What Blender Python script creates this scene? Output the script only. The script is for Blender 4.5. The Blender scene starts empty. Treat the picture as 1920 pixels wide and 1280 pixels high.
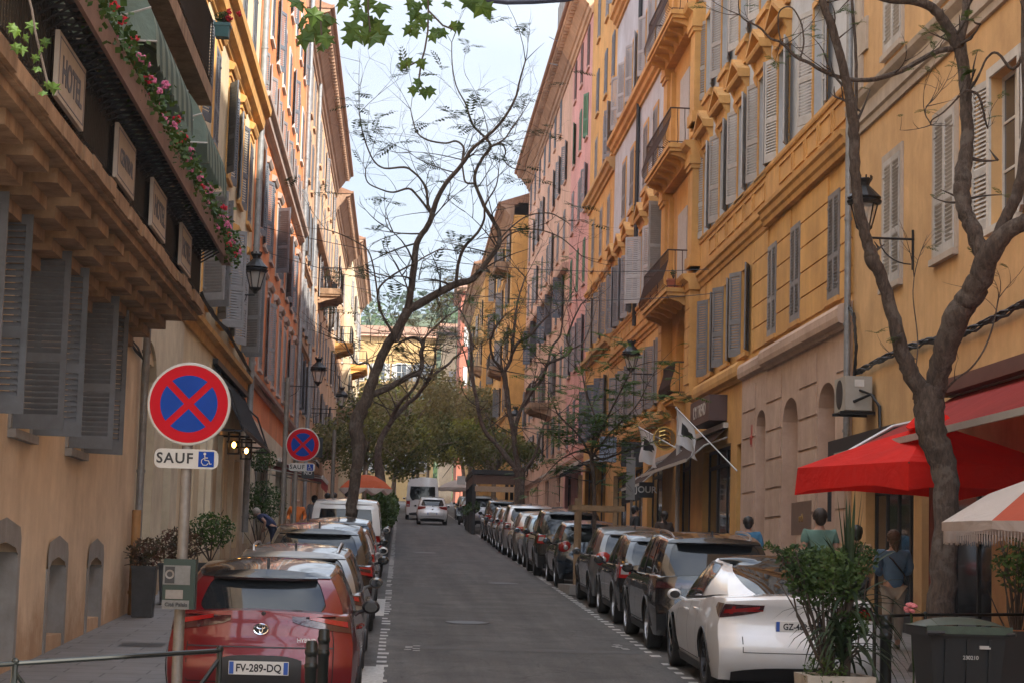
EXPO=1.88
import bpy, math, random
from mathutils import Vector, Matrix
random.seed(11)
C=bpy.context.scene.collection
rad=math.radians
# ---------------------------------------------------------------- survey of the street (metres, street runs along +Y)
F_=3733.; PIT=rad(6.376); ROL=rad(1.568); YAW=rad(3.108); SL=.0397; EYE=2.315
_fh=Vector((math.sin(YAW),math.cos(YAW),0)); _r0=Vector((math.cos(YAW),-math.sin(YAW),0)); _z=Vector((0,0,1))
FW=_fh*math.cos(PIT)+_z*math.sin(PIT); _u=-_fh*math.sin(PIT)+_z*math.cos(PIT)
RS=_r0*math.cos(ROL)+_u*math.sin(ROL); US=-_r0*math.sin(ROL)+_u*math.cos(ROL); EY=Vector((0,0,EYE))
def ray(px,py): return FW+RS*((px-960)/F_)+US*((640-py)/F_)
def W(px,py,x): d=ray(px,py); return EY+d*(x/d.x)
def A(px,py,y): d=ray(px,py); return EY+d*(y/d.y)
def gz(y): return SL*y if y<240 else SL*240+.01*(y-240)
KERB=.13
def sw(y): return gz(y)+KERB
# ---------------------------------------------------------------- materials
MATS={}
def mat(name,col,rough=.7,metal=0.,var=.12,scale=3.,bump=0.,bscale=40.,streak=0.,spec=.5,coat=0.,trans=0.,emit=None,estr=0.,alpha=1.,dirt=None,hue=None):
    if name in MATS: return MATS[name]
    m=bpy.data.materials.new(name); m.use_nodes=True; nt=m.node_tree; N=nt.nodes; L=nt.links
    b=N['Principled BSDF']
    b.inputs['Roughness'].default_value=rough; b.inputs['Metallic'].default_value=metal
    b.inputs['Specular IOR Level'].default_value=spec
    if coat: b.inputs['Coat Weight'].default_value=coat; b.inputs['Coat Roughness'].default_value=.04
    if trans: b.inputs['Transmission Weight'].default_value=trans
    if alpha<1: b.inputs['Alpha'].default_value=alpha
    if emit: b.inputs['Emission Color'].default_value=(*emit,1); b.inputs['Emission Strength'].default_value=estr
    c4=(*col,1)
    b.inputs['Base Color'].default_value=c4
    if var or streak or bump:
        tc=N.new('ShaderNodeTexCoord'); geo=N.new('ShaderNodeNewGeometry')
    last=None
    if var:
        n=N.new('ShaderNodeTexNoise'); n.inputs['Scale'].default_value=scale; n.inputs['Detail'].default_value=6; n.inputs['Roughness'].default_value=.65
        L.new(geo.outputs['Position'],n.inputs['Vector'])
        r=N.new('ShaderNodeValToRGB'); r.color_ramp.elements[0].position=.3; r.color_ramp.elements[1].position=.7
        d=1-var; u=1+var*.8
        r.color_ramp.elements[0].color=(col[0]*d,col[1]*d*(.98),col[2]*d*(.95),1); r.color_ramp.elements[1].color=(min(1,col[0]*u),min(1,col[1]*u),min(1,col[2]*u),1)
        if hue: r.color_ramp.elements[1].color=(*hue,1)
        L.new(n.outputs['Fac'],r.inputs['Fac']); last=r.outputs['Color']
    if streak:
        mp=N.new('ShaderNodeMapping'); mp.inputs['Scale'].default_value=(1.6,1.6,.16)
        L.new(geo.outputs['Position'],mp.inputs['Vector'])
        n2=N.new('ShaderNodeTexNoise'); n2.inputs['Scale'].default_value=1.5; n2.inputs['Detail'].default_value=8; n2.inputs['Roughness'].default_value=.7
        L.new(mp.outputs['Vector'],n2.inputs['Vector'])
        r2=N.new('ShaderNodeValToRGB'); r2.color_ramp.elements[0].position=.36; r2.color_ramp.elements[1].position=.62
        dc=dirt or (.62,.58,.54)
        r2.color_ramp.elements[0].color=(*dc,1); r2.color_ramp.elements[1].color=(1,1,1,1)
        L.new(n2.outputs['Fac'],r2.inputs['Fac'])
        mx=N.new('ShaderNodeMixRGB'); mx.blend_type='MULTIPLY'; mx.inputs['Fac'].default_value=streak
        if last: L.new(last,mx.inputs['Color1'])
        else: mx.inputs['Color1'].default_value=c4
        L.new(r2.outputs['Color'],mx.inputs['Color2']); last=mx.outputs['Color']
    if streak>=.25 and var:
        n5=N.new('ShaderNodeTexNoise'); n5.inputs['Scale'].default_value=.35; n5.inputs['Detail'].default_value=9; n5.inputs['Roughness'].default_value=.72; L.new(geo.outputs['Position'],n5.inputs['Vector'])
        r5=N.new('ShaderNodeValToRGB'); r5.color_ramp.elements[0].position=.40; r5.color_ramp.elements[1].position=.60; r5.color_ramp.elements[0].color=(.80,.78,.77,1); r5.color_ramp.elements[1].color=(1.08,1.09,1.10,1)
        L.new(n5.outputs['Fac'],r5.inputs['Fac']); m5=N.new('ShaderNodeMixRGB'); m5.blend_type='MULTIPLY'; m5.inputs['Fac'].default_value=.8; L.new(last,m5.inputs['Color1']); L.new(r5.outputs['Color'],m5.inputs['Color2']); last=m5.outputs['Color']
    if 'shutter' in name:
        oi=N.new('ShaderNodeObjectInfo'); mr=N.new('ShaderNodeMapRange'); mr.inputs['To Min'].default_value=.72; mr.inputs['To Max'].default_value=1.2; L.new(oi.outputs['Random'],mr.inputs['Value'])
        m6=N.new('ShaderNodeMixRGB'); m6.blend_type='MULTIPLY'; m6.inputs['Fac'].default_value=1; L.new(last,m6.inputs['Color1']); L.new(mr.outputs['Result'],m6.inputs['Color2']); last=m6.outputs['Color']
    if last: L.new(last,b.inputs['Base Color'])
    if bump:
        n3=N.new('ShaderNodeTexNoise'); n3.inputs['Scale'].default_value=bscale; n3.inputs['Detail'].default_value=5
        L.new(geo.outputs['Position'],n3.inputs['Vector'])
        bp=N.new('ShaderNodeBump'); bp.inputs['Strength'].default_value=bump; bp.inputs['Distance'].default_value=.02
        L.new(n3.outputs['Fac'],bp.inputs['Height']); L.new(bp.outputs['Normal'],b.inputs['Normal'])
    MATS[name]=m; return m
def leafmat(name,c1,c2,tr=.35,sc=2.):
    if name in MATS: return MATS[name]
    m=bpy.data.materials.new(name); m.use_nodes=True; nt=m.node_tree; N=nt.nodes; L=nt.links
    b=N['Principled BSDF']; b.inputs['Roughness'].default_value=.55; b.inputs['Specular IOR Level'].default_value=.3
    g=N.new('ShaderNodeNewGeometry'); n=N.new('ShaderNodeTexNoise'); n.inputs['Scale'].default_value=sc; n.inputs['Detail'].default_value=4
    L.new(g.outputs['Position'],n.inputs['Vector']); r=N.new('ShaderNodeValToRGB')
    r.color_ramp.elements[0].position=.35; r.color_ramp.elements[1].position=.68
    r.color_ramp.elements[0].color=(*c1,1); r.color_ramp.elements[1].color=(*c2,1)
    L.new(n.outputs['Fac'],r.inputs['Fac']); L.new(r.outputs['Color'],b.inputs['Base Color'])
    t=N.new('ShaderNodeBsdfTranslucent'); L.new(r.outputs['Color'],t.inputs['Color'])
    mx=N.new('ShaderNodeMixShader'); mx.inputs['Fac'].default_value=tr
    L.new(b.outputs['BSDF'],mx.inputs[1]); L.new(t.outputs['BSDF'],mx.inputs[2]); L.new(mx.outputs['Shader'],N['Material Output'].inputs['Surface'])
    MATS[name]=m; return m
# ---------------------------------------------------------------- mesh builder
class MB:
    def __init__(s): s.v=[]; s.f=[]; s.m=[]; s.cm=0; s.M=None
    def add(s,vs,fs,m=None):
        o=len(s.v)
        if s.M is not None: vs=[s.M@Vector(p) for p in vs]
        s.v+= [tuple(p) for p in vs]; s.f+=[tuple(i+o for i in f) for f in fs]; s.m+=[s.cm if m is None else m]*len(fs); return s
    def box(s,x0,x1,y0,y1,z0,z1,m=None):
        vs=[(x,y,z) for x in(x0,x1) for y in(y0,y1) for z in(z0,z1)]
        return s.add(vs,[(0,1,3,2),(4,6,7,5),(0,4,5,1),(2,3,7,6),(0,2,6,4),(1,5,7,3)],m)
    def prism(s,poly,ax,a0,a1,m=None):
        # poly: list of 2D points in the other two axes, in order (x,y,z minus ax)
        n=len(poly)
        def P(p,a):
            return {'x':(a,p[0],p[1]),'y':(p[0],a,p[1]),'z':(p[0],p[1],a)}[ax]
        vs=[P(p,a0) for p in poly]+[P(p,a1) for p in poly]
        fs=[tuple(range(n)),tuple(range(2*n-1,n-1,-1))]+[(i,(i+1)%n,n+(i+1)%n,n+i) for i in range(n)]
        return s.add(vs,fs,m)
    def tube(s,pts,rs,n=8,cap=True,m=None):
        pts=[Vector(p) for p in pts]
        if not isinstance(rs,(list,tuple)): rs=[rs]*len(pts)
        vs=[];fs=[]; up=None
        for i,p in enumerate(pts):
            t=(pts[min(i+1,len(pts)-1)]-pts[max(i-1,0)])
            if t.length<1e-9: t=Vector((0,0,1))
            t.normalize()
            if up is None:
                up=Vector((1,0,0)) if abs(t.x)<.8 else Vector((0,1,0))
            up=(up-t*up.dot(t)); 
            if up.length<1e-6: up=t.orthogonal()
            up.normalize(); bi=t.cross(up)
            for k in range(n):
                a=2*math.pi*k/n; vs.append(p+(up*math.cos(a)+bi*math.sin(a))*rs[i])
        for i in range(len(pts)-1):
            for k in range(n):
                a=i*n+k;b=i*n+(k+1)%n; fs.append((a,b,b+n,a+n))
        if cap: fs.append(tuple(range(n-1,-1,-1))); fs.append(tuple(range((len(pts)-1)*n,len(pts)*n)))
        return s.add(vs,fs,m)
    def lathe(s,prof,c=(0,0,0),n=16,ax='z',m=None,a0=0,a1=2*math.pi):
        vs=[];fs=[];full=abs(a1-a0-2*math.pi)<1e-6; nn=n if full else n+1
        for r,h in prof:
            for k in range(nn):
                a=a0+(a1-a0)*k/n; x,y=r*math.cos(a),r*math.sin(a)
                p={'z':(x,y,h),'x':(h,x,y),'y':(x,h,y)}[ax]; vs.append((p[0]+c[0],p[1]+c[1],p[2]+c[2]))
        for i in range(len(prof)-1):
            for k in range(n):
                a=i*nn+k; b=i*nn+(k+1)%nn; fs.append((a,b,b+nn,a+nn))
        return s.add(vs,fs,m)
    def disc(s,c,r,ax='y',n=24,m=None,rz=None):
        vs=[]
        for k in range(n):
            a=2*math.pi*k/n; x,y=r*math.cos(a),(rz or r)*math.sin(a)
            vs.append({'z':(c[0]+x,c[1]+y,c[2]),'x':(c[0],c[1]+x,c[2]+y),'y':(c[0]+x,c[1],c[2]+y)}[ax])
        return s.add(vs,[tuple(range(n))],m)
    def quad(s,a,b,c,d,m=None): return s.add([a,b,c,d],[(0,1,2,3)],m)
    def ball(s,c,r,n=10,k=7,m=None,sc=(1,1,1)):
        vs=[];fs=[]
        for i in range(k+1):
            t=math.pi*i/k
            for j in range(n):
                a=2*math.pi*j/n; vs.append((c[0]+r*sc[0]*math.sin(t)*math.cos(a),c[1]+r*sc[1]*math.sin(t)*math.sin(a),c[2]+r*sc[2]*math.cos(t)))
        for i in range(k):
            for j in range(n): fs.append((i*n+j,i*n+(j+1)%n,(i+1)*n+(j+1)%n,(i+1)*n+j))
        return s.add(vs,fs,m)
    def mesh(s,name,mats,smooth=False,org=None):
        me=bpy.data.meshes.new(name)
        v=s.v if org is None else [(p[0]-org[0],p[1]-org[1],p[2]-org[2]) for p in s.v]
        me.from_pydata(v,[],s.f); 
        if not isinstance(mats,(list,tuple)): mats=[mats]
        for m in mats: me.materials.append(m)
        if len(mats)>1: me.polygons.foreach_set('material_index',s.m)
        if smooth: me.polygons.foreach_set('use_smooth',[True]*len(s.f))
        me.update(); 
        return me
    def build(s,name,mats,parent=None,smooth=False,world=True,auto=None):
        org=None
        if parent is not None and world: org=worldloc(parent)
        me=s.mesh(name,mats,smooth or auto is not None,org)
        if auto is not None:
            me.set_sharp_from_angle(angle=rad(auto))
        o=bpy.data.objects.new(name,me); C.objects.link(o)
        if parent is not None: o.parent=parent
        return o
def worldloc(o):
    p=Vector((0,0,0))
    while o is not None: p=p+Vector(o.location); o=o.parent
    return p
def tag(o,label=None,cat=None,group=None,kind=None):
    if label: o['label']=label
    if cat: o['category']=cat
    if group: o['group']=group
    if kind: o['kind']=kind
    return o
def thing(name,label,cat,loc=(0,0,0),rz=0,group=None):
    o=bpy.data.objects.new(name,None); o.empty_display_size=.2; C.objects.link(o); o.location=loc; o.rotation_euler=(0,0,rz)
    return tag(o,label,cat,group)
def rebase(o):
    # move a one-mesh thing's origin to its base centre
    me=o.data; xs=[v.co for v in me.vertices]
    c=Vector(((min(v.x for v in xs)+max(v.x for v in xs))/2,(min(v.y for v in xs)+max(v.y for v in xs))/2,min(v.z for v in xs)))
    me.transform(Matrix.Translation(-c)); o.location=Vector(o.location)+c; return o
def inst(me,name,parent,loc=(0,0,0),rz=0):
    o=bpy.data.objects.new(name,me); C.objects.link(o); o.parent=parent; o.location=loc; o.rotation_euler=(0,0,rz); return o
def text_mesh(txt,size,mat_,depth=.004,align='CENTER',spacing=1.):
    cu=bpy.data.curves.new('txt','FONT'); cu.body=txt; cu.size=size; cu.extrude=depth; cu.align_x=align; cu.align_y='CENTER'; cu.space_character=spacing
    cu.resolution_u=3; cu.offset=size*.022
    o=bpy.data.objects.new('txt',cu); C.objects.link(o); bpy.context.view_layer.update()
    me=bpy.data.meshes.new_from_object(o.evaluated_get(bpy.context.evaluated_depsgraph_get()))
    bpy.data.objects.remove(o); me.materials.clear(); me.materials.append(mat_); return me
def text(name,txt,size,mat_,parent,loc,rot,depth=.003,spacing=1.,sx=1.):
    me=text_mesh(txt,size,mat_,depth,spacing=spacing)
    o=bpy.data.objects.new(name,me); C.objects.link(o); o.parent=parent; o.location=loc; o.rotation_euler=rot; o.scale=(sx,1,1); return o
# common materials
M_iron=mat('black_iron',(.02,.02,.022),.45,.3,var=.2,scale=20)
M_glass=mat('window_glass',(.03,.035,.045),.06,var=.3,scale=1.5,spec=.9)
M_dark=mat('dark_interior',(.015,.013,.012),.8,var=0)
M_white=mat('white_paint',(.62,.6,.56),.6,var=.1,scale=4,streak=.3)
M_zinc=mat('zinc_pipe',(.26,.27,.28),.5,.3,var=.25,scale=6)
M_black=mat('black_plastic',(.018,.018,.02),.5,var=.1,scale=15)
M_chrome=mat('chrome',(.7,.7,.72),.12,1.,var=0)
M_txtblack=mat('sign_black',(.01,.01,.012),.5,var=0)
# ================================================================ buildings
SHUT={}
def shutter_mesh(w,h,m,fine=True):
    k=(round(w,2),round(h,2),m.name,fine)
    if k in SHUT: return SHUT[k]
    b=MB(); t=.035; st=.065
    # local: hinge at y=0, leaf spans +y, z up, thickness along x (0..t)
    b.box(0,t,0,st,0,h); b.box(0,t,w-st,w,0,h)
    mid=h*.4
    for z0,z1 in((0,.16),(mid-.05,mid+.05),(h-.1,h)): b.box(.001,t-.001,st,w-st,z0,z1)
    sp=.062 if fine else .1
    for za,zb in((.16,mid-.05),(mid+.05,h-.1)):
        n=int((zb-za)/sp); s=(zb-za)/n
        for i in range(n):
            z=za+i*s
            b.add([(.002,st,z),(.002,w-st,z),(t-.004,st,z+s*.72),(t-.004,w-st,z+s*.72),(.002,st,z+.012),(.002,w-st,z+.012),(t-.004,st,z+s*.72+.012),(t-.004,w-st,z+s*.72+.012)],
                  [(0,1,3,2),(4,6,7,5),(2,3,7,6),(0,4,5,1)])
    # hinges and latch
    for z in(.25,h-.25): b.box(t,t+.012,.0,.14,z-.02,z+.02)
    SHUT[k]=b.mesh('shutter',m); return SHUT[k]
WIN={}
def window_mesh(w,h,trim,frame,style):
    k=(round(w,2),round(h,2),trim.name,frame.name,style)
    if k in WIN: return WIN[k]
    b=MB(); d=-.2   # local: +x out of the wall, y along it, z up from the sill
    hw=w/2; fr=.06
    # casement frame
    for y0,y1 in((-hw,-hw+fr),(hw-fr,hw),(-.04,.04)): b.box(d,d+.05,y0,y1,0,h,1)
    for z0,z1 in((0,fr),(h-fr,h),(h*.36,h*.36+.035),(h*.68,h*.68+.035)): b.box(d+.004,d+.046,-hw+fr,hw-fr,z0,z1,1)
    # sill
    b.box(-.02,.09,-hw-.12,hw+.12,-.1,-.005,0)
    if style!='bare':
        s=.13; p=.035
        b.box(-.001,p,-hw-s,-hw,0,h+s,0); b.box(-.001,p,hw,hw+s,0,h+s,0); b.box(-.001,p,-hw,hw,h,h+s,0)
    if style=='hood':
        b.box(.0,.06,-hw-.13,hw+.13,h+.18,h+.32,0)
        b.prism([(0,h+.32),(.11,h+.32),(.16,h+.42),(.16,h+.47),(0,h+.55)],'y',-hw-.2,hw+.2,0)
    if style=='pediment':
        z=h+.45; W2=hw+.28
        b.box(.0,.1,-hw-.15,hw+.15,h+.13,z,0)
        for sy in(-1,1):
            b.prism([(0,z-.55),(.06,z-.55),(.13,z-.35),(.1,z-.2),(.2,z),(0,z)],'y',sy*(hw+.16)-.07,sy*(hw+.16)+.07,0)
        b.prism([(0,z),(.27,z),(.3,z+.07),(.3,z+.1),(0,z+.1)],'y',-W2,W2,0)
        ap=z+.62
        for sy in(-1,1):
            vs=[]
            for x in(0,.3):
                vs+=[(x,sy*W2,z+.1),(x,0,ap-.1),(x,0,ap),(x,sy*W2,z+.2)]
            b.add(vs,[(0,1,2,3),(7,6,5,4),(0,4,5,1),(1,5,6,2),(2,6,7,3),(3,7,4,0)],0)
        b.add([(.08,-W2+.1,z+.1),(.08,W2-.1,z+.1),(.08,0,ap-.08)],[(0,1,2)],0)
    if style=='panel':   # ornamental panel under the sill
        b.box(0,.12,-hw-.1,hw+.1,-.2,-.1,0); b.box(0,.05,-hw-.05,hw+.05,-.62,-.2,0)
        n=7
        for i in range(n):
            y=-hw+.02+(2*hw-.04)*i/(n-1); b.box(.05,.075,y-.03,y+.03,-.57,-.25,0)
        b.box(0,.1,-hw-.1,hw+.1,-.7,-.62,0)
    WIN[k]=b.mesh('window',[trim,frame]); return WIN[k]
PANE={}
def pane_mesh(w,h):
    k=(round(w,2),round(h,2))
    if k not in PANE:
        b=MB(); b.box(-.19,-.172,-w/2+.06,w/2-.06,.06,h-.06); PANE[k]=b.mesh('pane',M_glass)
    return PANE[k]
def put_window(root,side,x,y,z,w,h,trim,frame,shut,state,style='plain',fine=True,leafw=None):
    """side +1: wall on the right of the street (faces -x); -1: on the left (faces +x)"""
    rl=worldloc(root)
    rz=math.pi if side>0 else 0
    o=inst(window_mesh(w,h,trim,frame,style),'window',root,(x-rl.x,y-rl.y,z-rl.z),rz)
    inst(pane_mesh(w,h),'pane',o)
    if shut is not None:
        lw=leafw or w/2
        sm=shutter_mesh(lw,h,shut,fine)
        if state=='closed': an=(0,0)
        elif state=='one': an=(0,random.uniform(150,172))
        elif state=='tilt': an=(random.uniform(8,30),random.uniform(8,30))
        elif isinstance(state,tuple): an=state
        else: an=(random.uniform(155,176),random.uniform(155,176))
        for sy,a in((-1,an[0]),(1,an[1])):
            # closed leaf spans from the jamb to the middle; it swings outwards (+x)
            s=bpy.data.objects.new('shutter',sm); C.objects.link(s); s.parent=o
            s.location=(.012,sy*w/2,.0)
            if sy<0: s.rotation_euler=(0,0,-rad(a))
            else:
                s.scale=(1,-1,1); s.rotation_euler=(0,0,rad(a))
    return o
def wall_mesh(b,x,side,y0,y1,z0,z1,ops,depth=.32,m=0,rm=None):
    """front sheet with real openings and reveals; street side is -side"""
    rm=m if rm is None else rm
    ys=sorted(set([y0,y1]+[v for o in ops for v in(o[0],o[1])])); zs=sorted(set([z0,z1]+[v for o in ops for v in(o[2],o[3])]))
    ys=[v for v in ys if y0<=v<=y1]; zs=[v for v in zs if z0<=v<=z1]
    for i in range(len(ys)-1):
        # merge vertically
        run=None
        for j in range(len(zs)-1):
            cy=(ys[i]+ys[i+1])/2; cz=(zs[j]+zs[j+1])/2
            hole=any(o[0]<cy<o[1] and o[2]<cz<o[3] for o in ops)
            if not hole and run is None: run=zs[j]
            if (hole or j==len(zs)-2) and run is not None:
                zt=zs[j] if hole else zs[j+1]
                b.quad((x,ys[i],run),(x,ys[i+1],run),(x,ys[i+1],zt),(x,ys[i],zt),m); run=None
    xd=x+side*depth
    for a,c,d,e in ops:
        b.quad((x,a,d),(xd,a,d),(xd,a,e),(x,a,e),rm); b.quad((x,c,d),(xd,c,d),(xd,c,e),(x,c,e),rm)
        b.quad((x,a,e),(xd,a,e),(xd,c,e),(x,c,e),rm); b.quad((x,a,d),(xd,a,d),(xd,c,d),(x,c,d),rm)
def belt(b,x,side,y0,y1,z,prof,m=0):
    """prof: list of (out,dz) ; profile extruded along the street"""
    b.prism([(x-side*p[0],z+p[1]) for p in prof],'y',y0,y1,m)
CORN=[(-.05,0),(.08,0),(.1,.1),(.2,.16),(.24,.3),(.34,.36),(.36,.5),(-.05,.56)]
SMALL=[(-.05,0),(.06,0),(.1,.08),(.16,.12),(.16,.2),(-.05,.24)]
def eave(b,x,side,y0,y1,z,out=1.,m=0,mt=1):
    belt(b,x,side,y0,y1,z,[(-.05,-1.15),(.06,-1.15),(.1,-1.0),(.18,-.95),(.22,-.75),(.3,-.7),(out*.55,-.35),(out*.6,-.2),(out*.85,-.12),(out*.9,.0),(-.05,.0)],m)
    # tile edge and gutter
    belt(b,x,side,y0-.05,y1+.05,z+.003,[(-.3,0),(out*.98,0),(out*1.04,.06),(out*1.04,.16),(out*.9,.14),(-.3,.55)],mt)
def dentils(b,x,side,y0,y1,z,out,m=0,sp=.6):
    n=int((y1-y0)/sp)
    for i in range(n):
        y=y0+(i+.5)*(y1-y0)/n
        b.box(*sorted((x-side*.2,x-side*out*.82)),y-.07,y+.07,z-.32,z-.13,m)
def building(label,side,x,y0,y1,ztop,wallm,rows,belts=(),eav=None,depth=9,name='apartment_building',trim=None,frame=None,cat='building',group=None,extra_ops=(),z0=None,zsplit=None,lowm=None,roofm=None):
    root=thing(name,label,cat,(x,y0,gz(y0)),0,group)
    ops=list(extra_ops)
    for r in rows:
        for y in r['ys']: ops.append((y-r['w']/2,y+r['w']/2,r['z'],r['z']+r['h']))
    b=MB(); zb=gz(y0)-1 if z0 is None else z0
    if zsplit:
        wall_mesh(b,x,side,y0,y1,zb,zsplit,[o for o in ops if o[3]<=zsplit],m=1); wall_mesh(b,x,side,y0,y1,zsplit,ztop,[o for o in ops if o[2]>=zsplit],m=0)
    else: wall_mesh(b,x,side,y0,y1,zb,ztop,ops)
    xa,xb=x+side*.32,x+side*depth
    b.box(min(xa,xb),max(xa,xb),y0+.01,y1-.01,zb,ztop-.01,2)
    for yy in(y0,y1): b.quad((x,yy,zb),(xa,yy,zb),(xa,yy,ztop),(x,yy,ztop),0)
    # end walls skin (finished plaster on the sides)
    for yy in(y0+.004,y1-.004): b.quad((xa,yy,zb),(xb,yy,zb),(xb,yy,ztop),(xa,yy,ztop),0)
    b.quad((x,y0,ztop),(x,y1,ztop),(xa,y1,ztop),(xa,y0,ztop),0)
    b.build('wall',[wallm,lowm or wallm,M_dark],root)
    trim=trim or M_white
    if belts:
        bb=MB()
        for z,prof,m in belts:
            belt(bb,x,side,y0+.01,y1-.01,z,prof,m)
        bb.build('cornice',[trim,wallm],root)
    if eav:
        e=MB(); eave(e,x,side,y0,y1,eav[0],eav[1]); dentils(e,x,side,y0,y1,eav[0],eav[1])
        xr=x+side*depth/2
        e.add([(x-side*eav[1]*.9,y0,eav[0]+.16),(x-side*eav[1]*.9,y1,eav[0]+.16),(xr,y1,eav[0]+2),(xr,y0,eav[0]+2),(xb,y0,eav[0]),(xb,y1,eav[0])],[(0,1,2,3),(3,2,5,4),(0,3,4),(1,5,2)],1)
        e.build('eaves',[eav[2] if len(eav)>2 else trim,M_tile],root)
    for r in rows:
        for i,y in enumerate(r['ys']):
            st=r.get('st','open')
            if isinstance(st,list): st=st[i%len(st)]
            sh=r.get('sh')
            put_window(root,side,x,y,r['z'],r['w'],r['h'],r.get('trim',trim),frame or M_white,sh,st,r.get('style','plain'),r.get('fine',True),r.get('lw'))
    return root
def rng(a,b,n): return [a+(b-a)*i/(n-1) for i in range(n)] if n>1 else [a]
M_tile=mat('roof_tiles',(.28,.15,.09),.85,var=.3,scale=8,bump=.5,bscale=12)
mat('pale_cream_render',(.64,.56,.42),.85,var=.1,streak=.26,scale=2)
M_ochre=mat('ochre_render',(.65,.365,.115),.85,var=.13,scale=.9,streak=.35,bump=.15,bscale=60,dirt=(.66,.58,.5))
M_ochre2=mat('ochre_trim',(.64,.355,.115),.8,var=.12,scale=2,streak=.4,bump=.1,bscale=60,dirt=(.6,.5,.42))
M_r1=mat('amber_render',(.68,.43,.20),.88,var=.12,scale=.8,streak=.4,bump=.15,bscale=60,dirt=(.7,.62,.56))
M_pale=mat('pale_blue_render',(.52,.54,.57),.85,var=.08,scale=1.2,streak=.35,bump=.12,bscale=60,dirt=(.74,.7,.66))
M_tan=mat('tan_stone_render',(.54,.385,.295),.85,var=.12,scale=2,streak=.26,bump=.2,bscale=50)
M_yel=mat('yellow_render',(.70,.38,.11),.85,var=.12,scale=1,streak=.35,bump=.12,bscale=60)
M_pink=mat('pink_render',(.70,.35,.31),.85,var=.1,scale=1,streak=.25,bump=.1,bscale=60)
M_salmon=mat('salmon_render',(.68,.42,.30),.85,var=.12,scale=1,streak=.3,bump=.1,bscale=60)
M_orange=mat('orange_render',(.68,.235,.085),.85,var=.1,scale=.8,streak=.25,bump=.12,bscale=60,dirt=(.75,.6,.55))
M_cream=mat('cream_render',(.70,.57,.38),.85,var=.1,scale=1,streak=.26,bump=.12,bscale=60)
M_beige=mat('beige_render',(.56,.35,.21),.88,var=.16,scale=1,streak=.5,bump=.15,bscale=60)
M_beige2=mat('peach_render',(.64,.41,.25),.88,var=.14,scale=1,streak=.4,bump=.15,bscale=60)
M_hotel=mat('worn_hotel_render',(.74,.58,.41),.9,var=.1,scale=1.2,streak=.26,bump=.25,bscale=40,dirt=(.6,.52,.45))
def base_dirt(m,h=.55,col=(.42,.27,.15)):
    # rising damp and splash stains with a ragged edge along the foot of the wall
    nt=m.node_tree;N=nt.nodes;L=nt.links;b=N['Principled BSDF'];g=N.new('ShaderNodeNewGeometry'); sx=N.new('ShaderNodeSeparateXYZ'); L.new(g.outputs['Position'],sx.inputs[0])
    a=N.new('ShaderNodeMath'); a.operation='MULTIPLY_ADD'; a.inputs[1].default_value=-SL; L.new(sx.outputs['Y'],a.inputs[0]); L.new(sx.outputs['Z'],a.inputs[2])
    n=N.new('ShaderNodeTexNoise'); n.inputs['Scale'].default_value=2.2; n.inputs['Detail'].default_value=9; n.inputs['Roughness'].default_value=.7; L.new(g.outputs['Position'],n.inputs['Vector'])
    k=N.new('ShaderNodeMath'); k.operation='MULTIPLY_ADD'; k.inputs[1].default_value=1.9; k.inputs[2].default_value=-.35; L.new(n.outputs['Fac'],k.inputs[0])
    c=N.new('ShaderNodeMath'); c.operation='SUBTRACT'; L.new(k.outputs[0],c.inputs[0]); L.new(a.outputs[0],c.inputs[1])
    r=N.new('ShaderNodeMapRange'); r.inputs['From Min'].default_value=-.25; r.inputs['From Max'].default_value=.35; r.inputs['To Max'].default_value=.75; L.new(c.outputs[0],r.inputs['Value'])
    mx=N.new('ShaderNodeMixRGB'); mx.blend_type='MULTIPLY'; L.new(r.outputs['Result'],mx.inputs['Fac']); old=b.inputs['Base Color'].links[0].from_socket; L.new(old,mx.inputs['Color1']); mx.inputs['Color2'].default_value=(.62,.47,.36,1); L.new(mx.outputs['Color'],b.inputs['Base Color'])
for m_ in(M_hotel,M_r1,M_tan,MATS['pale_cream_render'],M_cream): base_dirt(m_)
M_stone=mat('balcony_stone',(.40,.265,.165),.9,var=.3,scale=3,streak=.75,bump=.5,bscale=18,dirt=(.45,.38,.3))
M_graystone=mat('grey_stone',(.30,.29,.28),.9,var=.15,scale=4,streak=.4,bump=.2,bscale=40)
M_orot=mat('brown_cornice',(.42,.27,.18),.85,var=.15,scale=2,streak=.5)
M_gtrim=mat('grey_beige_trim',(.46,.38,.34),.8,var=.1,scale=2,streak=.4)
S_light=mat('light_grey_shutter',(.40,.38,.37),.6,var=.12,scale=5)
S_grey=mat('grey_shutter',(.22,.22,.23),.6,var=.15,scale=5)
S_dark=mat('slate_shutter',(.115,.13,.155),.55,var=.15,scale=6)
S_hotel=mat('old_blue_grey_shutter',(.13,.14,.155),.6,var=.2,scale=5,streak=.3)
S_green=mat('green_shutter',(.08,.19,.11),.6,var=.15,scale=5)
S_brown=mat('brown_shutter',(.12,.055,.04),.6,var=.15,scale=5)
S_white=mat('whitish_shutter',(.50,.49,.47),.6,var=.12,scale=5,streak=.3)
def pipe(root,x,y,z0,z1,r=.055,m=None,name='drainpipe'):
    b=MB(); b.tube([(x,y,z0),(x,y,z1)],r,10)
    z=z0+.4
    while z<z1: b.tube([(x,y,z),(x,y,z+.05)],r+.015,10); z+=1.9
    return b.build(name,m or M_zinc,root,auto=40)

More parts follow.
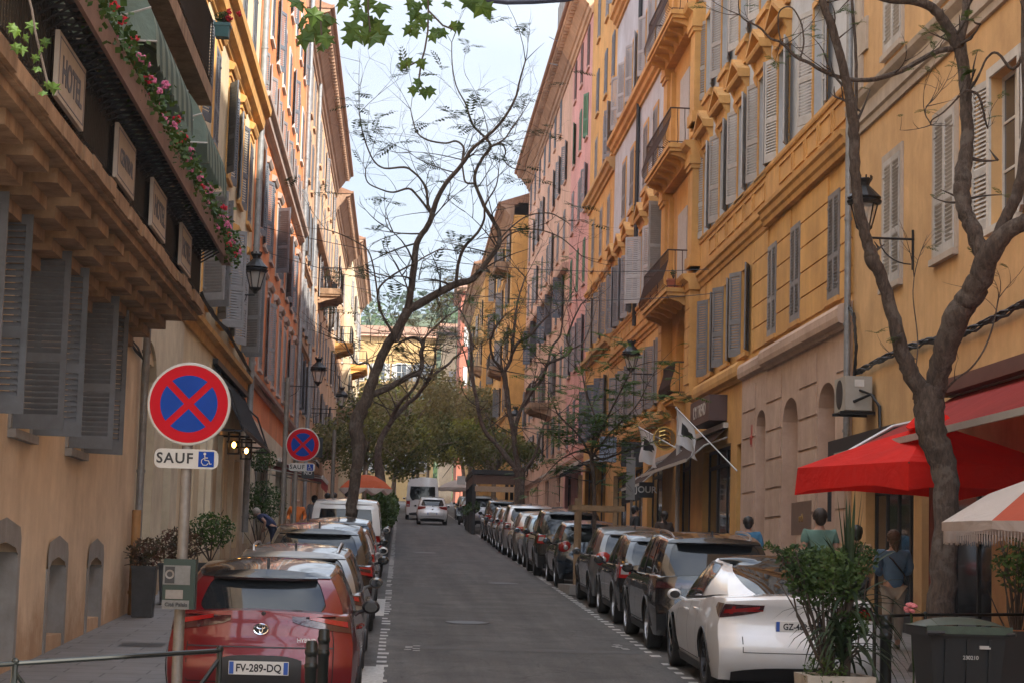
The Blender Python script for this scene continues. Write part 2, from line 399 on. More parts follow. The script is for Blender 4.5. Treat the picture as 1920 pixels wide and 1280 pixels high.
# ---- right side ------------------------------------------------------------------------------------------------
R1=building('amber plastered house nearest on the right, white window surrounds, red awning on its ground floor',1,8.0,2.0,34.9,27.,M_r1,[
    dict(z=7.07,h=2.12,w=1.1,ys=[32.1,28.9],sh=S_white,st='closed',style='plain'),
    dict(z=7.07,h=2.12,w=1.25,ys=[26.0],sh=S_white,st=(172,165),style='plain',trim=M_white),
    dict(z=7.07,h=2.12,w=1.1,ys=[22.6,19.3,16,12.7],sh=S_white,st='closed'),
    dict(z=11.05,h=2.2,w=1.1,ys=[32.1,28.9,26,22.6,19.3,16],sh=S_white,st='closed'),
    dict(z=15.05,h=2.2,w=1.1,ys=[32.1,28.9,26,22.6,19.3,16],sh=S_white,st='closed')],
    belts=[(10.08,[(-.05,0),(.05,0),(.06,.12),(.1,.15),(.1,.4),(.2,.5),(.22,.58),(-.05,.64)],0)],trim=mat('warm_white_trim',(.50,.43,.36),.8,var=.1,scale=3,streak=.4),
    extra_ops=[(20.2,23.8,1.2,3.9),(26.6,30.2,1.2,4.15),(30.7,33.9,1.2,4.15)])
q=MB()
for i in range(14):
    z=10.9+i*.62; q.box(7.955,8.001,34.3-(.35 if i%2 else 0),34.86,z,z+.6,0)
q.build('quoins',MATS['warm_white_trim'],R1)
pipe(R1,7.87,34.86,4.4,24,.06)
# palace
hn=[37.9,42.0+.0,44.1,46.9,49.8]
ynoble=[38.0,41.75,44.1,46.9,49.7,52.4]; ywing=[60.9,63.7,66.3,70.2,72.8]
ymez=[36.5,40.15,42.7,45.6,48.4,51.2]; 
def place_shut(y): return y
arch=[(36.8,1.5),(40.3,1.6),(43.6,1.15)]
R2=building('long ochre and pale blue palace on the right with pedimented windows and iron balconies',1,8.0,34.9,76.4,27.0,M_pale,[
    dict(z=7.4,h=2.02,w=.95,ys=ymez[:3],sh=S_grey,st='closed',style='bare'),
    dict(z=7.4,h=2.02,w=1.0,ys=[46.3,48.9,51.5],sh=S_grey,st=(155,160),style='bare'),
    dict(z=7.4,h=2.02,w=1.0,ys=[60.2,62.8,65.5,68.3,71,73.8],sh=S_grey,st=(155,158),style='bare'),
    dict(z=11.25,h=2.3,w=1.15,ys=[38.0],sh=S_light,st=(160,165),style='plain',trim=M_ochre2,lw=.62),
    dict(z=11.25,h=2.3,w=1.15,ys=ynoble[1:],sh=S_light,st=(162,158),style='pediment',trim=M_ochre2,lw=.62),
    dict(z=11.25,h=2.3,w=1.15,ys=ywing[:3],sh=S_light,st=[(150,100),(160,158),(120,160)],style='pediment',trim=M_ochre2,lw=.62),
    dict(z=11.25,h=2.3,w=1.1,ys=ywing[3:]+[75.1],sh=S_grey,st=(158,150),style='pediment',trim=M_ochre2,lw=.6),
    dict(z=15.1,h=2.2,w=1.15,ys=ynoble,sh=S_light,st=(160,164),style='panel',trim=M_ochre2,lw=.6),
    dict(z=15.1,h=2.2,w=1.1,ys=ywing,sh=S_grey,st='closed',style='panel',trim=M_ochre2),
    dict(z=19.25,h=2.1,w=1.15,ys=ynoble+ywing+[75.1],sh=S_light,st=(158,162),style='plain',trim=M_ochre2,lw=.6)],
    trim=M_ochre2,zsplit=10.4,lowm=M_ochre,
    extra_ops=[(y-w/2,y+w/2,1.8,5.93) for y,w in arch]+[(45.6,47.1,1.8,5.3),(48.0,52.4,2,5.4),(54.6,57.3,2.2,5.6),(60.5,64.2,2.5,5.6),(65.4,68.8,2.6,5.7),(70,74.5,2.8,5.7),(56.0,58.0,6.75,9.55)])
b=MB()
# big cornice and the panelled parapet band under the noble windows, second cornice above row three
for ya,yb,o in((34.95,43.3,.10),(43.3,53.3,0),(59.8,76.35,0)):
    belt(b,8.0-o,1,ya,yb,9.90,[(-.2,0),(.03,0),(.05,.1),(.1,.14),(.12,.26),(.17,.3),(.18,.38),(-.2,.42)])
    belt(b,8.0-o*.4,1,ya,yb,10.325,[(-.2,0),(.04,0),(.04,.765),(-.2,.765)])
    belt(b,8.0-o*.4,1,ya,yb,11.09,[(-.2,0),(.07,0),(.09,.05),(.09,.12),(-.2,.13)])
    y=ya+.3
    while y<yb-1.6:
        w=1.05 if int(y*3)%2 else 1.35
        xx=8-o*.4-.04
        for r in((y,y+w,10.55,10.58),(y,y+w,10.95,10.98),(y,y+.03,10.58,10.95),(y+w-.03,y+w,10.58,10.95)): b.box(xx-.03,xx+.01,*r)
        y+=w+.22
belt(b,8,1,59.8,76.35,18.3,CORN); belt(b,8,1,59.8,76.35,18.9,[(-.1,0),(.05,0),(.05,.25),(-.1,.3)]); belt(b,8,1,35,53.3,18.35,CORN)
belt(b,8,1,34.95,76.35,23.4,CORN)
b.build('cornice',[M_ochre2],R2)
# ground floor ledge (tan) stepping out, sill course
b=MB()
LEDG=[(-.1,0),(.06,0),(.08,.06),(.18,.1),(.2,.2),(.2,.34),(.16,.42),(-.1,.5)]
belt(b,7.92,1,35.0,42.9,6.68,LEDG); belt(b,8.02,1,42.9,46.2,6.68,LEDG); belt(b,8.0,1,46.2,54.0,6.78,LEDG,1); belt(b,8.0,1,58.8,76.3,6.7,LEDG,1)
b.build('ledge',[M_tan,M_ochre],R2)
# rustication joints: shallow raised blocks on the mezzanine wall (grooves between them)
b=MB()
zs=[7.3+i*.51 for i in range(6)]
segs=[(35.02,35.95),(37.05,39.62),(40.68,42.17),(43.23,44.9),(44.92,45.2),(52.3,53.3),(58.95,59.5)]
for a,c in segs:
    for z in zs:
        b.box(7.965,8.0,a+.01,c-.01,z+.012,min(z+.5,9.84)-.012 if z<9.7 else 9.85)
b.build('rusticated_blocks',M_ochre,R2)
# tan facing with arched openings in the ground floor
b=MB()
def arch_panel(b,x,side,ya,yb,z0,z1,holes,th=.07,m=0,n=10):
    """panel standing th proud of the wall with round-headed holes (yc,w,ztop)"""
    cuts=[]; 
    pts=[ya]+[v for yc,w,zt in holes for v in(yc-w/2,yc+w/2)]+[yb]
    xo=x-side*th
    for i in range(0,len(pts),2):
        b.box(min(x,xo),max(x,xo),pts[i],pts[i+1],z0,z1,m)
    for yc,w,zt in holes:
        r=w/2; h=r*.55
        for yy in(yc-r+.004,yc+r-.004): b.quad((xo,yy,z0),(x+side*.3,yy,z0),(x+side*.3,yy,zt-h),(xo,yy,zt-h),m)
        top=[(yc-r+2*r*k/n, zt-h+h*math.sqrt(max(0,1-((k/n)*2-1)**2))) for k in range(n+1)]
        for k in range(n):
            (a,za),(c,zc)=top[k],top[k+1]
            vs=[(xo,a,za),(xo,c,zc),(xo,c,z1),(xo,a,z1),(x+side*.3,a,za),(x+side*.3,c,zc)]
            b.add(vs,[(0,1,2,3),(0,4,5,1)],m)
arch_panel(b,8.0,1,34.98,46.1,gz(35),6.7,[(y,w,5.86) for y,w in arch]+[(46.0-.25,.01,5)])
zs2=[1.6+i*.62 for i in range(8)]
blocks=[(35.1,35.98),(37.62,39.42),(41.18,42.95),(44.25,45.9)]
for a,c in blocks:
    for z in zs2: b.box(7.905,7.932,a+.04,c-.04,z+.02,z+.585,0)
b.build('stone_facing',M_tan,R2)
b=MB()
for y,w in arch: b.box(8.26,8.3,y-w/2,y+w/2,gz(y),5.9)
b.build('niche_back',M_tan,R2)
# central bay: piers, entablatures, recessed loggia
b=MB()
for z0,z1 in((7.0,9.85),(10.5,13.55),(14.5,17.4),(18.3,21.5)):
    for ya,yb in((53.3,54.1),(59.0,59.8)):
        b.box(7.72,8.0,ya,yb,z0,z1); 
        if z0>10:
            b.box(7.66,8.0,ya-.08,yb+.08,z0,z0+.3); b.box(7.62,8.0,ya-.1,yb+.1,z1-.22,z1); b.box(7.66,8,ya-.05,yb+.05,z1-.34,z1-.22)
            b.box(7.80,8.0,ya+(-.45 if ya>57 else .8),yb+(-.8 if ya>57 else .45),z0,z1-.2)
    belt(b,7.7,1,53.2,59.9,z1,[(-.3,0),(.04,0),(.06,.2),(.2,.3),(.24,.42),(-.3,.46)])
for z in(7.3,7.81,8.32,8.83,9.34):
    for ya,yb in((53.3,54.1),(59.0,59.8)): b.box(7.685,7.72,ya,yb,z+.015,z+.5)
b.build('bay_piers',M_ochre2,R2)
b=MB()
for z0,z1 in((10.5,13.5),(14.5,17.4),(18.3,21.4)): b.box(7.93,7.999,54.1,59.0,z0,z1,0)
b.build('bay_wall',M_ochre,R2)
def balcony(root,xw,side,ya,yb,z,out=.85,slab=M_ochre2,rail=M_iron,h=1.0,belly=.12,brack=5,sp=.13,th=.12,name='balcony',bh=1.):
    b=MB(); xo=xw-side*out
    x0,x1=min(xw,xo),max(xw,xo)
    b.box(x0,x1,ya,yb,z-th,z); b.box(x0+.05 if side>0 else x0,x1 if side>0 else x1-.05,ya+.05,yb-.05,z-th-.1,z-th)
    for i in range(brack):
        y=ya+.25+(yb-ya-.5)*i/max(1,brack-1)
        b.prism([(xw,z-th-.1),(xw-side*out*.85,z-th-.1),(xw-side*out*.8,z-th-.1-.1*bh),(xw-side*out*.35,z-th-.1-.22*bh),(xw-side*.1,z-th-.1-.34*bh),(xw,z-th-.1-.34*bh)],'y',y-.09,y+.09)
    o=b.build(name,slab,root)
    r=MB(); t=.011
    def bal(px,py,nx,ny):
        pr=[(0,0),(belly*.9,.08),(belly,.25),(belly*.45,.5),(0,.75),(0,h)]
        r.tube([(px+nx*a,py+ny*a,z+c) for a,c in pr],t,4,cap=False)
    n=int((yb-ya)/sp)
    for i in range(n+1):
        y=ya+(yb-ya)*i/n; bal(xo+side*.05,y,-side,0)
    for yy,sy in((ya+.05,-1),(yb-.05,1)):
        m=int(out/sp)
        for i in range(1,m): bal(xo+side*(.05+i*sp),yy,0,sy)
    xr=xo+side*.05
    for zz,tt in((z+h,.022),(z+.05,.014)):
        r.tube([(xw,ya+.05,zz),(xr,ya+.05,zz),(xr,yb-.05,zz),(xw,yb-.05,zz)],tt,5)
    r.build('railing',rail,o)
    return o
M_rust=mat('rusty_railing',(.045,.022,.018),.6,.2,var=.2,scale=14)
for z,h in((10.0,1.05),(14.05,1.0),(17.85,1.0)): balcony(R2,7.75,1,54.0,59.4,z,.62,M_ochre2,M_rust,h,.14,6,.2,bh=.7)
balcony(R2,8.0,1,55.8,58.2,7.25,.38,M_ochre,M_rust,.9,.14,2)
for z in(10.1,): pass
for z0 in(10.1,14.15): b=MB(); b.box(7.9,7.93,55.6,57.4,z0,z0+2.5); b.build('balcony_door',S_light,R2)
pipe(R2,7.9,68.0,10.6,24,.075,M_black); pipe(R2,7.62,54.45,2.2,6.6,.06,S_light)
# shop fronts inside the ground floor openings
def shopfront(root,x,side,ya,yb,z0,z1,bars=3,fm=None,door=False,name='shop_window'):
    b=MB(); xf=x+side*.16; fm=fm or M_black
    x0,x1=sorted((xf,xf+side*.06))
    for i in range(bars+1):
        y=ya+(yb-ya-.08)*i/bars; b.box(x0,x1,y,y+.08,z0,z1)
    for z in(z0,z1-.5,z1-.08): b.box(x0+.002,x1-.002,ya+.08,yb-.08,z,z+.1 if z!=z0 else z+.45)
    o=b.build(name,fm,root)
    g=MB(); g.box(*sorted((xf+side*.025,xf+side*.035)),ya+.02,yb-.02,z0+.1,z1-.1); g.build('pane',M_glass,o)
    return o
shopfront(R2,8,1,45.6,47.1,gz(45),5.3,2,M_tan); shopfront(R2,8,1,48.0,52.4,gz(48),5.4,3,M_black); shopfront(R2,8,1,54.6,57.3,gz(54),5.6,2,M_black)
for a,c in((60.5,64.2),(65.4,68.8),(70,74.5)): shopfront(R2,8,1,a,c,gz(a),5.65,3,M_black)
shopfront(R1,8,1,20.2,23.8,1.9,3.9,2,M_graystone); shopfront(R1,8,1,26.6,30.2,gz(26.6),4.15,3,M_black); shopfront(R1,8,1,30.7,33.9,gz(30),4.15,4,M_black)
b=MB(); b.box(8.2,8.25,56,58,6.75,9.55); b.build('arch_back',M_ochre,R2)
b=MB()
n=12
for k in range(n):
    a0=math.pi*k/n;a1=math.pi*(k+1)/n
    p=[(7.99,57-math.cos(a)*1.0,8.55+math.sin(a)*1.0) for a in(a0,a1)]
    b.add([p[0],p[1],(7.99,p[1][1],9.85),(7.99,p[0][1],9.85),(8.3,*p[0][1:]),(8.3,*p[1][1:])],[(0,1,2,3),(0,4,5,1)])
b.build('arch_head',M_ochre,R2)
# yellow building
R3=building('narrow deep yellow house between the ochre palace and the pink house',1,8.0,76.4,87.0,27.5,M_yel,[
    dict(z=11.55,h=2.1,w=1.0,ys=[78.2,81.2,84.6],sh=S_grey,st=(158,162),style='hood'),
    dict(z=15.0,h=2.05,w=1.0,ys=[78.2,81.2,84.6],sh=S_grey,st='closed',style='plain'),
    dict(z=18.6,h=2.0,w=1.0,ys=[77.7,80.6,84.0],sh=S_grey,st=[(150,140),(0,160),(0,0)],style='plain'),
    dict(z=21.7,h=1.9,w=.95,ys=[77.7,80.6,84.0],sh=S_dark,st='closed',style='bare'),
    dict(z=25.0,h=1.9,w=.95,ys=[77.7,80.6,84.0],sh=S_grey,st=[(150,160),(0,0),(0,0)],style='bare'),
    dict(z=7.6,h=2.2,w=1.0,ys=[78.2,81.2,84.6],sh=S_dark,st=(130,158),style='plain')],
    belts=[(17.75,CORN,0),(10.85,[(-.05,0),(.1,0),(.14,.1),(.26,.16),(.28,.3),(-.05,.36)],0),(14.0,SMALL,1)],trim=mat('yellow_trim',(.58,.36,.15),.8,var=.1,streak=.4),extra_ops=[(77.4,80.6,3.1,6.4),(82,86,3.2,6.4)])
shopfront(R3,8,1,77.4,80.6,gz(77),6.4,2,M_black);shopfront(R3,8,1,82,86,gz(82),6.4,2,M_black)
pk=[88.9,92.2,95.6]
R4=building('pink rendered house on the right with green and brown shutters under a deep cornice',1,8.0,87.0,97.4,27.6,M_pink,[
    dict(z=24.95,h=1.95,w=.95,ys=pk,sh=S_brown,st='closed',style='bare'),
    dict(z=21.7,h=2.0,w=.95,ys=pk,sh=S_green,st=['tilt',(0,0),(0,160)],style='bare'),
    dict(z=18.4,h=2.0,w=.95,ys=pk,sh=S_grey,st=[(160,158),(0,0),(0,0)],style='bare'),
    dict(z=15.0,h=2.05,w=.95,ys=pk,sh=S_green,st='closed',style='bare'),
    dict(z=11.4,h=2.1,w=.95,ys=pk,sh=S_grey,st=(155,160),style='bare'),
    dict(z=7.9,h=2.1,w=.95,ys=pk,sh=S_grey,st='closed',style='bare')],
    belts=[(7.1,SMALL,0)],eav=(28.2,1.0,M_beige2),trim=mat('pink_trim',(.62,.40,.33),.8,var=.1,streak=.3),extra_ops=[(88,91,3.5,6.5),(93,96.4,3.6,6.6)])
shopfront(R4,8,1,88,91,gz(88),6.5,2);shopfront(R4,8,1,93,96.4,gz(93),6.6,2)
b=MB()
for i in range(8):
    y=87.2+i*1.2; b.box(7.1,7.16,y,y+1.12,28.45,29.9)
b.build('roof_parapet',M_graystone,R4)
sm=[100.6,104.6,108.4,112.4,116.4,120.5,124.6,128.6]
R5=building('salmon rendered block beyond the pink house with a long brown eave and grey shutters',1,8.0,97.4,131.0,27.6,M_salmon,[
    dict(z=25.2,h=1.9,w=.95,ys=sm[1:],sh=S_dark,st='closed',style='bare',fine=False),
    dict(z=21.9,h=2.0,w=.95,ys=sm,sh=S_grey,st=[(158,162),(160,160),(0,160),(0,0)],style='bare',fine=False),
    dict(z=18.3,h=2.1,w=.95,ys=sm,sh=S_grey,st=['closed','closed',(160,160)],style='bare',fine=False),
    dict(z=14.9,h=2.1,w=.95,ys=sm,sh=S_dark,st=[(90,160),(0,0),(150,120)],style='bare',fine=False),
    dict(z=11.2,h=2.2,w=.95,ys=sm,sh=S_grey,st=['closed',(160,150)],style='bare',fine=False),
    dict(z=8.1,h=2.0,w=.95,ys=sm,sh=S_grey,st=['closed','open'],style='bare',fine=False)],
    belts=[(16.9,[(-.05,0),(.3,.1),(.34,.3),(-.05,.4)],0),(7.1,SMALL,0)],eav=(28.2,1.0,M_orot),trim=mat('salmon_trim',(.55,.35,.26),.8,var=.1,streak=.3),
    extra_ops=[(y-1.3,y+1.3,3.8,6.9) for y in sm[:8:2]])
for y in sm[:8:2]: shopfront(R5,8,1,y-1.3,y+1.3,gz(y),6.9,2)
def rbalc(px,py,root,x,side,L,**k): pass
balcony(R5,8.0,1,106.5,110.5,11.0,1.2,M_stone,M_rust,1.05,.02,2,.16,.25)
R6=building('bright yellow orange building standing forward beyond the salmon block',1,7.0,131.2,158,25.5,M_yel,[
    dict(z=z,h=2.,w=1.,ys=rng(134,155,6),sh=S_grey,st=['open','closed',(90,160)],style='bare',fine=False) for z in(9.3,12.8,16.3,19.8,22.8)],
    belts=[(12.2,SMALL,0),(21.9,SMALL,0)],eav=(26.2,1.0,M_orot),trim=MATS['yellow_trim'])
balcony(R6,7.0,1,133,137,22.6,1.0,M_stone,M_iron,1.,.02,2,.25,.25); balcony(R6,7.0,1,139,143,16.1,1.0,M_stone,M_iron,1.,.02,2,.25,.25)
R7=building('farther yellow house with green flower pots on its balconies',1,6.3,158.2,196,25.5,M_ochre,[
    dict(z=z,h=2.,w=1.,ys=rng(161,193,8),sh=S_grey,st=['open','closed'],style='bare',fine=False) for z in(11.5,15.0,18.3,21.5)],
    belts=[(14.3,SMALL,0)],eav=(26.2,.9,M_orot),trim=MATS['yellow_trim'])
for z in(11.3,14.8,18.1): balcony(R7,6.3,1,160,162.6,z,1.0,M_stone,M_iron,1.,.02,2,.3,.25)
# ---- left side -------------------------------------------------------------------------------------------------
XL=-4.4
niche=[(17.4,.9,3.0),(23.9,.75,3.0),(29.0,.8,3.35),(26.9,.01,1)][:3]
L1=building('worn beige hotel on the left with blue grey shutters and a long corbelled balcony',-1,-4.2,2.0,32.0,24,M_hotel,[
    dict(z=3.62,h=1.93,w=1.15,ys=[14.6,18.7,22.2,25.9],sh=S_hotel,st=[(92,92),(93,90),(92,96),(90,118)],style='plain',lw=.56,trim=M_graystone),
    dict(z=7.0,h=2.5,w=1.2,ys=[16,19.2,22.6,26.3,29.9],sh=S_hotel,st=(165,150),style='plain',trim=M_graystone),
    dict(z=11.2,h=2.3,w=1.2,ys=[16,19.2,22.6,26.3,29.9],sh=S_hotel,st=(165,150),style='plain',trim=M_graystone)],
    name='hotel_building',trim=M_graystone,extra_ops=[(20.9,22.4,1.1,2.4),(24.45,25.65,1.3,2.25),(27.6,28.75,1.42,2.25)])
for ya,yb,z0,z1 in((20.9,22.4,1.1,2.4),(24.45,25.65,1.3,2.25),(27.6,28.75,1.42,2.25)):
    b=MB()
    s=.14
    b.box(-4.2,-4.18,ya-s,ya,z0-.5,z1-.14); b.box(-4.2,-4.18,yb,yb+s,z0-.5,z1-.14)
    ym=(ya+yb)/2
    O=[(ya-s,z1-.14),(ya-s,z1+.06),(ya-s*.4,z1+.18),(ym,z1+.27),(yb+s*.4,z1+.18),(yb+s,z1+.06),(yb+s,z1-.14)]; I=[(ya,z1-.14),(ya,z1-.13),(ya+.12*(yb-ya),z1-.05),(ym,z1+.01),(yb-.12*(yb-ya),z1-.05),(yb,z1-.13),(yb,z1-.14)]
    b.add([(-4.18,*p) for p in O]+[(-4.18,*p) for p in I],[(i,i+1,i+8,i+7) for i in range(6)])
    b.box(-4.42,-4.40,ya,yb,z0,z1); b.box(-4.4,-4.185,yb-.012,yb-.002,z0,z1-.1); b.box(-4.4,-4.185,ya+.002,ya+.012,z0,z1-.1)
    b.build('niche_surround',M_graystone,L1)
pipe(L1,-4.1,31.85,1.3,6.0,.06); pipe(L1,-4.08,31.45,1.3,3.0,.07,mat('ochre_pipe',(.4,.22,.09),.7,var=.2))
# hotel balcony: slab, stepped corbels, iron railing, flower ledge
b=MB()
zb=gz(32)
BX=-3.1; BZ=5.95
yy0,yy1=11.0,30.4
b.box(-4.2,BX,yy0,yy1,BZ,BZ+.2); b.box(-4.2,BX-.06,yy0,yy1-.05,BZ-.09,BZ)
# ragged edge stones
y=yy0
while y<yy1-.3:
    w=random.uniform(.35,.8); b.box(BX-.0,BX+random.uniform(.015,.06),y,min(y+w-.02,yy1),BZ+.02,BZ+random.uniform(.15,.19)); y+=w
y=12.2
while y<29.5:
    for i,(o,h) in enumerate(((.93,.14),(.70,.13),(.47,.13),(.24,.14))):
        b.box(-4.2,-4.2+o,y,y+.78,BZ-.09-sum((.14,.13,.13,.14)[:i+1]),BZ-.09-sum((.14,.13,.13,.14)[:i])-.002)
    y+=1.25
HB=b.build('balcony',M_stone,L1)
r=MB(); n=int((yy1-yy0)/.11)
for i in range(n+1):
    y=yy0+.05+(yy1-yy0-.1)*i/n; r.tube([(BX-.06,y,BZ+.2),(BX-.06,y,BZ+1.05)],.011,4,cap=False)
for z,t in((BZ+.32,.018),(BZ+1.05,.022),(BZ+.9,.015)): r.tube([(BX-.06,yy0,z),(BX-.06,yy1-.05,z),(-4.2,yy1-.05,z)],t,5)
for i in range(8):
    r.tube([(BX-.06-i*.13,yy1-.05,BZ+.2),(BX-.06-i*.13,yy1-.05,BZ+1.05)],.011,4)
r.build('railing',M_iron,HB)
# slatted flower shelf on top of the rail, dark brackets below
M_ledge=mat('pinkish_brown_planter_board',(.24,.15,.12),.8,var=.15,scale=3,streak=.4)
b=MB(); b.box(BX+.26,BX+.3,yy0,yy1,BZ+.92,BZ+1.2); FB=b.build('planter_board',M_ledge,HB)
b=MB()
y=yy0+.1
while y<yy1:
    b.box(BX-.1,BX+.26,y,y+.05,BZ+1.0,BZ+1.03); b.tube([(BX-.06,y+.025,BZ+.8),(BX+.26,y+.025,BZ+1.0)],.012,4); y+=.24
for x in(-.02,.1,.2): b.box(BX+x,BX+x+.02,yy0,yy1,BZ+1.03,BZ+1.045)
b.build('planter_brackets',M_iron,HB)
# upper stone balcony
b=MB(); b.box(-4.2,-3.15,9,31.0,9.35,9.6)
for y in(14,17.5,21,24.5,28,30.6): b.prism([(-4.2,9.35),(-3.4,9.35),(-3.5,9.15),(-3.9,8.95),(-4.2,8.7)],'y',y,y+.35)
UB=b.build('balcony',M_stone,L1)
r=MB()
for i in range(140):
    y=9.5+i*.152; r.tube([(-3.2,y,9.6),(-3.2,y,10.7)],.012,4,cap=False)
for i in range(7): r.tube([(-3.2-i*.14,30.95,9.6),(-3.2-i*.14,30.95,10.7)],.012,4)
for z in(9.75,10.7): r.tube([(-3.2,9,z),(-3.2,30.95,z),(-4.2,30.95,z)],.02,5)
r.build('railing',M_iron,UB)
L2=building('cream house on the left with ochre window hoods over arched ground floor',-1,XL,32.0,55.9,24.5,M_cream,[
    dict(z=7.75,h=2.35,w=1.1,ys=[34.2,37.4,40.4],sh=S_grey,st='closed',trim=M_ochre2,style='hood'),
    dict(z=7.75,h=2.35,w=1.1,ys=[43.3,46.9,50.5,54],sh=S_grey,st=[(120,60),(150,120),(160,150)],trim=M_ochre2,style='hood',lw=.6),
    dict(z=11.35,h=2.2,w=1.05,ys=[34.2,37.4,40.4,44.0,47.6,51,54.2],sh=S_dark,st=[(165,165),(0,0),(165,160),(0,0),(150,165)],trim=M_ochre2,style='hood'),
    dict(z=15.6,h=2.2,w=1.05,ys=[34.2,37.4,40.4,43.7,47.0,50.3,53.6],sh=S_dark,st='closed',trim=M_ochre2,style='bare'),
    dict(z=19.6,h=2.2,w=1.05,ys=[34.2,37.4,40.4,43.7,47.0,50.3,53.6],sh=S_dark,st='closed',trim=M_ochre2,style='bare')],
    trim=M_ochre2,extra_ops=[(33.2,35.4,1.3,5.6),(37.0,38.2,1.5,5.5),(41.2,42.8,1.6,4.8),(46.3,47.3,1.8,4.6),(49.5,50.3,2,4.5),(52,54.9,2.55,4.9)])
b=MB(); belt(b,XL,-1,32.2,55.85,14.15,[(-.1,0),(.06,0),(.1,.14),(.22,.2),(.26,.5),(.4,.6),(.42,.78),(-.1,.9)]); belt(b,XL,-1,32.05,55.85,6.9,[(-.1,0),(.06,0),(.08,.2),(.2,.24),(.22,.34),(-.1,.4)]); b.build('cornice',M_ochre2,L2)
pipe(L2,-4.25,55.8,3,24,.09)
b=MB()   # arched heads and piers of the ground floor
arch_panel(b,XL,-1,32.05,39.4,1.0,6.85,[(34.3,2.2,5.95),(37.6,1.2,5.75)],.05)
for y in(41.0,44,45.6,48.2,51.4): b.box(XL,XL+.12,y,y+.42,gz(y),5.2)
b.build('ground_floor_facing',mat('pale_cream_render',(.62,.55,.42),.85,var=.1,streak=.35,scale=2),L2)
b=MB()
for ya,yb,zt in((33.2,35.4,5.9),(37.0,38.2,5.7),(41.2,42.8,4.8),(46.3,47.3,4.6),(49.5,50.3,4.5)): b.box(XL-.3,XL-.27,ya,yb,1.4,zt)
b.build('door_panels',mat('greenish_cream_door',(.33,.32,.26),.6,var=.12,streak=.3),L2)
shopfront(L2,XL,-1,52,54.9,gz(52)+.3,4.9,3,M_white)
L3=building('vivid orange house on the left with grey stone hoods and slate shutters',-1,XL,55.9,80.9,24.5,M_orange,[
    dict(z=8.0,h=2.5,w=1.05,ys=rng(57.7,79,8),sh=S_grey,st=[(0,0),(0,0),(165,160),(0,0)],trim=M_gtrim,style='hood'),
    dict(z=11.75,h=2.2,w=1.05,ys=rng(57.7,79,8),sh=S_dark,st=[(150,160),(165,160),(0,0),(120,160),(0,0)],trim=M_gtrim,style='hood'),
    dict(z=15.68,h=1.5,w=1.0,ys=rng(57.3,79.2,8),sh=S_grey,st=[(165,165),(165,160),(160,165)],trim=M_white,style='plain'),
    dict(z=18.15,h=2.0,w=1.0,ys=rng(57.3,79.2,8),sh=S_dark,st=[(0,0),(0,0),(165,160)],trim=M_white,style='plain'),
    dict(z=21.5,h=1.9,w=1.0,ys=rng(57.3,79.2,8),sh=S_dark,st=[(0,0),(165,160),(0,0)],trim=M_white,style='plain')],
    trim=M_gtrim,zsplit=6.4,lowm=MATS['pale_cream_render'],extra_ops=[(57,59.6,2.7,5.2),(61,64,3,5.6),(66,69,3,5.7),(71,73.6,3.2,5.8),(75.5,78.5,3.3,6)])
b=MB(); belt(b,XL,-1,55.95,80.85,15.0,[(-.1,0),(.06,0),(.1,.1),(.2,.14),(.22,.34),(.34,.4),(.36,.52),(-.1,.6)]); belt(b,XL,-1,55.95,80.85,7.25,[(-.1,0),(.06,0),(.08,.14),(.2,.18),(.22,.28),(-.1,.34)]); b.build('cornice',M_gtrim,L3)
for a,c in((57,59.6),(61,64),(66,69),(71,73.6),(75.5,78.5)): shopfront(L3,XL,-1,a,c,gz(a)+.2,5.2 if a<60 else 5.6,2,M_white if a<66 else M_black)
b=MB(); b.box(XL,XL+.06,56,81,gz(56)-.3,6.3); 
pipe(L3,-4.25,80.8,3,26,.09)
L4a=building('weathered beige house on the left between two grey drainpipes',-1,XL,80.9,90.2,24.3,M_beige,[
    dict(z=z,h=2.1,w=1.,ys=[82.6,85.5,88.4],sh=sh,st=st,trim=M_beige,style='bare') for z,sh,st in((8.6,S_dark,(150,160)),(11.9,S_grey,(160,158)),(15.2,S_dark,(155,160)),(18.6,S_dark,(0,0)),(21.5,S_grey,(0,0)))],
    belts=[(11.1,SMALL,0),(14.5,SMALL,0)],eav=(25.0,1.0,M_orot),trim=M_orot,extra_ops=[(82,84.6,3.5,6.3),(86,89,3.6,6.4)])
shopfront(L4a,XL,-1,82,84.6,gz(82),6.3);shopfront(L4a,XL,-1,86,89,gz(86),6.4)
pipe(L4a,-4.25,90.1,4,24,.09)
ly=rng(92,115,7)
L4b=building('peach rendered block on the left under long brown tiled eaves',-1,XL,90.2,117.5,24.3,M_beige2,[
    dict(z=z,h=2.1,w=1.,ys=ly,sh=S_grey,st=st,trim=M_beige2,style='bare',fine=False) for z,st in((9.0,'open'),(12.4,(0,0)),(15.3,['open',(0,0)]),(18.4,(0,0)),(21.3,['open','closed','closed']))],
    belts=[(17.4,[(-.05,0),(.3,.1),(.34,.3),(-.05,.4)],0)],eav=(25.0,1.0,M_orot),trim=M_orot,extra_ops=[(y-1.2,y+1.2,3.9,6.9) for y in ly[::2]])
for y in ly[::2]: shopfront(L4b,XL,-1,y-1.2,y+1.2,gz(y),6.9)
balcony(L4b,XL,-1,99,102.5,15.75,1.15,M_stone,M_iron,1.05,.02,2,.18,.28)
balcony(L4b,XL,-1,96,112,8.3,.9,M_stone,M_iron,1.0,.0,5,.2,.15)
L5=building('paler peach house farther left with a lower tiled eave',-1,XL,118.6,143,23.4,M_beige2,[
    dict(z=z,h=2.,w=1.,ys=rng(120.5,141,6),sh=S_grey,st=['open',(0,0)],style='bare',fine=False) for z in(9.4,12.8,16.2,19.8)],eav=(24.2,1.0,M_orot),trim=M_white)
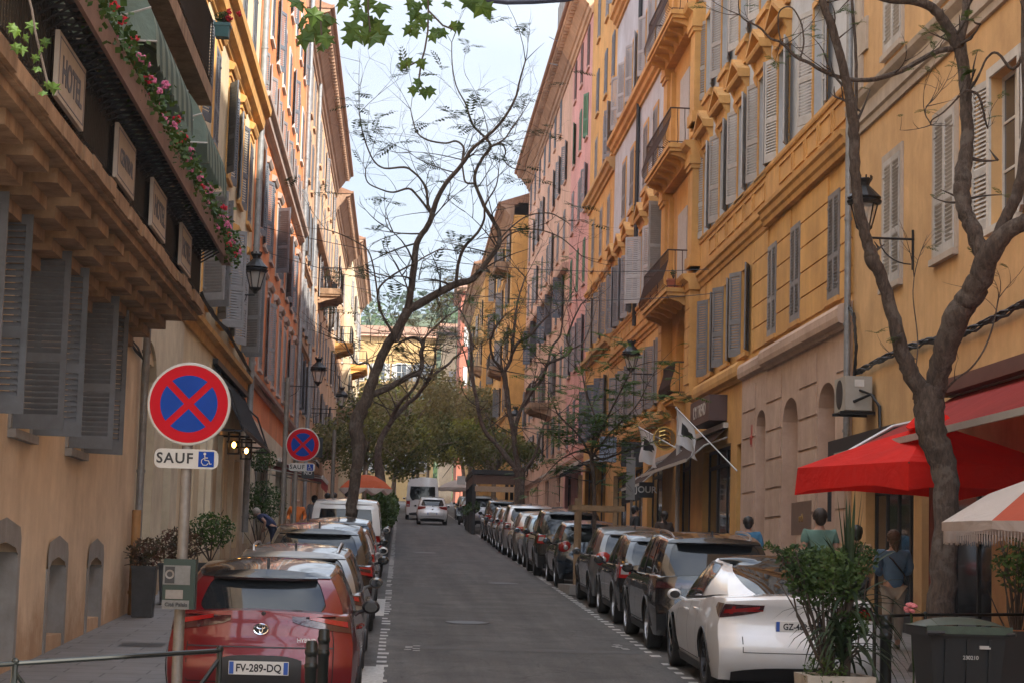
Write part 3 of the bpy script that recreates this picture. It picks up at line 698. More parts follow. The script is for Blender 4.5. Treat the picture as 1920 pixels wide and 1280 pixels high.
balcony(L5,XL,-1,126,130,16.0,1.1,M_ochre,M_iron,1.,.02,2,.25,.25);balcony(L5,XL,-1,133,140,12.4,1.1,M_stone,M_iron,1.,.02,3,.25,.25)
L6=building('cream house closing the left row with a yellow balcony',-1,-4.0,143.2,178,24.5,M_cream,[
    dict(z=z,h=2.,w=1.,ys=rng(146,175,7),sh=S_grey,st=['open',(0,0)],style='bare',fine=False) for z in(10.4,13.8,17.2,20.8)],eav=(25.4,.9,M_orot),trim=M_white)
balcony(L6,-4.0,-1,150,156,17.0,1.2,M_yel,M_iron,1.,.02,3,.25,.25);balcony(L6,-4.0,-1,160,168,13.6,1.2,M_stone,M_iron,1.,.02,3,.25,.25)
# ---- buildings closing the view --------------------------------------------------------------------------------
def front_building(label,x0,x1,y,ztop,wm,cols,rows,trimm,eavem,z0=8,dep=12,sh=S_light,dz=2.,win=1.1):
    root=thing('apartment_building',label,'building',((x0+x1)/2,y,z0))
    b=MB(); b.box(x0,x1,y,y+dep,z0,ztop); b.build('wall',wm,root)
    b=MB(); b.box(x0-.5,x1+.5,y-.6,y+dep+.5,ztop,ztop+.35,0); b.prism([(y-.8,ztop+.35),(y+dep+.6,ztop+.35),(y+dep/2,ztop+2)],'x',x0-.6,x1+.6,1); b.build('roof',[eavem,M_tile],root)
    xs=rng(x0+1.6,x1-1.6,cols)
    for z in rows:
        for x in xs:
            w=MB(); w.box(x-win/2,x+win/2,y-.03,y+.02,z,z+dz,1)
            for a,c in((x-win/2-.1,x-win/2),(x+win/2,x+win/2+.1),(x-.03,x+.03)): w.box(a,c,y-.08,y-.03,z-.1,z+dz+.1,0)
            w.box(x-win/2,x+win/2,y-.075,y-.03,z+dz,z+dz+.12,0); w.box(x-win/2-.15,x+win/2+.15,y-.14,y,z-.18,z-.1,0); w.box(x-win/2,x+win/2,y-.07,y-.03,z+dz*.5,z+dz*.5+.05,0)
            o=w.build('window',[trimm,M_glass],root)
            for s in(-1,1):
                q=MB(); a=x+s*(win/2+.12); c=x+s*(win/2+.62); q.box(min(a,c),max(a,c),y-.07,y-.02,z,z+dz); q.build('shutter',sh,o)
    return root
M_red=mat('brick_red_render',(.40,.14,.09),.85,var=.1,streak=.3)
front_building('brick red house with white windows closing the end of the street',6.0,17,214,31.5,M_red,4,(13,17.2,21.4,25.6),M_white,M_salmon,8,12,S_white)
front_building('pale yellow block behind the trees at the end of the street on the left',-12,3.9,238,29,mat('sunny_yellow_render',(.46,.30,.13),.85,var=.08),6,(13,16.6,20.2,23.8),M_white,M_salmon,8,12,S_white)
front_building('grey and cream apartment house half hidden behind the red house',4.4,5.9,226,28,M_cream,1,(14,18,22),M_white,M_graystone,8,10,S_white,win=.4)

# unseen house added behind the camera to darken reflections and shade the near street
front_building('plain beige house closing the street behind the viewpoint',-16,20,-70,13,M_beige2,6,(3,6.5,10),M_white,M_orot,-3,12,S_grey)
# ================================================================ ground, road, pavements
def sheet(name,m,x0,x1,ys,dz,kind='structure',xs=None):
    b=MB()
    xs=xs or [x0,x1]
    for i in range(len(ys)-1):
        for j in range(len(xs)-1):
            b.quad((xs[j],ys[i],gz(ys[i])+dz),(xs[j+1],ys[i],gz(ys[i])+dz),(xs[j+1],ys[i+1],gz(ys[i+1])+dz),(xs[j],ys[i+1],gz(ys[i+1])+dz))
    o=b.build(name,m); tag(o,kind=kind); return o
YS=[-60,-20,0,20,60,120,180,240,300]
M_asph=mat('asphalt',(.092,.088,.086),.85,var=.22,scale=1.2,bump=.5,bscale=140,streak=0)
def road_mat():
    m=M_asph; nt=m.node_tree; N=nt.nodes; L=nt.links; b=N['Principled BSDF']; g=N.new('ShaderNodeNewGeometry')
    # fine aggregate speckle multiplied over broad patches
    n=N.new('ShaderNodeTexNoise'); n.inputs['Scale'].default_value=45; n.inputs['Detail'].default_value=3; L.new(g.outputs['Position'],n.inputs['Vector'])
    r=N.new('ShaderNodeValToRGB'); r.color_ramp.elements[0].position=.3; r.color_ramp.elements[1].position=.75; r.color_ramp.elements[0].color=(.6,.6,.6,1); r.color_ramp.elements[1].color=(1.35,1.33,1.3,1)
    L.new(n.outputs['Fac'],r.inputs['Fac'])
    mx=N.new('ShaderNodeMixRGB'); mx.blend_type='MULTIPLY'; mx.inputs['Fac'].default_value=1
    old=b.inputs['Base Color'].links[0].from_socket; L.new(old,mx.inputs['Color1']); L.new(r.outputs['Color'],mx.inputs['Color2']); last=mx.outputs['Color']
    # worn wheel tracks and drips drawn out along the street, wandering cracks
    for sc_,s_,lo,hi,c0,c1 in(((1.6,.05,1),1.2,.38,.62,.78,1.18),((.5,.35,1),2.5,.42,.58,.86,1.1)):
        mp=N.new('ShaderNodeMapping'); mp.inputs['Scale'].default_value=sc_; L.new(g.outputs['Position'],mp.inputs['Vector'])
        n=N.new('ShaderNodeTexNoise'); n.inputs['Scale'].default_value=s_; n.inputs['Detail'].default_value=8; n.inputs['Roughness'].default_value=.65; L.new(mp.outputs['Vector'],n.inputs['Vector'])
        q=N.new('ShaderNodeValToRGB'); q.color_ramp.elements[0].position=lo; q.color_ramp.elements[1].position=hi; q.color_ramp.elements[0].color=(c0,c0,c0,1); q.color_ramp.elements[1].color=(c1,c1*.99,c1*.98,1); L.new(n.outputs['Fac'],q.inputs['Fac'])
        m=N.new('ShaderNodeMixRGB'); m.blend_type='MULTIPLY'; m.inputs['Fac'].default_value=1; L.new(last,m.inputs['Color1']); L.new(q.outputs['Color'],m.inputs['Color2']); last=m.outputs['Color']
    v=N.new('ShaderNodeTexVoronoi'); v.feature='DISTANCE_TO_EDGE'; v.inputs['Scale'].default_value=.55; nn=N.new('ShaderNodeTexNoise'); nn.inputs['Scale'].default_value=1.5; nn.inputs['Detail'].default_value=6
    L.new(g.outputs['Position'],nn.inputs['Vector']); ad=N.new('ShaderNodeMixRGB'); ad.blend_type='ADD'; ad.inputs['Fac'].default_value=.9; L.new(g.outputs['Position'],ad.inputs['Color1']); L.new(nn.outputs['Color'],ad.inputs['Color2']); L.new(ad.outputs['Color'],v.inputs['Vector'])
    q=N.new('ShaderNodeValToRGB'); q.color_ramp.elements[0].position=.0; q.color_ramp.elements[1].position=.012; q.color_ramp.elements[0].color=(.55,.55,.55,1); q.color_ramp.elements[1].color=(1,1,1,1); L.new(v.outputs['Distance'],q.inputs['Fac'])
    m=N.new('ShaderNodeMixRGB'); m.blend_type='MULTIPLY'; m.inputs['Fac'].default_value=.8; L.new(last,m.inputs['Color1']); L.new(q.outputs['Color'],m.inputs['Color2']); L.new(m.outputs['Color'],b.inputs['Base Color'])
road_mat()
M_ground=mat('ground_dust',(.16,.14,.12),.95,var=.2,scale=.3)
b=MB()
yy=[-60,0,60,120,180,240,300,2500]
xx=[-2500,-60,60,2500]
for i in range(len(yy)-1):
    for j in range(3):
        P=[(xx[j],yy[i]),(xx[j+1],yy[i]),(xx[j+1],yy[i+1]),(xx[j],yy[i+1])]
        b.add([(x,y,gz(min(y,300))-.06) for x,y in P],[(0,1,2,3)])
tag(b.build('ground',M_ground),kind='structure')
sheet('road',M_asph,-2.2,5.72,YS,0)
M_pave=mat('pavement_slabs',(.21,.20,.195),.8,var=.15,scale=2,bump=.15,bscale=60)
def slabs(m,sx,sy,fac=.55):
    nt=m.node_tree;N=nt.nodes;L=nt.links;b=N['Principled BSDF'];g=N.new('ShaderNodeNewGeometry')
    mp=N.new('ShaderNodeMapping'); mp.inputs['Rotation'].default_value=(0,0,math.pi/2); L.new(g.outputs['Position'],mp.inputs['Vector'])
    t=N.new('ShaderNodeTexBrick'); t.inputs['Scale'].default_value=1; t.inputs['Brick Width'].default_value=sx; t.inputs['Row Height'].default_value=sy; t.inputs['Mortar Size'].default_value=.012
    t.inputs['Color1'].default_value=(1,1,1,1); t.inputs['Color2'].default_value=(.88,.87,.86,1); t.inputs['Mortar'].default_value=(fac,fac,fac,1)
    mp.inputs['Rotation'].default_value=(0,0,0)
    L.new(mp.outputs['Vector'],t.inputs['Vector'])
    mx=N.new('ShaderNodeMixRGB'); mx.blend_type='MULTIPLY'; mx.inputs['Fac'].default_value=1
    old=b.inputs['Base Color'].links[0].from_socket; L.new(old,mx.inputs['Color1']); L.new(t.outputs['Color'],mx.inputs['Color2']); L.new(mx.outputs['Color'],b.inputs['Base Color'])
slabs(M_pave,.9,.42)
sheet('pavement',M_pave,-5.0,-2.35,YS[1:],KERB); sheet('pavement',M_pave,5.87,9.0,YS[1:],KERB)
M_kerb=mat('kerb_stone',(.24,.23,.22),.85,var=.15,scale=3,bump=.2)
for x0,x1 in((-2.35,-2.2),(5.72,5.87)):
    b=MB()
    for i in range(1,len(YS)-1):
        a,c=YS[i],YS[i+1]
        b.add([(x0,a,gz(a)+KERB+.004),(x1,a,gz(a)+KERB+.004),(x1,c,gz(c)+KERB+.004),(x0,c,gz(c)+KERB+.004),(x0,a,gz(a)-.05),(x1,a,gz(a)-.05),(x1,c,gz(c)-.05),(x0,c,gz(c)-.05)],[(0,1,2,3),(0,4,7,3),(1,2,6,5)])
    tag(b.build('kerb',M_kerb),kind='structure')
# drain cover on the left pavement, dark patch
M_mark=mat('worn_road_paint',(.44,.43,.41),.8,var=.35,scale=18,bump=.2,bscale=120)
b=MB()
y=14.
while y<150:
    for x,L in((-.22,.22),(3.55,.22)):
        if random.random()<.88 and not(x<0 and 15.5<y<16): 
            a=y+random.uniform(-.03,.03)
            w=random.uniform(.09,.15)
            b.quad((x,a,gz(a)+.004),(x+w,a,gz(a)+.004),(x+w,a+.27,gz(a+.27)+.004),(x,a+.27,gz(a+.27)+.004))
    y+=.62 
for y0,y1,x0,x1 in((16.0,25.2,-.62,-.12),(34.6,39.5,-.62,-.2),): b.quad((x0,y0,gz(y0)+.005),(x1,y0,gz(y0)+.005),(x1,y1,gz(y1)+.005),(x0,y1,gz(y1)+.005))
tag(b.build('road_markings',M_mark),kind='structure')
# ghost symbols of old bay markings
b=MB()
for (px,py) in((770,1215),(1155,1213)):
    p=A(px,py,27)
    d=ray(px,py); t=(EYE)/(SL*d.y-d.z); p=EY+d*t
    for i in range(6):
        x=p.x-.16+random.uniform(0,.26); y=p.y-.4+i*.16; b.quad((x,y,gz(y)+.006),(x+.1,y,gz(y)+.006),(x+.1,y+.07,gz(y+.07)+.006),(x,y+.07,gz(y+.07)+.006))
tag(b.build('road_symbols',M_mark),kind='structure')
# repaired asphalt patch
b=MB()
for y0,y1,x0,x1 in((38.5,44.5,.15,.85),(60,61.0,.1,3.4),(28,28.5,-.1,3.5)): b.quad((x0,y0,gz(y0)+.0035),(x1,y0,gz(y0)+.0035),(x1,y1,gz(y1)+.0035),(x0,y1,gz(y1)+.0035))
tag(b.build('asphalt_patches',mat('newer_asphalt',(.075,.072,.07),.85,var=.2,scale=5,bump=.3,bscale=90)),kind='structure')
for mx_,my_ in((1.2,33.5),(2.5,47),(.9,66)):
    b=MB(); n=24; b.add([(mx_+.36*math.cos(6.283*k/n),my_+.36*math.sin(6.283*k/n),gz(my_+.36*math.sin(6.283*k/n))+.007) for k in range(n)],[tuple(range(n))]); b.lathe([(.33,0),(.37,0)],(mx_,my_,gz(my_)+.012),24)
    tag(b.build('manhole_cover',M_iron),kind='structure')
# wooded hill behind the town
def hillz(x,y): 
    t=max(0,min(1,(y-290)/260.)); return 9+ t*t*(3-2*t)*(55+5*math.sin(x*.013+1)+3*math.sin(x*.05)) 
b=MB(); nx,ny=40,24
for j in range(ny+1):
    for i in range(nx+1):
        x=-360+720*i/nx; y=285+500*j/ny; b.v.append((x,y,hillz(x,y)+random.uniform(-1,1)))
for j in range(ny):
    for i in range(nx):
        a=j*(nx+1)+i; b.f.append((a,a+1,a+nx+2,a+nx+1)); b.m.append(0)
tag(b.build('hills',mat('hill_scrub',(.07,.09,.035),.95,var=.35,scale=.08),smooth=True),kind='structure')
def clump(b,c,r,n,s,flat=.8,m=0,kk=None):
    for _ in range(n):
        d=Vector((random.gauss(0,1),random.gauss(0,1),random.gauss(0,1))).normalized()*(random.random()**.35)*r
        p=Vector(c)+Vector((d.x,d.y,d.z*flat)); nn=Vector((random.gauss(0,1),random.gauss(0,1),random.gauss(0,1)+.6)).normalized()
        t=nn.orthogonal().normalized(); u=nn.cross(t); k=s*random.uniform(.6,1.4)
        b.add([p-t*k,p+u*k*.6,p+t*k,p-u*k*.6],[(0,1,2,3)],m)
b=MB()
for _ in range(300):
    y=random.uniform(300,600); x=random.uniform(-70,110)*(y/450)
    if _%3==0: x=random.uniform(-250,260)
    r=random.uniform(4,8)
    clump(b,(x,y,hillz(x,y)+r*.45),r,140,.75,.8,m=random.choice((0,0,1,1,2)))
tag(b.build('hill_woodland',[leafmat('hill_leaf_dark',(.02,.045,.015),(.05,.09,.03),.2,.2),leafmat('hill_leaf_mid',(.045,.09,.03),(.10,.16,.05),.2,.2),leafmat('hill_leaf_olive',(.07,.09,.03),(.13,.14,.05),.2,.2)]),kind='stuff')
# ================================================================ vehicles
def lerp(a,b,t): return a+(b-a)*t
def pl(pts,x):
    if x<=pts[0][0]: return pts[0][1]
    for (a,b),(c,d) in zip(pts,pts[1:]):
        if x<=c:
            t=(x-a)/(c-a) if c>a else 0
            return b+(d-b)*t
    return pts[-1][1]
def sm(pts,x):
    # smoothed piecewise profile
    e=.04; return (pl(pts,x-e)+2*pl(pts,x)+pl(pts,x+e))/4
def carpaint(name,col,metal=.5,rough=.28):
    return mat('paint_'+name,col,rough,metal,var=.04,scale=2,coat=1.)
M_tyre=mat('tyre_rubber',(.022,.021,.021),.8,var=.2,scale=30,bump=.3,bscale=60)
M_rim=mat('alloy_rim',(.38,.38,.39),.3,.9,var=0)
M_rimd=mat('dark_rim',(.05,.05,.055),.35,.7,var=0)
M_cglass=mat('car_glass',(.012,.015,.018),.04,var=0,spec=.55)
M_seam=mat('panel_gap',(.006,.006,.006),.8,var=0)
M_lampred=mat('red_lamp_lens',(.30,.012,.012),.12,var=.15,scale=30,coat=1.)
M_lampdark=mat('smoked_lamp_lens',(.05,.012,.014),.1,var=0,coat=1.)
M_lampw=mat('clear_lamp_lens',(.45,.45,.45),.12,.3,var=.1,scale=20,coat=1.)
M_plate=mat('plate_white',(.62,.62,.6),.45,var=.05)
M_plblue=mat('plate_blue',(.02,.08,.35),.45,var=0)
WH={}
def wheel_meshes(r,rim,spokes):
    k=(r,rim.name,spokes)
    if k in WH: return WH[k]
    w=.105; b=MB()
    b.lathe([(r*.66,-w),(r*.93,-w),(r*.985,-w*.8),(r,-w*.4),(r,w*.4),(r*.985,w*.8),(r*.93,w),(r*.66,w),(r*.62,w*.5),(r*.62,-w*.5),(r*.66,-w)],n=28,ax='x')
    ty=b.mesh('tyre',M_tyre,True)
    q=MB(); R=r*.665
    q.lathe([(R,w*.95),(R*.95,w*.95),(R*.92,w*.5),(R*.92,-w*.2)],n=28,ax='x')
    q.lathe([(R*.92,w*.15),(0.001,w*.15)],n=28,ax='x',m=1)
    q.lathe([(R*.18,w*.2),(R*.18,w*.72),(R*.12,w*.8),(.001,w*.8)],n=12,ax='x')
    for i in range(spokes):
        a=2*math.pi*i/spokes
        for da in(-.14,.14):
            t0=.03; ca,sa=math.cos(a+da*.5),math.sin(a+da*.5); cb,sb=math.cos(a+da),math.sin(a+da)
            ta=(-sa,ca)
            def P(rr,c,s,o,x): return (x,rr*c-o*s,rr*s+o*c)
            o=R*.05; vs=[P(R*.12,ca,sa,-o,w*.7),P(R*.12,ca,sa,o,w*.7),P(R*.95,cb,sb,o,w*.85),P(R*.95,cb,sb,-o,w*.85),P(R*.12,ca,sa,-o,w*.3),P(R*.12,ca,sa,o,w*.3),P(R*.95,cb,sb,o,w*.4),P(R*.95,cb,sb,-o,w*.4)]
            q.add(vs,[(0,1,2,3),(0,4,5,1),(3,7,4,0),(1,5,6,2),(2,6,7,3)])
    WH[k]=(ty,q.mesh('rim',[rim,M_seam])); return WH[k]
US_=[-1,-.985,-.95,-.88,-.75,-.6,-.45,-.3,-.15,0,.15,.3,.45,.6,.75,.88,.95,.985,1]
def boxsurf(b,fn,us,vs,ws,faces='LRBFTU',m=0):
    """surface of a deformed box: L/R u=-1/1, B/F v=0/1 (back/front), T top w=1, U underside"""
    idx={}; V=[]; Fc=[]
    def g(i,j,k):
        key=(i,j,k)
        if key not in idx: idx[key]=len(V); V.append(fn(us[i],vs[j],ws[k]))
        return idx[key]
    nu,nv,nw=len(us)-1,len(vs)-1,len(ws)-1
    if 'L' in faces:
        for j in range(nv):
            for k in range(nw): Fc.append((g(0,j,k),g(0,j,k+1),g(0,j+1,k+1),g(0,j+1,k)))
    if 'R' in faces:
        for j in range(nv):
            for k in range(nw): Fc.append((g(nu,j,k),g(nu,j+1,k),g(nu,j+1,k+1),g(nu,j,k+1)))
    if 'B' in faces:
        for i in range(nu):
            for k in range(nw): Fc.append((g(i,0,k),g(i+1,0,k),g(i+1,0,k+1),g(i,0,k+1)))
    if 'F' in faces:
        for i in range(nu):
            for k in range(nw): Fc.append((g(i,nv,k),g(i,nv,k+1),g(i+1,nv,k+1),g(i+1,nv,k)))
    if 'T' in faces:
        for i in range(nu):
            for j in range(nv): Fc.append((g(i,j,nw),g(i+1,j,nw),g(i+1,j+1,nw),g(i,j+1,nw)))
    if 'U' in faces:
        for i in range(nu):
            for j in range(nv): Fc.append((g(i,j,0),g(i,j+1,0),g(i+1,j+1,0),g(i+1,j,0)))
    b.add(V,Fc,m); return b
class Car:
    def __init__(s,**k):
        d=dict(L=4.3,Wd=1.8,H=1.5,gc=.2,r=.32,wb=2.6,ro=.85,
            top=[(0,.93),(.1,.97),(1.0,.95),(2.9,.93),(3.3,.90),(4.0,.74),(4.3,.62)],
            rear=[(.2,.14),(.35,.03),(.5,0),(.66,.02),(.72,.07),(.95,.12),(1.1,.2)],
            front=[(.2,-.1),(.45,0),(.7,-.06),(.9,-.3)],
            side=[(.2,.9),(.3,.955),(.5,.995),(.68,1.0),(.82,.975),(.93,.945),(1.1,.90)],
            g=dict(base=[(.0,.0)],y0=.2,y1=.75,y2=2.75,y3=3.55,tw=.74,bw=.9,crown=.05,rr=.1),
            pillars=((0,.12),(.40,.44),(.70,.725)),hatch=True)
        d.update(k); s.__dict__.update(d)
    def body(s,u,v,w,off=0):
        y0=lerp(.0,s.L,v); zt=sm(s.top,y0); zb=s.gc
        # wheel arches lift the underside at the flanks
        for yw in(s.ro,s.ro+s.wb):
            R=s.r*1.16; dy=abs(y0-yw)
            if dy<R:
                h=math.sqrt(R*R-dy*dy)+s.r*.98
                if abs(u)>.7: zb=max(zb,h)
        if abs(u)>.7 and w==0: pass
        z=zb+(zt-zb)*w
        yr=sm(s.rear,z)+.13*abs(u)**4; yf=s.L+sm(s.front,z)-.34*abs(u)**3
        y=lerp(yr,yf,v)
        hw=sm(s.side,z*1.0)
        if z>zt-.02 and w>=1: hw*=.985
        tr=max(0,(.7-y)/.7); tf=max(0,(y-(s.L-1.0))/1.0)
        fac=1-.085*tr**2-.10*tf**2
        # fender swell
        for yw in(s.ro,s.ro+s.wb):
            fac+=.012*max(0,1-abs(y-yw)/.55)*(1 if z<.8 else .3)
        x=u*hw*fac*s.Wd/2
        zc=z
        if w>=1: zc+=.045*(1-u*u)
        return Vector((x,y,zc))
    def green(s,u,v,w):
        g=s.g; H=s.H; w=max(w,0.)
        yb0,yb1=g['y0'],g['y3']; yt0,yt1=g['y1'],g['y2']
        # curved ends
        ar=g.get('arc',.2); e=(1-ar)*w+ar*w**4
        y0=lerp(yb0,yt0,e)+g['rr']*abs(u)**3*(1-w*.5); y3=lerp(yb1,yt1,w**.95)-.22*abs(u)**3
        y=lerp(y0,y3,v)
        zb=sm(s.top,lerp(yb0,yb1,v))-.02
        yt=lerp(yt0,yt1,v)
        q=(v-.55)/.55; zt=H-.02-g['crown']*q*q*1.2
        z=zb+(zt-zb)*w
        bw,tw=g['bw'],g['tw']
        wd=lerp(bw,tw,w**g.get('te',1.6))*s.Wd/2
        t0=max(0,1-v/.25); t1=max(0,(v-.75)/.25)
        wd*=1-g.get('tap',.07)*t0**1.5-.08*t1**1.5
        x=u*wd
        if w>.86: x*=1-.045*((w-.86)/.14)**2
        if w>=.999: z+=.05*(1-u*u)
        return Vector((x,y,z))
    def patch(s,b,fn,a0,a1,c0,c1,na,nc,off,m=0,side=1):
        """fn(a,c)->point; c0,c1 may be callables of a; lifted by off along the outward normal"""
        V=[];Fs=[]
        for i in range(na+1):
            a=lerp(a0,a1,i/na); l=c0(i/na) if callable(c0) else c0; h=c1(i/na) if callable(c1) else c1
            for k in range(nc+1):
                c=lerp(l,h,k/nc); p=fn(a,c); e=.004
                da=fn(a+e,c)-fn(a-e,c); dc=fn(a,c+e)-fn(a,c-e); n=da.cross(dc)
                if n.length>0: n.normalize()
                V.append(p+n*off*side)
        for i in range(na):
            for k in range(nc):
                q=i*(nc+1)+k; Fs.append((q,q+nc+1,q+nc+2,q+1))
        b.add(V,Fs,m)
    # coordinate helpers returning points on the body skin
    def R(s,u,z):   # rear face
        zt=sm(s.top,0.); w=(z-s.gc)/(zt-s.gc); return s.body(u,0,max(0,min(.999,w)))
    def S(s,sg):
        def f(y,z):
            v=y/s.L; zt=sm(s.top,y); w=(z-s.gc)/(zt-s.gc)
            p=s.body(sg,max(0,min(1,v)),max(.001,min(.999,w))); 
            # ignore the arch remap: recompute z directly
            yr=sm(s.rear,z)+.13; yf=s.L+sm(s.front,z)-.34; yy=lerp(yr,yf,v)
            hw=sm(s.side,z); tr=max(0,(.7-yy)/.7); tf=max(0,(yy-(s.L-1.0))/1.0); fac=1-.085*tr**2-.10*tf**2
            for yw in(s.ro,s.ro+s.wb): fac+=.012*max(0,1-abs(yy-yw)/.55)*(1 if z<.8 else .3)
            return Vector((sg*hw*fac*s.Wd/2,yy,z))
        return f
def spread(n,extra=()):
    return sorted(set([i/n for i in range(n+1)])|set(extra))
def make_car(label,paint,x,y,spec,lo=False,group=None,lamp='wrap',lampm=None,name='parked_car',rim=None,spokes=5,plate=None,rails=False,fin=True,roof=None,badge=None,rot=0,chrome=False,diff=True,wiper=True,lampz=(.86,1.05),facing=0,plz=.62,mirm=None,lampin=.5,wagonbar=False,hl=True):
    s=Car(**spec); root=thing(name,label,'van' if 'van' in name else 'car',(x,y,gz(y)+.002),0,group)
    root.rotation_euler=(math.atan(SL),0,rad(rot))
    def done(b,n,m,auto=35,par=None): return b.build(n,m,par or root,world=False,auto=auto)
    nv=26 if lo else 58; ws=[0,.03,.12,.22,.34,.46,.58,.70,.8,.88,.94,.98,1] if not lo else [0,.05,.2,.4,.6,.8,.93,1]
    us=US_ if not lo else [-1,-.95,-.75,-.4,0,.4,.75,.95,1]
    b=MB(); boxsurf(b,s.body,us,spread(nv),ws,'LRBFT')
    done(b,'body',paint,40)
    b=MB(); b.box(-s.Wd/2+.24,s.Wd/2-.24,.35,s.L-.5,s.gc-.02,.8); done(b,'underbody',M_seam,None)
    gw=[0,.1,.25,.45,.65,.82,.92,.97,1]; gv=spread(16 if not lo else 8)
    sw_=s.g.get('sidewin')
    for nm,fc in(('rear_window','B'),('windscreen','F'),('side_window','L'),('side_window','R')):
        b=MB(); boxsurf(b,s.green,US_ if not lo else us,gv,gw,fc); 
        if sw_ and fc in 'LR': b.build('window_frame',paint,root,world=False,auto=50)
        else: done(b,nm,M_cglass,60)
    if sw_:
        for sg in(-1,1):
            b=MB(); f2=lambda a,c,sg=sg: s.green(sg,c,a)
            s.patch(b,f2,.07,.90,lambda t:lerp(sw_[0],sw_[1],t**.7),lambda t:lerp(.985,.955,t),10,14,.008,0,side=-sg); done(b,'side_window',M_cglass,50)
            b=MB(); s.patch(b,f2,.04,.07,sw_[0]-.02,.99,1,14,.010,0,side=-sg); s.patch(b,f2,.07,.93,.52,.545,8,1,.011,0,side=-sg); s.patch(b,f2,.90,.93,lambda t:sw_[1]-.01,.96,1,14,.010,0,side=-sg); done(b,'window_trim',M_black,50)
    # roof cap
    def rf(u,v,w):
        ww=lerp(s.g.get('rw',.93),1,w); p=s.green(u,lerp(-.0,1,v),ww); c=Vector((0,lerp(s.g['y1'],s.g['y2'],.5),.8)); d=(p-c); d.x*=1.0; 
        n=Vector((u*.007,-.02 if v==0 else(.012 if v==1 else 0),.007)); return p+n
    b=MB(); boxsurf(b,s.green if sw_ else rf,US_ if not lo else us,gv,[.97,.985,1] if sw_ else [0,.5,1],'T' if sw_ else 'LRBFT'); done(b,'roof',roof or paint,40)
    # pillars on both flanks and round the rear screen
    b=MB()
    for sg in(-1,1):
        f=lambda a,c,sg=sg: s.green(sg,a,c)
        for i,(v0,v1,mm) in enumerate(() if sw_ else s.pillars):
            s.patch(b,f,v0,v1,0,.96,3,8,.007,mm,side=sg)
        s.patch(b,f,.96,1.0,0,.96,2,8,.006,0,side=sg)
        s.patch(b,f,0,1,0,.05,16,1,.009,2,side=sg)
    fr=lambda a,c: s.green(c,0,a); k=s.g.get('dp',.86)
    if sw_: kf=lambda t: lerp(.40,.93,min(1,t*1.25)**.6)
    else: kf=lambda t: k*(1-.20*(1-min(1,t*3.5))**2-.10*max(0,(t-.75)/.25)**2)
    for sg in(-1,1): s.patch(b,fr,0,.97,lambda t:sg*kf(t),lambda t:sg*1.0,14,5,.008,0,side=-1)
    done(b,'pillar',[paint,M_black,M_chrome if chrome else M_black],50)
    # wheels
    ty,ri=wheel_meshes(s.r,rim or M_rim,spokes)
    for yw in(s.ro,s.ro+s.wb):
        for sg in(-1,1):
            wo=bpy.data.objects.new('wheel',None); C.objects.link(wo); wo.parent=root; wo.location=(sg*(s.Wd/2-.125),yw,s.r); wo.rotation_euler=(0,0,0 if sg>0 else math.pi)
            a=bpy.data.objects.new('tyre',ty); C.objects.link(a); a.parent=wo
            a=bpy.data.objects.new('rim',ri); C.objects.link(a); a.parent=wo
    # tail lamps
    lm=lampm or M_lampred
    z0,z1=lampz
    for sg in(-1,1):
        b=MB()
        fs=s.S(sg)
        if lamp=='wrap':
            s.patch(b,lambda a,c:s.R(a*sg,c),lampin,1.,lambda t:lerp(z0+.1,z0,t**.7),z1,8,4,.012,0,side=sg)
            s.patch(b,fs,.0,.30,lambda t:lerp(z0,z0+.1,t),lambda t:z1,4,3,.012,0,side=-sg if False else sg)
            s.patch(b,lambda a,c:s.R(a*sg,c),.56,.97,lambda t:lerp(z0+.12,z0+.05,t),lambda t:lerp(z0+.15,z0+.1,t),6,1,.018,1,side=sg)
        elif lamp=='tall':
            zz0,zz1=z0,z1
            s.patch(b,lambda a,c:s.R(a*sg,c),.80,1.,lambda t:zz0,lambda t:zz1,4,8,.014,0,side=sg)
            s.patch(b,fs,.0,.16,zz0,zz1,3,6,.014,0,side=sg)
            s.patch(b,lambda a,c:s.R(a*sg,c),.83,.97,zz0+.06,zz0+.16,3,1,.02,2,side=sg)
        elif lamp=='round':
            p=s.R(sg*.82,(z0+z1)/2); b.ball((p.x,p.y+.02,p.z),.13,12,8,0,(1.25,.5,1.1)); p2=p+Vector((0,-.045,0)); b.ball((p2.x,p2.y,p2.z),.055,8,6,2,(1,.5,1))
        elif lamp=='bar':
            s.patch(b,lambda a,c:s.R(a*sg,c),.02,1.,z0+.03,z1-.03,10,2,.012,0,side=sg)
            s.patch(b,fs,.0,.36,z0,z1,4,2,.012,0,side=sg)
        done(b,'taillight',[lm,M_lampred if lm is M_lampdark else M_lampdark,M_lampw],40)
    # bumper insert / diffuser
    if diff:
        b=MB(); s.patch(b,s.R,-.86,.86,s.gc,lambda t:s.gc+.17-.06*abs(2*t-1)**3,12,4,.012,0,side=1)
        for sg in(-1,1):
            s.patch(b,s.S(sg),s.ro+s.r*1.2,s.ro+s.wb-s.r*1.2,s.gc-.01,s.gc+.1,6,1,.012,0,side=sg)
        done(b,'bumper_trim',M_black,40)
    # arch lips
    for sg in(-1,1):
        fs=s.S(sg)
        for yw in(s.ro,s.ro+s.wb):
            b=MB(); R0=s.r*1.13; pts=[]
            for k in range(13):
                a=math.pi*k/12; yy=yw+R0*math.cos(a); zz=s.r*.98+R0*math.sin(a)
                pp=fs((yy-(sm(s.rear,.6)+.13))/( (s.L-.34)-(sm(s.rear,.6)+.13))*s.L,max(.25,zz)); pts.append((sg*(abs(pp.x)+.003),yy,max(.22,zz)))
            b.tube(pts,.014,5); done(b,'wheel_arch',M_black if diff else paint,60)
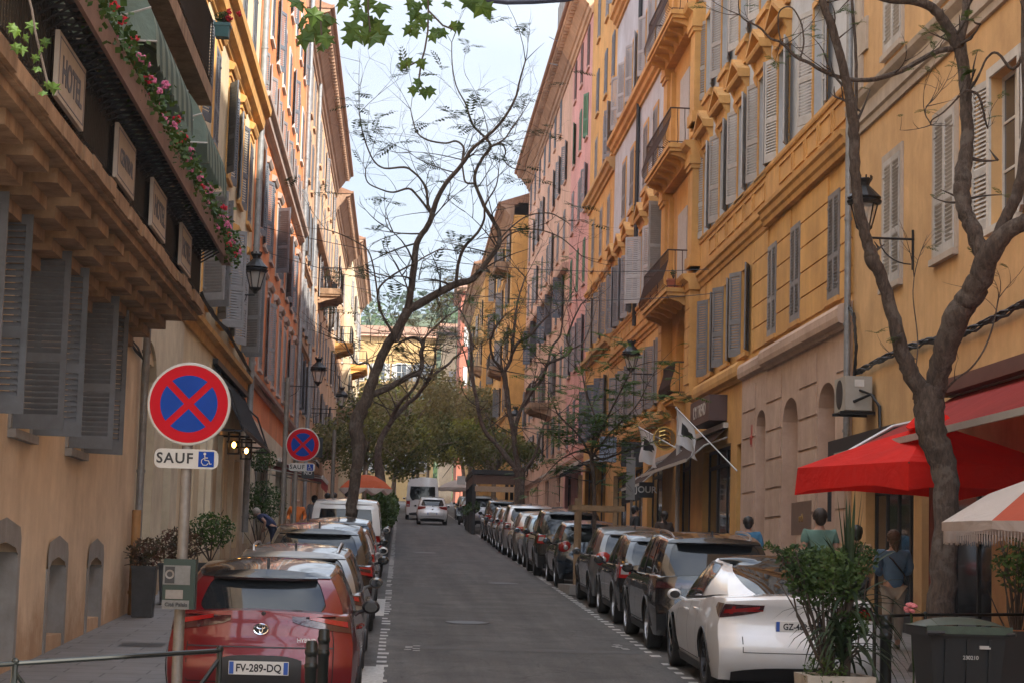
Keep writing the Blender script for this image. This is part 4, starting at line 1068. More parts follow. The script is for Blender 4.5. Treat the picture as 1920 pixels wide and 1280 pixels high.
    if not lo:
        # seams, handles
        b=MB()
        for sg in(-1,1):
            fs=s.S(sg)
            for ya in s.__dict__.get('seams',(s.ro+.55,s.ro+1.45,s.ro+2.35)):
                v0=ya; s.patch(b,fs,v0,v0+.012,s.gc+.12,sm(s.top,ya)-.03,1,10,.0025,0,side=sg)
            s.patch(b,fs,s.ro+.5,s.ro+2.4,s.gc+.13,s.gc+.14,10,1,.0025,0,side=sg)
        if s.hatch:
            s.patch(b,s.R,-.8,.8,.455,.465,12,1,.003,0,side=1)
            for sg in(-1,1): s.patch(b,s.R,sg*.8,sg*.81,.46,.95,1,8,.003,0,side=sg)
        else:
            s.patch(b,s.R,-.72,.72,.50,.508,12,1,.003,0,side=1)
            for sg in(-1,1): s.patch(b,s.R,sg*.72,sg*.73,.5,.84,1,8,.003,0,side=sg)
        done(b,'panel_gap',M_seam,None)
    for sg in(-1,1):
        for ya in(s.ro+.78,s.ro+1.66):
            p=s.S(sg)(ya,sm(s.top,ya)-.13); b=MB(); b.tube([(p.x,p.y-.1,p.z),(p.x+sg*.028,p.y-.08,p.z+.005),(p.x+sg*.028,p.y+.08,p.z+.005),(p.x,p.y+.1,p.z)],.014,6); done(b,'door_handle',M_chrome if chrome else paint,40)
        # mirror
        ym=s.g['y3']-.62; p=s.S(sg)(ym,sm(s.top,ym)-.04)
        b=MB(); b.tube([(p.x-sg*.05,p.y+.06,p.z+.02),(p.x+sg*.09,p.y+.03,p.z+.07)],.022,6)
        c=(p.x+sg*.115,p.y+.03,p.z+.09)
        b.ball(c,.085,12,8,0,(1.1,.62,.85)); b.disc((c[0],c[1]-.056,c[2]),.066,'y',14,1,rz=.048)
        done(b,'wing_mirror',[mirm or paint,M_cglass],50)
    # plate
    p=s.R(0,plz); pm=MB(); pm.box(-.27,.27,p.y-.026,p.y-.004,plz-.06,plz+.06,0)
    pm.box(-.265,-.225,p.y-.028,p.y-.026,plz-.055,plz+.055,1); pm.box(.225,.265,p.y-.028,p.y-.026,plz-.055,plz+.055,1)
    po=done(pm,'number_plate',[M_plate,M_plblue],None)
    if plate:
        text('plate_characters',plate,.098,M_txtblack,po,(0,p.y-.029,plz-.002),(math.pi/2,0,0),.001,sx=.88)
    if wiper and s.hatch and not lo:
        a=s.green(0.02,0,.06)+Vector((0,-.03,0)); c=s.green(.45,0,.14)+Vector((0,-.03,0)); b=MB(); b.tube([a,c],.009,5); b.tube([s.green(-.18,0,.1)+Vector((0,-.022,0)),s.green(.5,0,.15)+Vector((0,-.022,0))],.006,4); b.ball(tuple(a),.03,8,6); done(b,'wiper',M_black,60)
    if s.hatch:
        q=s.green(0,0,.96); b=MB(); 
        n=10; V=[];sp=s.g.get('spoil',.16)
        for i in range(n+1):
            u=lerp(-.86,.86,i/n); p=s.green(u,0,.985); V+= [(p.x,p.y+.10,p.z+.012),(p.x,p.y-sp*(1-.25*abs(u)**3),p.z-.012),(p.x,p.y-sp*(1-.25*abs(u)**3)+.01,p.z-.035),(p.x,p.y+.02,p.z-.05)]
        Fs=[]
        for i in range(n):
            for k in range(4): a=i*4+k; c=i*4+(k+1)%4; Fs.append((a,c,c+4,a+4))
        Fs+=[(0,1,2,3),(n*4+3,n*4+2,n*4+1,n*4)]
        b.add(V,Fs,0); done(b,'spoiler',roof or paint,40)
    if fin:
        p=s.green(0,.14,1); b=MB(); b.prism([(p.y-.09,p.z-.01),(p.y+.1,p.z-.01),(p.y-.05,p.z+.07),(p.y-.08,p.z+.07)],'x',-.012,.012); done(b,'antenna',M_black,None)
    if rails:
        for sg in(-1,1):
            b=MB(); pts=[]
            for k in range(9):
                v=lerp(.08,.86,k/8); p=s.green(sg*.86,v,1.); pts.append((p.x,p.y,p.z+(.045 if 0<k<8 else -.0)))
            b.tube(pts,.018,6); done(b,'roof_rail',M_rim,50)
    if badge=='oval':
        p=s.R(0,.93); b=MB(); y0=p.y-.018
        def ring(cx,cz,rx,rz,t=.007):
            pts=[(cx+rx*math.cos(2*math.pi*k/20),y0,cz+rz*math.sin(2*math.pi*k/20)) for k in range(21)]; b.tube(pts,t,5,cap=False)
        ring(0,.93,.066,.046,.008); ring(0,.952,.038,.018,.006); ring(0,.935,.017,.039,.006); done(b,'badge',M_chrome,60)
        bb=MB(); bb.disc((0,y0+.004,.93),.064,'y',20,0,rz=.044); done(bb,'badge_ground',M_black,None)
    elif badge=='dot':
        p=s.R(0,.84); b=MB(); b.disc((0,p.y-.018,.84),.045,'y',16); done(b,'badge',M_chrome,None)
    return root,s
P_=((0,.10,0),(.42,.46,1),(.71,.735,1))
COMPACT=dict(L=4.35,Wd=1.79,H=1.49,r=.33,wb=2.64,ro=.86,
    top=[(0,1.05),(.12,1.07),(1.0,1.02),(2.9,.95),(3.4,.90),(4.0,.78),(4.35,.64)],
    rear=[(.2,.16),(.3,.06),(.42,.0),(.60,-.02),(.73,.0),(.79,.08),(.88,.09),(1.03,.13),(1.15,.2)],
    g=dict(y0=.17,y1=.60,y2=2.45,y3=3.45,tw=.72,bw=.91,crown=.06,rr=.16,dp=.80,tap=.10),
    pillars=((0,.22,0),(.45,.49,1),(.72,.74,1)))
WAGON=dict(COMPACT,L=4.6,H=1.46,wb=2.7,ro=.98,top=[(0,.95),(.12,.97),(1.0,.95),(3.1,.92),(3.6,.88),(4.2,.76),(4.6,.62)],g=dict(y0=.12,y1=.66,y2=2.75,y3=3.7,tw=.72,bw=.91,crown=.05,rr=.14,dp=.88,tap=.07),pillars=((0,.1,0),(.30,.33,1),(.52,.56,1),(.76,.78,1)))
SUV=dict(L=4.5,Wd=1.86,H=1.66,gc=.24,r=.36,wb=2.68,ro=.92,
    top=[(0,1.06),(.12,1.09),(1.0,1.07),(3.0,1.04),(3.4,1.0),(4.1,.92),(4.5,.74)],
    rear=[(.2,.16),(.35,.05),(.5,0),(.66,.02),(.74,.06),(.95,.09),(1.1,.14)],
    side=[(.2,.93),(.35,.97),(.55,.998),(.75,1.0),(.92,.98),(1.05,.95),(1.2,.90)],
    g=dict(y0=.14,y1=.5,y2=2.6,y3=3.5,tw=.76,bw=.91,crown=.05,rr=.13,dp=.88,tap=.06,spoil=.2),
    pillars=((0,.07,0),(.25,.28,0),(.50,.54,1),(.77,.79,1)))
CROSS=dict(SUV,L=4.2,Wd=1.8,H=1.54,wb=2.58,ro=.8,r=.34,top=[(0,1.0),(.12,1.02),(1.0,1.0),(2.8,.97),(3.2,.94),(3.9,.84),(4.2,.66)],g=dict(y0=.16,y1=.75,y2=2.3,y3=3.25,tw=.72,bw=.91,crown=.07,rr=.15,dp=.86,tap=.09,spoil=.14),pillars=((0,.17,0),(.46,.50,1),(.74,.76,1)))
SMALLC=dict(COMPACT,L=3.9,Wd=1.7,H=1.5,wb=2.5,ro=.66,r=.31,top=[(0,1.0),(.1,1.02),(1.0,.98),(2.6,.95),(3.0,.9),(3.6,.8),(3.9,.62)],g=dict(y0=.12,y1=.45,y2=2.1,y3=3.05,tw=.74,bw=.92,crown=.06,rr=.13,dp=.86,tap=.07),pillars=((0,.12,0),(.43,.47,1),(.73,.75,1)))
VAN=dict(L=4.4,Wd=1.82,H=1.84,gc=.22,r=.33,wb=2.7,ro=.8,
    top=[(0,1.02),(.12,1.05),(1.0,1.05),(3.0,1.04),(3.4,1.02),(4.0,.9),(4.4,.66)],
    rear=[(.2,.08),(.35,.02),(.5,0),(.66,.02),(.95,.06),(1.1,.08)],
    g=dict(y0=.07,y1=.2,y2=2.5,y3=3.55,tw=.83,bw=.93,crown=.04,rr=.06,dp=.78,tap=.02,spoil=.05,rw=.8),
    pillars=((0,.12,0),(.12,.45,0),(.55,.58,1),(.80,.82,1)))
EV=dict(L=4.72,Wd=1.92,H=1.50,gc=.17,r=.34,wb=2.875,ro=1.0,
    top=[(0,1.06),(.06,1.10),(.25,1.10),(.8,1.09),(1.4,1.04),(3.4,.93),(3.8,.86),(4.4,.7),(4.72,.52)],
    rear=[(.15,.26),(.28,.12),(.42,.02),(.54,0),(.64,.015),(.70,.06),(.80,.10),(.94,.08),(1.03,.03),(1.08,.01),(1.2,0)],
    side=[(.17,.92),(.3,.96),(.5,.995),(.66,1.0),(.8,.985),(.92,.955),(1.1,.90)],
    g=dict(y0=.55,y1=2.0,y2=2.6,y3=3.85,tw=.64,bw=.90,crown=.05,rr=.34,dp=.84,tap=.22,arc=.38,rw=.965,te=1.8,sidewin=(.30,.10)),
    pillars=((0,.30,0),(.56,.59,1),(.70,.71,1)),hatch=False,seams=(1.62,2.42,3.45))
red=carpaint('red',(.15,.003,.006),.3,.3); blk=carpaint('black',(.012,.013,.015),.3,.2); gry=carpaint('warm_grey',(.19,.185,.175),.6,.3); slv=carpaint('silver',(.42,.42,.42),.7,.3)
wht=carpaint('white',(.66,.66,.66),.15,.3); dbl=carpaint('night_blue',(.01,.022,.04),.4,.22); lgr=carpaint('champagne_grey',(.28,.26,.235),.6,.3); lbl=carpaint('pale_blue',(.22,.30,.36),.5,.3); mgr=carpaint('stone_grey',(.10,.10,.098),.3,.3); brz=carpaint('bronze_grey',(.15,.13,.115),.6,.3)
PL='parked cars along the left kerb'; PR='parked cars along the right kerb'
CX=-1.22
r1,sR=make_car('shiny red hatchback with black roof parked first on the left',red,CX,18.4,COMPACT,roof=blk,plate='FV-289-DQ',badge='oval',lampm=M_lampdark,lampz=(.90,1.06),lampin=.36,group=PL,plz=.59,mirm=M_black)
text('hybrid_lettering','HYBRID',.05,M_chrome,r1,(.42,.03,.84),(math.pi/2,0,0),.002)
b=MB()
for sg in(-1,1): sR.patch(b,lambda a,c:sR.R(a*sg,c),.52,.86,lambda t:lerp(1.03,1.045,t),1.055,6,1,.02,0,side=sg)
b.build('lamp_chrome_strip',M_rimd,r1,world=False)
b=MB(); sR.patch(b,sR.R,-.47,.47,.40,lambda t:.70-.04*abs(2*t-1)**4,10,4,.008); sR.patch(b,sR.R,-.8,.8,.765,.775,12,1,.004); b.build('plate_recess',M_black,r1,world=False,auto=40)
make_car('silver grey estate car with roof rails behind the red hatchback',gry,CX-.02,23.75,WAGON,rails=True,lampm=M_lampdark,group=PL,lampz=(.82,.98),badge='oval')
make_car('black tall hatchback third along the left kerb',blk,CX,30.3,dict(CROSS,H=1.6),group=PL,lamp='wrap')
make_car('small white car with dark roof fourth along the left kerb',wht,CX+.03,35.6,dict(SMALLC,H=1.44),roof=blk,group=PL,lamp='wrap')
make_car('black compact car beside the leaning tree on the left',blk,CX,40.6,SMALLC,group=PL,lamp='tall')
make_car('white small van with wide rear window parked on the left',wht,CX-.03,47.3,VAN,name='parked_van',lamp='tall',lampz=(.7,1.15),group=PL,fin=False)
make_car('dark grey car last before the hedge terrace on the left',mgr,CX,53,SMALLC,lo=True,group=PL,lamp='tall')
# right row
rt,sT=make_car('white fastback saloon with glass roof parked nearest on the right',carpaint('pearl_white',(.78,.785,.79),.1,.38),4.57,22.5,EV,plate='GZ-462-BJ',lampm=M_lampdark,lampz=(.88,1.04),group=PR,roof=M_cglass,plz=.80,rim=M_rimd,fin=False)
for sg in(-1,1):
    b=MB(); sT.patch(b,lambda a,c:sT.R(a*sg,c),.50,.93,lambda t:lerp(.975,.95,t),lambda t:lerp(.99,.975,t),8,1,.02,0,side=sg); sT.patch(b,lambda a,c:sT.R(a*sg,c),.86,.90,.93,1.02,2,3,.02,0,side=sg); b.build('light_strip',M_lampred,rt,world=False)
make_car('glossy black SUV with silver rails behind the white saloon',blk,4.56,28.2,SUV,rails=True,lamp='bar',lampz=(.88,1.02),group=PR,chrome=True,lampm=M_lampdark)
make_car('black compact crossover between the black SUV and the grey crossover',blk,4.60,33.5,CROSS,lamp='tall',lampz=(.8,1.05),group=PR)
make_car('matt grey crossover beside the staked young tree',mgr,4.60,37.9,CROSS,lamp='round',lampz=(.86,1.04),group=PR,rim=M_rimd)
make_car('night blue small hatchback with round red lamps beyond the staked tree',dbl,4.47,45.6,SMALLC,lamp='round',lampz=(.82,1.02),group=PR)
make_car('tall black SUV with high red tail lamps',blk,4.42,50.6,dict(SUV,H=1.70),lamp='tall',lampz=(.85,1.12),group=PR,rim=M_rimd)
make_car('pale blue small car hidden beyond the tall black SUV',lbl,4.38,55.9,SMALLC,lamp='tall',lo=True,group=PR)
make_car('champagne grey hatchback in the middle of the right row',lgr,4.38,60.3,COMPACT,lo=True,group=PR)
make_car('silver SUV with big mirrors farther up the right row',slv,4.36,65.3,SUV,lo=True,group=PR,lamp='tall')
make_car('bronze grey hatchback before the dark SUVs',brz,4.36,70.4,COMPACT,lo=True,group=PR)
make_car('dark grey estate second before the black terrace pergola',mgr,4.40,75.4,WAGON,lo=True,group=PR,rails=True)
make_car('dark SUV last before the black terrace pergola',blk,4.42,81.2,SUV,lo=True,group=PR,rails=True)
make_car('silver SUV parked just beyond the black pergola',slv,4.45,104.5,SUV,lo=True,group=PR,lamp='tall')
make_car('dark car far up the right row near the scooters',mgr,4.5,117,COMPACT,lo=True,group=PR)
make_car('pale blue car farthest up the right row',lbl,4.5,122.5,SMALLC,lo=True,group=PR)
make_car('dark hatchback parked near the cream parasol',blk,4.5,128,SMALLC,lo=True,group=PR)
make_car('small white hatchback with brake lights driving up the middle of the road',wht,1.83,109.2,dict(SMALLC,L=3.95,H=1.5),name='moving_car',lamp='wrap',lampz=(.82,1.02),plate='',badge='dot')
# white high roof van
BUS=dict(L=5.5,Wd=2.03,H=2.6,gc=.3,r=.36,wb=3.3,ro=1.0,
    top=[(0,1.2),(.12,1.22),(4.4,1.22),(4.8,1.15),(5.2,1.0),(5.5,.8)],
    rear=[(.2,.06),(.35,.0),(.5,0),(.66,.03),(1.2,.05)],side=[(.3,.96),(.5,.99),(.8,1.),(1.3,.985)],
    g=dict(y0=.06,y1=.16,y2=3.6,y3=4.75,tw=.86,bw=.975,crown=.02,rr=.03,dp=.8,tap=.0,spoil=.0,rw=.62),
    pillars=((0,.1,0),(.1,.62,0),(.8,.82,0)))
make_car('tall white emergency van with blue roof lights stopped on the left of the road',wht,1.42,122.6,BUS,name='white_van',lo=True,lamp='tall',lampz=(.8,1.15),fin=False,wiper=False)
# ================================================================ trees and plants
M_bark=mat('bark_dark',(.15,.105,.08),.9,var=.45,scale=9,bump=.9,bscale=22,streak=.5)
def barkify(m,c1,c2,c3):
    nt=m.node_tree;N=nt.nodes;L=nt.links;b=N['Principled BSDF'];g=N.new('ShaderNodeNewGeometry')
    mp=N.new('ShaderNodeMapping'); mp.inputs['Scale'].default_value=(1,1,.28); L.new(g.outputs['Position'],mp.inputs['Vector'])
    n=N.new('ShaderNodeTexNoise'); n.inputs['Scale'].default_value=26; n.inputs['Detail'].default_value=9; n.inputs['Roughness'].default_value=.75; n.inputs['Distortion'].default_value=.6; L.new(mp.outputs['Vector'],n.inputs['Vector'])
    n2=N.new('ShaderNodeTexNoise'); n2.inputs['Scale'].default_value=4.5; n2.inputs['Detail'].default_value=8; n2.inputs['Roughness'].default_value=.7; L.new(g.outputs['Position'],n2.inputs['Vector'])
    r=N.new('ShaderNodeValToRGB'); e=r.color_ramp.elements; e[0].position=.34; e[0].color=(*c1,1); e[1].position=.66; e[1].color=(*c2,1); L.new(n.outputs['Fac'],r.inputs['Fac'])
    q=N.new('ShaderNodeValToRGB'); e=q.color_ramp.elements; e[0].position=.52; e[0].color=(0,0,0,1); e[1].position=.6; e[1].color=(1,1,1,1); L.new(n2.outputs['Fac'],q.inputs['Fac'])
    mx=N.new('ShaderNodeMixRGB'); L.new(q.outputs['Color'],mx.inputs['Fac']); L.new(r.outputs['Color'],mx.inputs['Color1']); mx.inputs['Color2'].default_value=(*c3,1)
    m2=N.new('ShaderNodeMixRGB'); m2.blend_type='MULTIPLY'; m2.inputs['Fac'].default_value=.6; L.new(mx.outputs['Color'],m2.inputs['Color1']); L.new(n.outputs['Fac'],m2.inputs['Color2']); L.new(m2.outputs['Color'],b.inputs['Base Color'])
    bp=N.new('ShaderNodeBump'); bp.inputs['Strength'].default_value=1; bp.inputs['Distance'].default_value=.045; L.new(n.outputs['Fac'],bp.inputs['Height']); L.new(bp.outputs['Normal'],b.inputs['Normal'])
barkify(M_bark,(.06,.042,.033),(.20,.145,.11),(.21,.17,.14))
M_bark2=mat('bark_pale',(.22,.17,.12),.9,var=.4,scale=5,bump=.6,bscale=15)
M_twig=mat('twig',(.06,.045,.036),.9,var=.2,scale=10)
L_jac=leafmat('feathery_leaf',(.04,.085,.02),(.09,.14,.03),.4)
L_dkl=leafmat('dark_feathery_leaf',(.03,.05,.025),(.06,.08,.03),.3)
L_plane=leafmat('plane_leaf',(.03,.07,.015),(.08,.135,.02),.22,6)
L_olive=leafmat('olive_brown_leaf',(.16,.15,.06),(.34,.28,.12),.4,.8)
L_orange=leafmat('dark_glossy_leaf',(.06,.08,.022),(.22,.20,.05),.3,.8)
L_yel=leafmat('yellow_green_leaf',(.16,.18,.03),(.28,.27,.05),.4,1)
L_bush=leafmat('shrub_leaf',(.025,.055,.015),(.08,.13,.03),.3,4)
L_red=leafmat('reddish_leaf',(.05,.055,.02),(.16,.07,.05),.3,5)
L_spike=leafmat('yucca_leaf',(.014,.03,.014),(.04,.065,.03),.2,5)
def P3(l): 
    # [(px,py,width_px)] at depth y (with a gentle depth drift)
    return l
def limb(b,pts,y,dr=0.,n=9,wob=.0):
    """pts: (px,py,wpx) along the limb at distance y, drifting dr metres in depth towards the tip; returns 3D nodes"""
    out=[];rs=[]
    # catmull-rom densify
    Pn=[(*A(px,py,y+dr*i/max(1,len(pts)-1)),w*.5*(y)/F_) for i,(px,py,w) in enumerate(pts)]
    for i in range(len(Pn)-1):
        p0=Pn[max(0,i-1)];p1=Pn[i];p2=Pn[i+1];p3=Pn[min(len(Pn)-1,i+2)]
        for k in range(4):
            t=k/4; q=[.5*((2*p1[j])+(-p0[j]+p2[j])*t+(2*p0[j]-5*p1[j]+4*p2[j]-p3[j])*t*t+(-p0[j]+3*p1[j]-3*p2[j]+p3[j])*t**3) for j in range(3)]
            r=p1[3]+(p2[3]-p1[3])*t
            out.append(Vector(q)+Vector((random.uniform(-1,1),random.uniform(-1,1),0))*r*.12); rs.append(r*.86*random.uniform(.98,1.02))
    out.append(Vector(Pn[-1][:3])); rs.append(Pn[-1][3])
    b.tube(out,rs,n); return out,rs
def frond(b,p,d,L,m=0,pairs=9,lw=.18):
    """pinnate leaf: drooping rachis with paired narrow leaflets"""
    d=d.normalized(); s=d.cross(Vector((0,0,1)))
    if s.length<.1: s=Vector((1,0,0))
    s.normalize(); q=p.copy(); st=L/pairs
    for i in range(pairs):
        d2=(d+Vector((0,0,-.9))*(i/pairs)**1.5*.8).normalized(); n=q+d2*st
        b.add([q-s*.003,q+s*.003,n+s*.003,n-s*.003],[(0,1,2,3)],m)
        ll=L*.30*math.sin(math.pi*(i+1.2)/(pairs+1.6)); 
        for sg in(-1,1):
            t=(s*sg+d2*.5+Vector((0,0,random.uniform(-.35,.05)))).normalized()*ll; w=d2*ll*lw
            b.add([q,q+t*.5+w,q+t,q+t*.5-w],[(0,1,2,3)],m)
        q=n
def twig(b,lb,p,d,L,r,depth,lm,leafp,fl=.35,bend=.5,pairs=9):
    q=p.copy(); pts=[q.copy()]; n=5; d=d.normalized(); ax=Vector((random.gauss(0,1),random.gauss(0,1),random.gauss(0,1)))*bend/n
    for i in range(n):
        d=(d+ax+Vector((0,0,.06))).normalized(); q=q+d*(L/n); pts.append(q.copy())
        if depth>0 and i>0 and random.random()<.55:
            sd=(d+Vector((random.gauss(0,.8),random.gauss(0,.8),random.gauss(0,.5)+.15))).normalized()
            twig(b,lb,q,sd,L*random.uniform(.4,.7),r*.6,depth-1,lm,leafp,fl,bend,pairs)
    b.tube(pts,[r*(1-.75*i/n) for i in range(n+1)],4 if r<.012 else 5,cap=False)
    if depth==0 or random.random()<.3:
        if random.random()<leafp:
            for k in range(random.randint(1,4)):
                frond(lb,q,Vector((random.gauss(0,1),random.gauss(0,1),random.uniform(-.1,.6))),fl*random.uniform(.6,1.2),lm,pairs)
def tree_traced(name,label,y,limbs,twp,leafp,base,fl=.35,leaf=None,bark=None,depth=2,cat='tree',group=None,tl=(.5,1.3),yscale=1.,up=.5,pairs=9):
    b0=A(base[0],base[1],y); root=thing(name,label,cat,(b0.x,y,gz(y)),0,group)
    tb=MB();bb=MB();lb=MB(); wb=MB()
    for i,(pts,dr) in enumerate(limbs):
        tgt=tb if i==0 else bb
        if i==0:
            # trunk reaches the ground
            f=A(pts[0][0],pts[0][1],y); w=pts[0][2]*.5*y/F_
            tb.tube([(f.x,y,gz(y)-.1),(f.x,y,gz(y)+.15),f],[w*1.35,w*1.12,w],12)
        o,r=limb(tgt,pts,y,dr,12 if i==0 else 8)
        for j,(q,rr) in enumerate(zip(o,r)):
            if rr<.09 and random.random()<twp and (i>0 or j>len(o)*.5):
                d=Vector((random.gauss(0,.7),random.gauss(0,.7),random.gauss(0,.5)+up)); twig(wb,lb,q,d,random.uniform(*tl),max(.006,rr*.35),depth,0,leafp,fl,pairs=pairs)
        q,rr=o[-1],min(.03,r[-1])
        for k in range(0 if i==0 else 3): twig(wb,lb,q,(o[-1]-o[-3])+Vector((random.gauss(0,.3),random.gauss(0,.3),random.gauss(0,.2)))*(o[-1]-o[-3]).length*2,random.uniform(*tl),max(.006,rr*.6),depth,0,leafp,fl,pairs=pairs)
    tb.build('trunk',bark or M_bark,root,smooth=True); bb.build('branches',bark or M_bark,root,smooth=True)
    if wb.v: wb.build('twigs',M_twig,root)
    if lb.v: lb.build('crown',leaf or L_dkl,root)
    return root
random.seed(5)
TS='bare branched street trees'
tree_traced('street_tree','tall leaning tree behind the left parked cars, bare twisting branches against the sky',46.3,[
 ([(657,968,24),(663,920,24),(670,870,25),(671,830,31),(668,800,30),(674,775,32),(688,745,26),(703,700,22),(722,655,21),(745,618,20),(764,582,21)],0),
 ([(764,582,16),(770,545,15),(776,505,15),(782,456,13),(802,424,12),(811,400,12),(819,375,11),(835,346,10),(859,318,9),(871,302,9),(884,281,8),(908,261,7),(940,229,6),(965,188,5),(975,150,4),(985,115,3)],-1.5),
 ([(764,582,20),(794,566,19),(823,549,17),(855,533,16),(884,525,14),(900,509,12),(924,476,11),(936,456,11),(934,432,10),(920,407,9),(908,387,9),(896,359,8),(890,342,8),(892,322,7),(904,298,7),(920,275,7),(908,257,6),(888,237,5),(880,217,5),(873,195,4),(855,160,3),(848,120,2.5),(847,80,2)],1.2),
 ([(808,402,7),(802,383,6),(800,359,6),(790,338,5),(774,322,5),(758,314,5),(721,316,4),(701,302,4),(689,277,3.5),(679,245,3),(674,212,2.5)],.8),
 ([(806,398,6),(782,367,5),(766,354,5),(737,361,4),(713,355,3.5),(689,342,3),(685,318,2)],-.8),
 ([(855,533,8),(859,497,7),(871,464,7),(896,436,6),(908,411,5),(910,385,4),(930,350,3),(935,320,2)],-.9),
 ([(868,302,5),(869,277,5),(855,265,4.5),(835,269,4),(802,263,4),(782,249,3.5),(774,225,3),(770,206,2)],.7),
 ([(890,344,5),(873,342,4.5),(868,318,4),(866,300,4)],.3),
 ([(920,275,5),(940,270,4),(948,285,3.5),(945,300,3),(960,315,2.5),(985,320,2)],.8),
 ([(920,275,4),(945,262,4),(960,240,3),(978,215,2)],.6),
 ([(690,742,15),(708,735,14),(730,725,14),(750,714,13),(767,704,12),(785,698,12),(791,684,11),(790,660,10),(793,648,9),(786,636,8),(770,633,7),(754,640,5)],1.0),
 ([(790,640,5),(830,600,4),(860,580,3),(880,560,2)],.6),
 ([(763,590,8),(745,640,6),(735,622,6),(722,600,6),(711,575,5.5),(709,545,5),(725,525,4),(750,508,4),(775,495,3.5),(800,480,3),(827,468,3),(850,470,2)],-1),
 ([(711,585,4),(706,540,4),(700,500,3.5),(690,470,3),(670,455,3),(640,440,2.5),(610,430,2)],.8),
 ([(700,705,5),(690,680,4),(670,682,4),(655,660,3.5),(645,640,3)],.5),
 ([(936,450,4),(960,425,3.5),(990,405,3),(1030,400,3),(1060,415,2)],.8),
 ([(930,470,4),(955,440,3.5),(1000,430,3),(1050,445,2.5),(1090,480,2)],1)],.19,.10,(657,968),.6,L_dkl,depth=2,group=TS,tl=(.6,1.7))
tree_traced('street_tree','second leaning tree behind the orange parasol, thick trunk with two rising limbs',80,[
 ([(716,925,24),(712,890,22),(709,860,16),(711,833,14),(718,815,13),(727,800,12)],0),
 ([(727,800,11),(742,779,11),(760,760,10),(784,739,9),(800,716,8),(819,697,7),(840,683,6),(850,672,5),(863,662,4)],2),
 ([(730,797,10),(741,770,9),(751,753,8),(772,732,7),(784,711,6),(790,690,5),(792,670,3)],-2),
 ([(800,716,6),(815,680,5),(817,650,4),(825,620,3)],1)],.4,.5,(716,925),.8,L_olive,depth=2,group=TS,tl=(1.,2.4))
tree_traced('street_tree','forked tree on the right beside the black pergola, bare twisting limbs',74.7,[
 ([(973,960,24),(973,938,24),(975,895,21),(973,879,26)],0),
 ([(971,880,15),(955,862,12),(940,843,11),(929,830,10),(909,807,9),(899,777,9),(893,744,8),(886,708,8),(884,666,7),(883,633,6),(878,610,4),(868,590,3)],1.5),
 ([(973,879,14),(968,856,12),(963,813,11),(955,771,10),(950,731,11),(944,698,12)],0),
 ([(944,698,8),(935,685,7),(925,672,6),(919,643,5),(925,622,5),(935,605,3)],-1.2),
 ([(944,698,9),(955,680,8),(960,660,7),(962,636,7),(966,600,6),(972,560,4),(985,520,3)],.8),
 ([(958,668,7),(971,643,7),(994,629,6),(1010,610,5),(1030,590,3)],-.8),
 ([(966,815,9),(968,793,8),(978,764,8),(994,738,8),(1017,708,7),(1027,682,7),(1050,672,6),(1066,662,6),(1070,652,5),(1063,636,5),(1075,600,4),(1090,570,3)],.8),
 ([(1027,682,5),(1035,650,5),(1050,630,4),(1055,600,3)],.4),
 ([(980,885,9),(988,875,8),(1001,856,7),(1008,838,6),(1013,815,5),(1020,795,4)],-.6),
 ([(893,744,4),(880,700,3),(870,660,3),(855,630,2)],.4),
 ([(1070,655,4),(1095,640,3),(1110,600,2)],.4)],.30,.16,(973,960),.6,L_jac,depth=2,group=TS,tl=(.8,2.0))
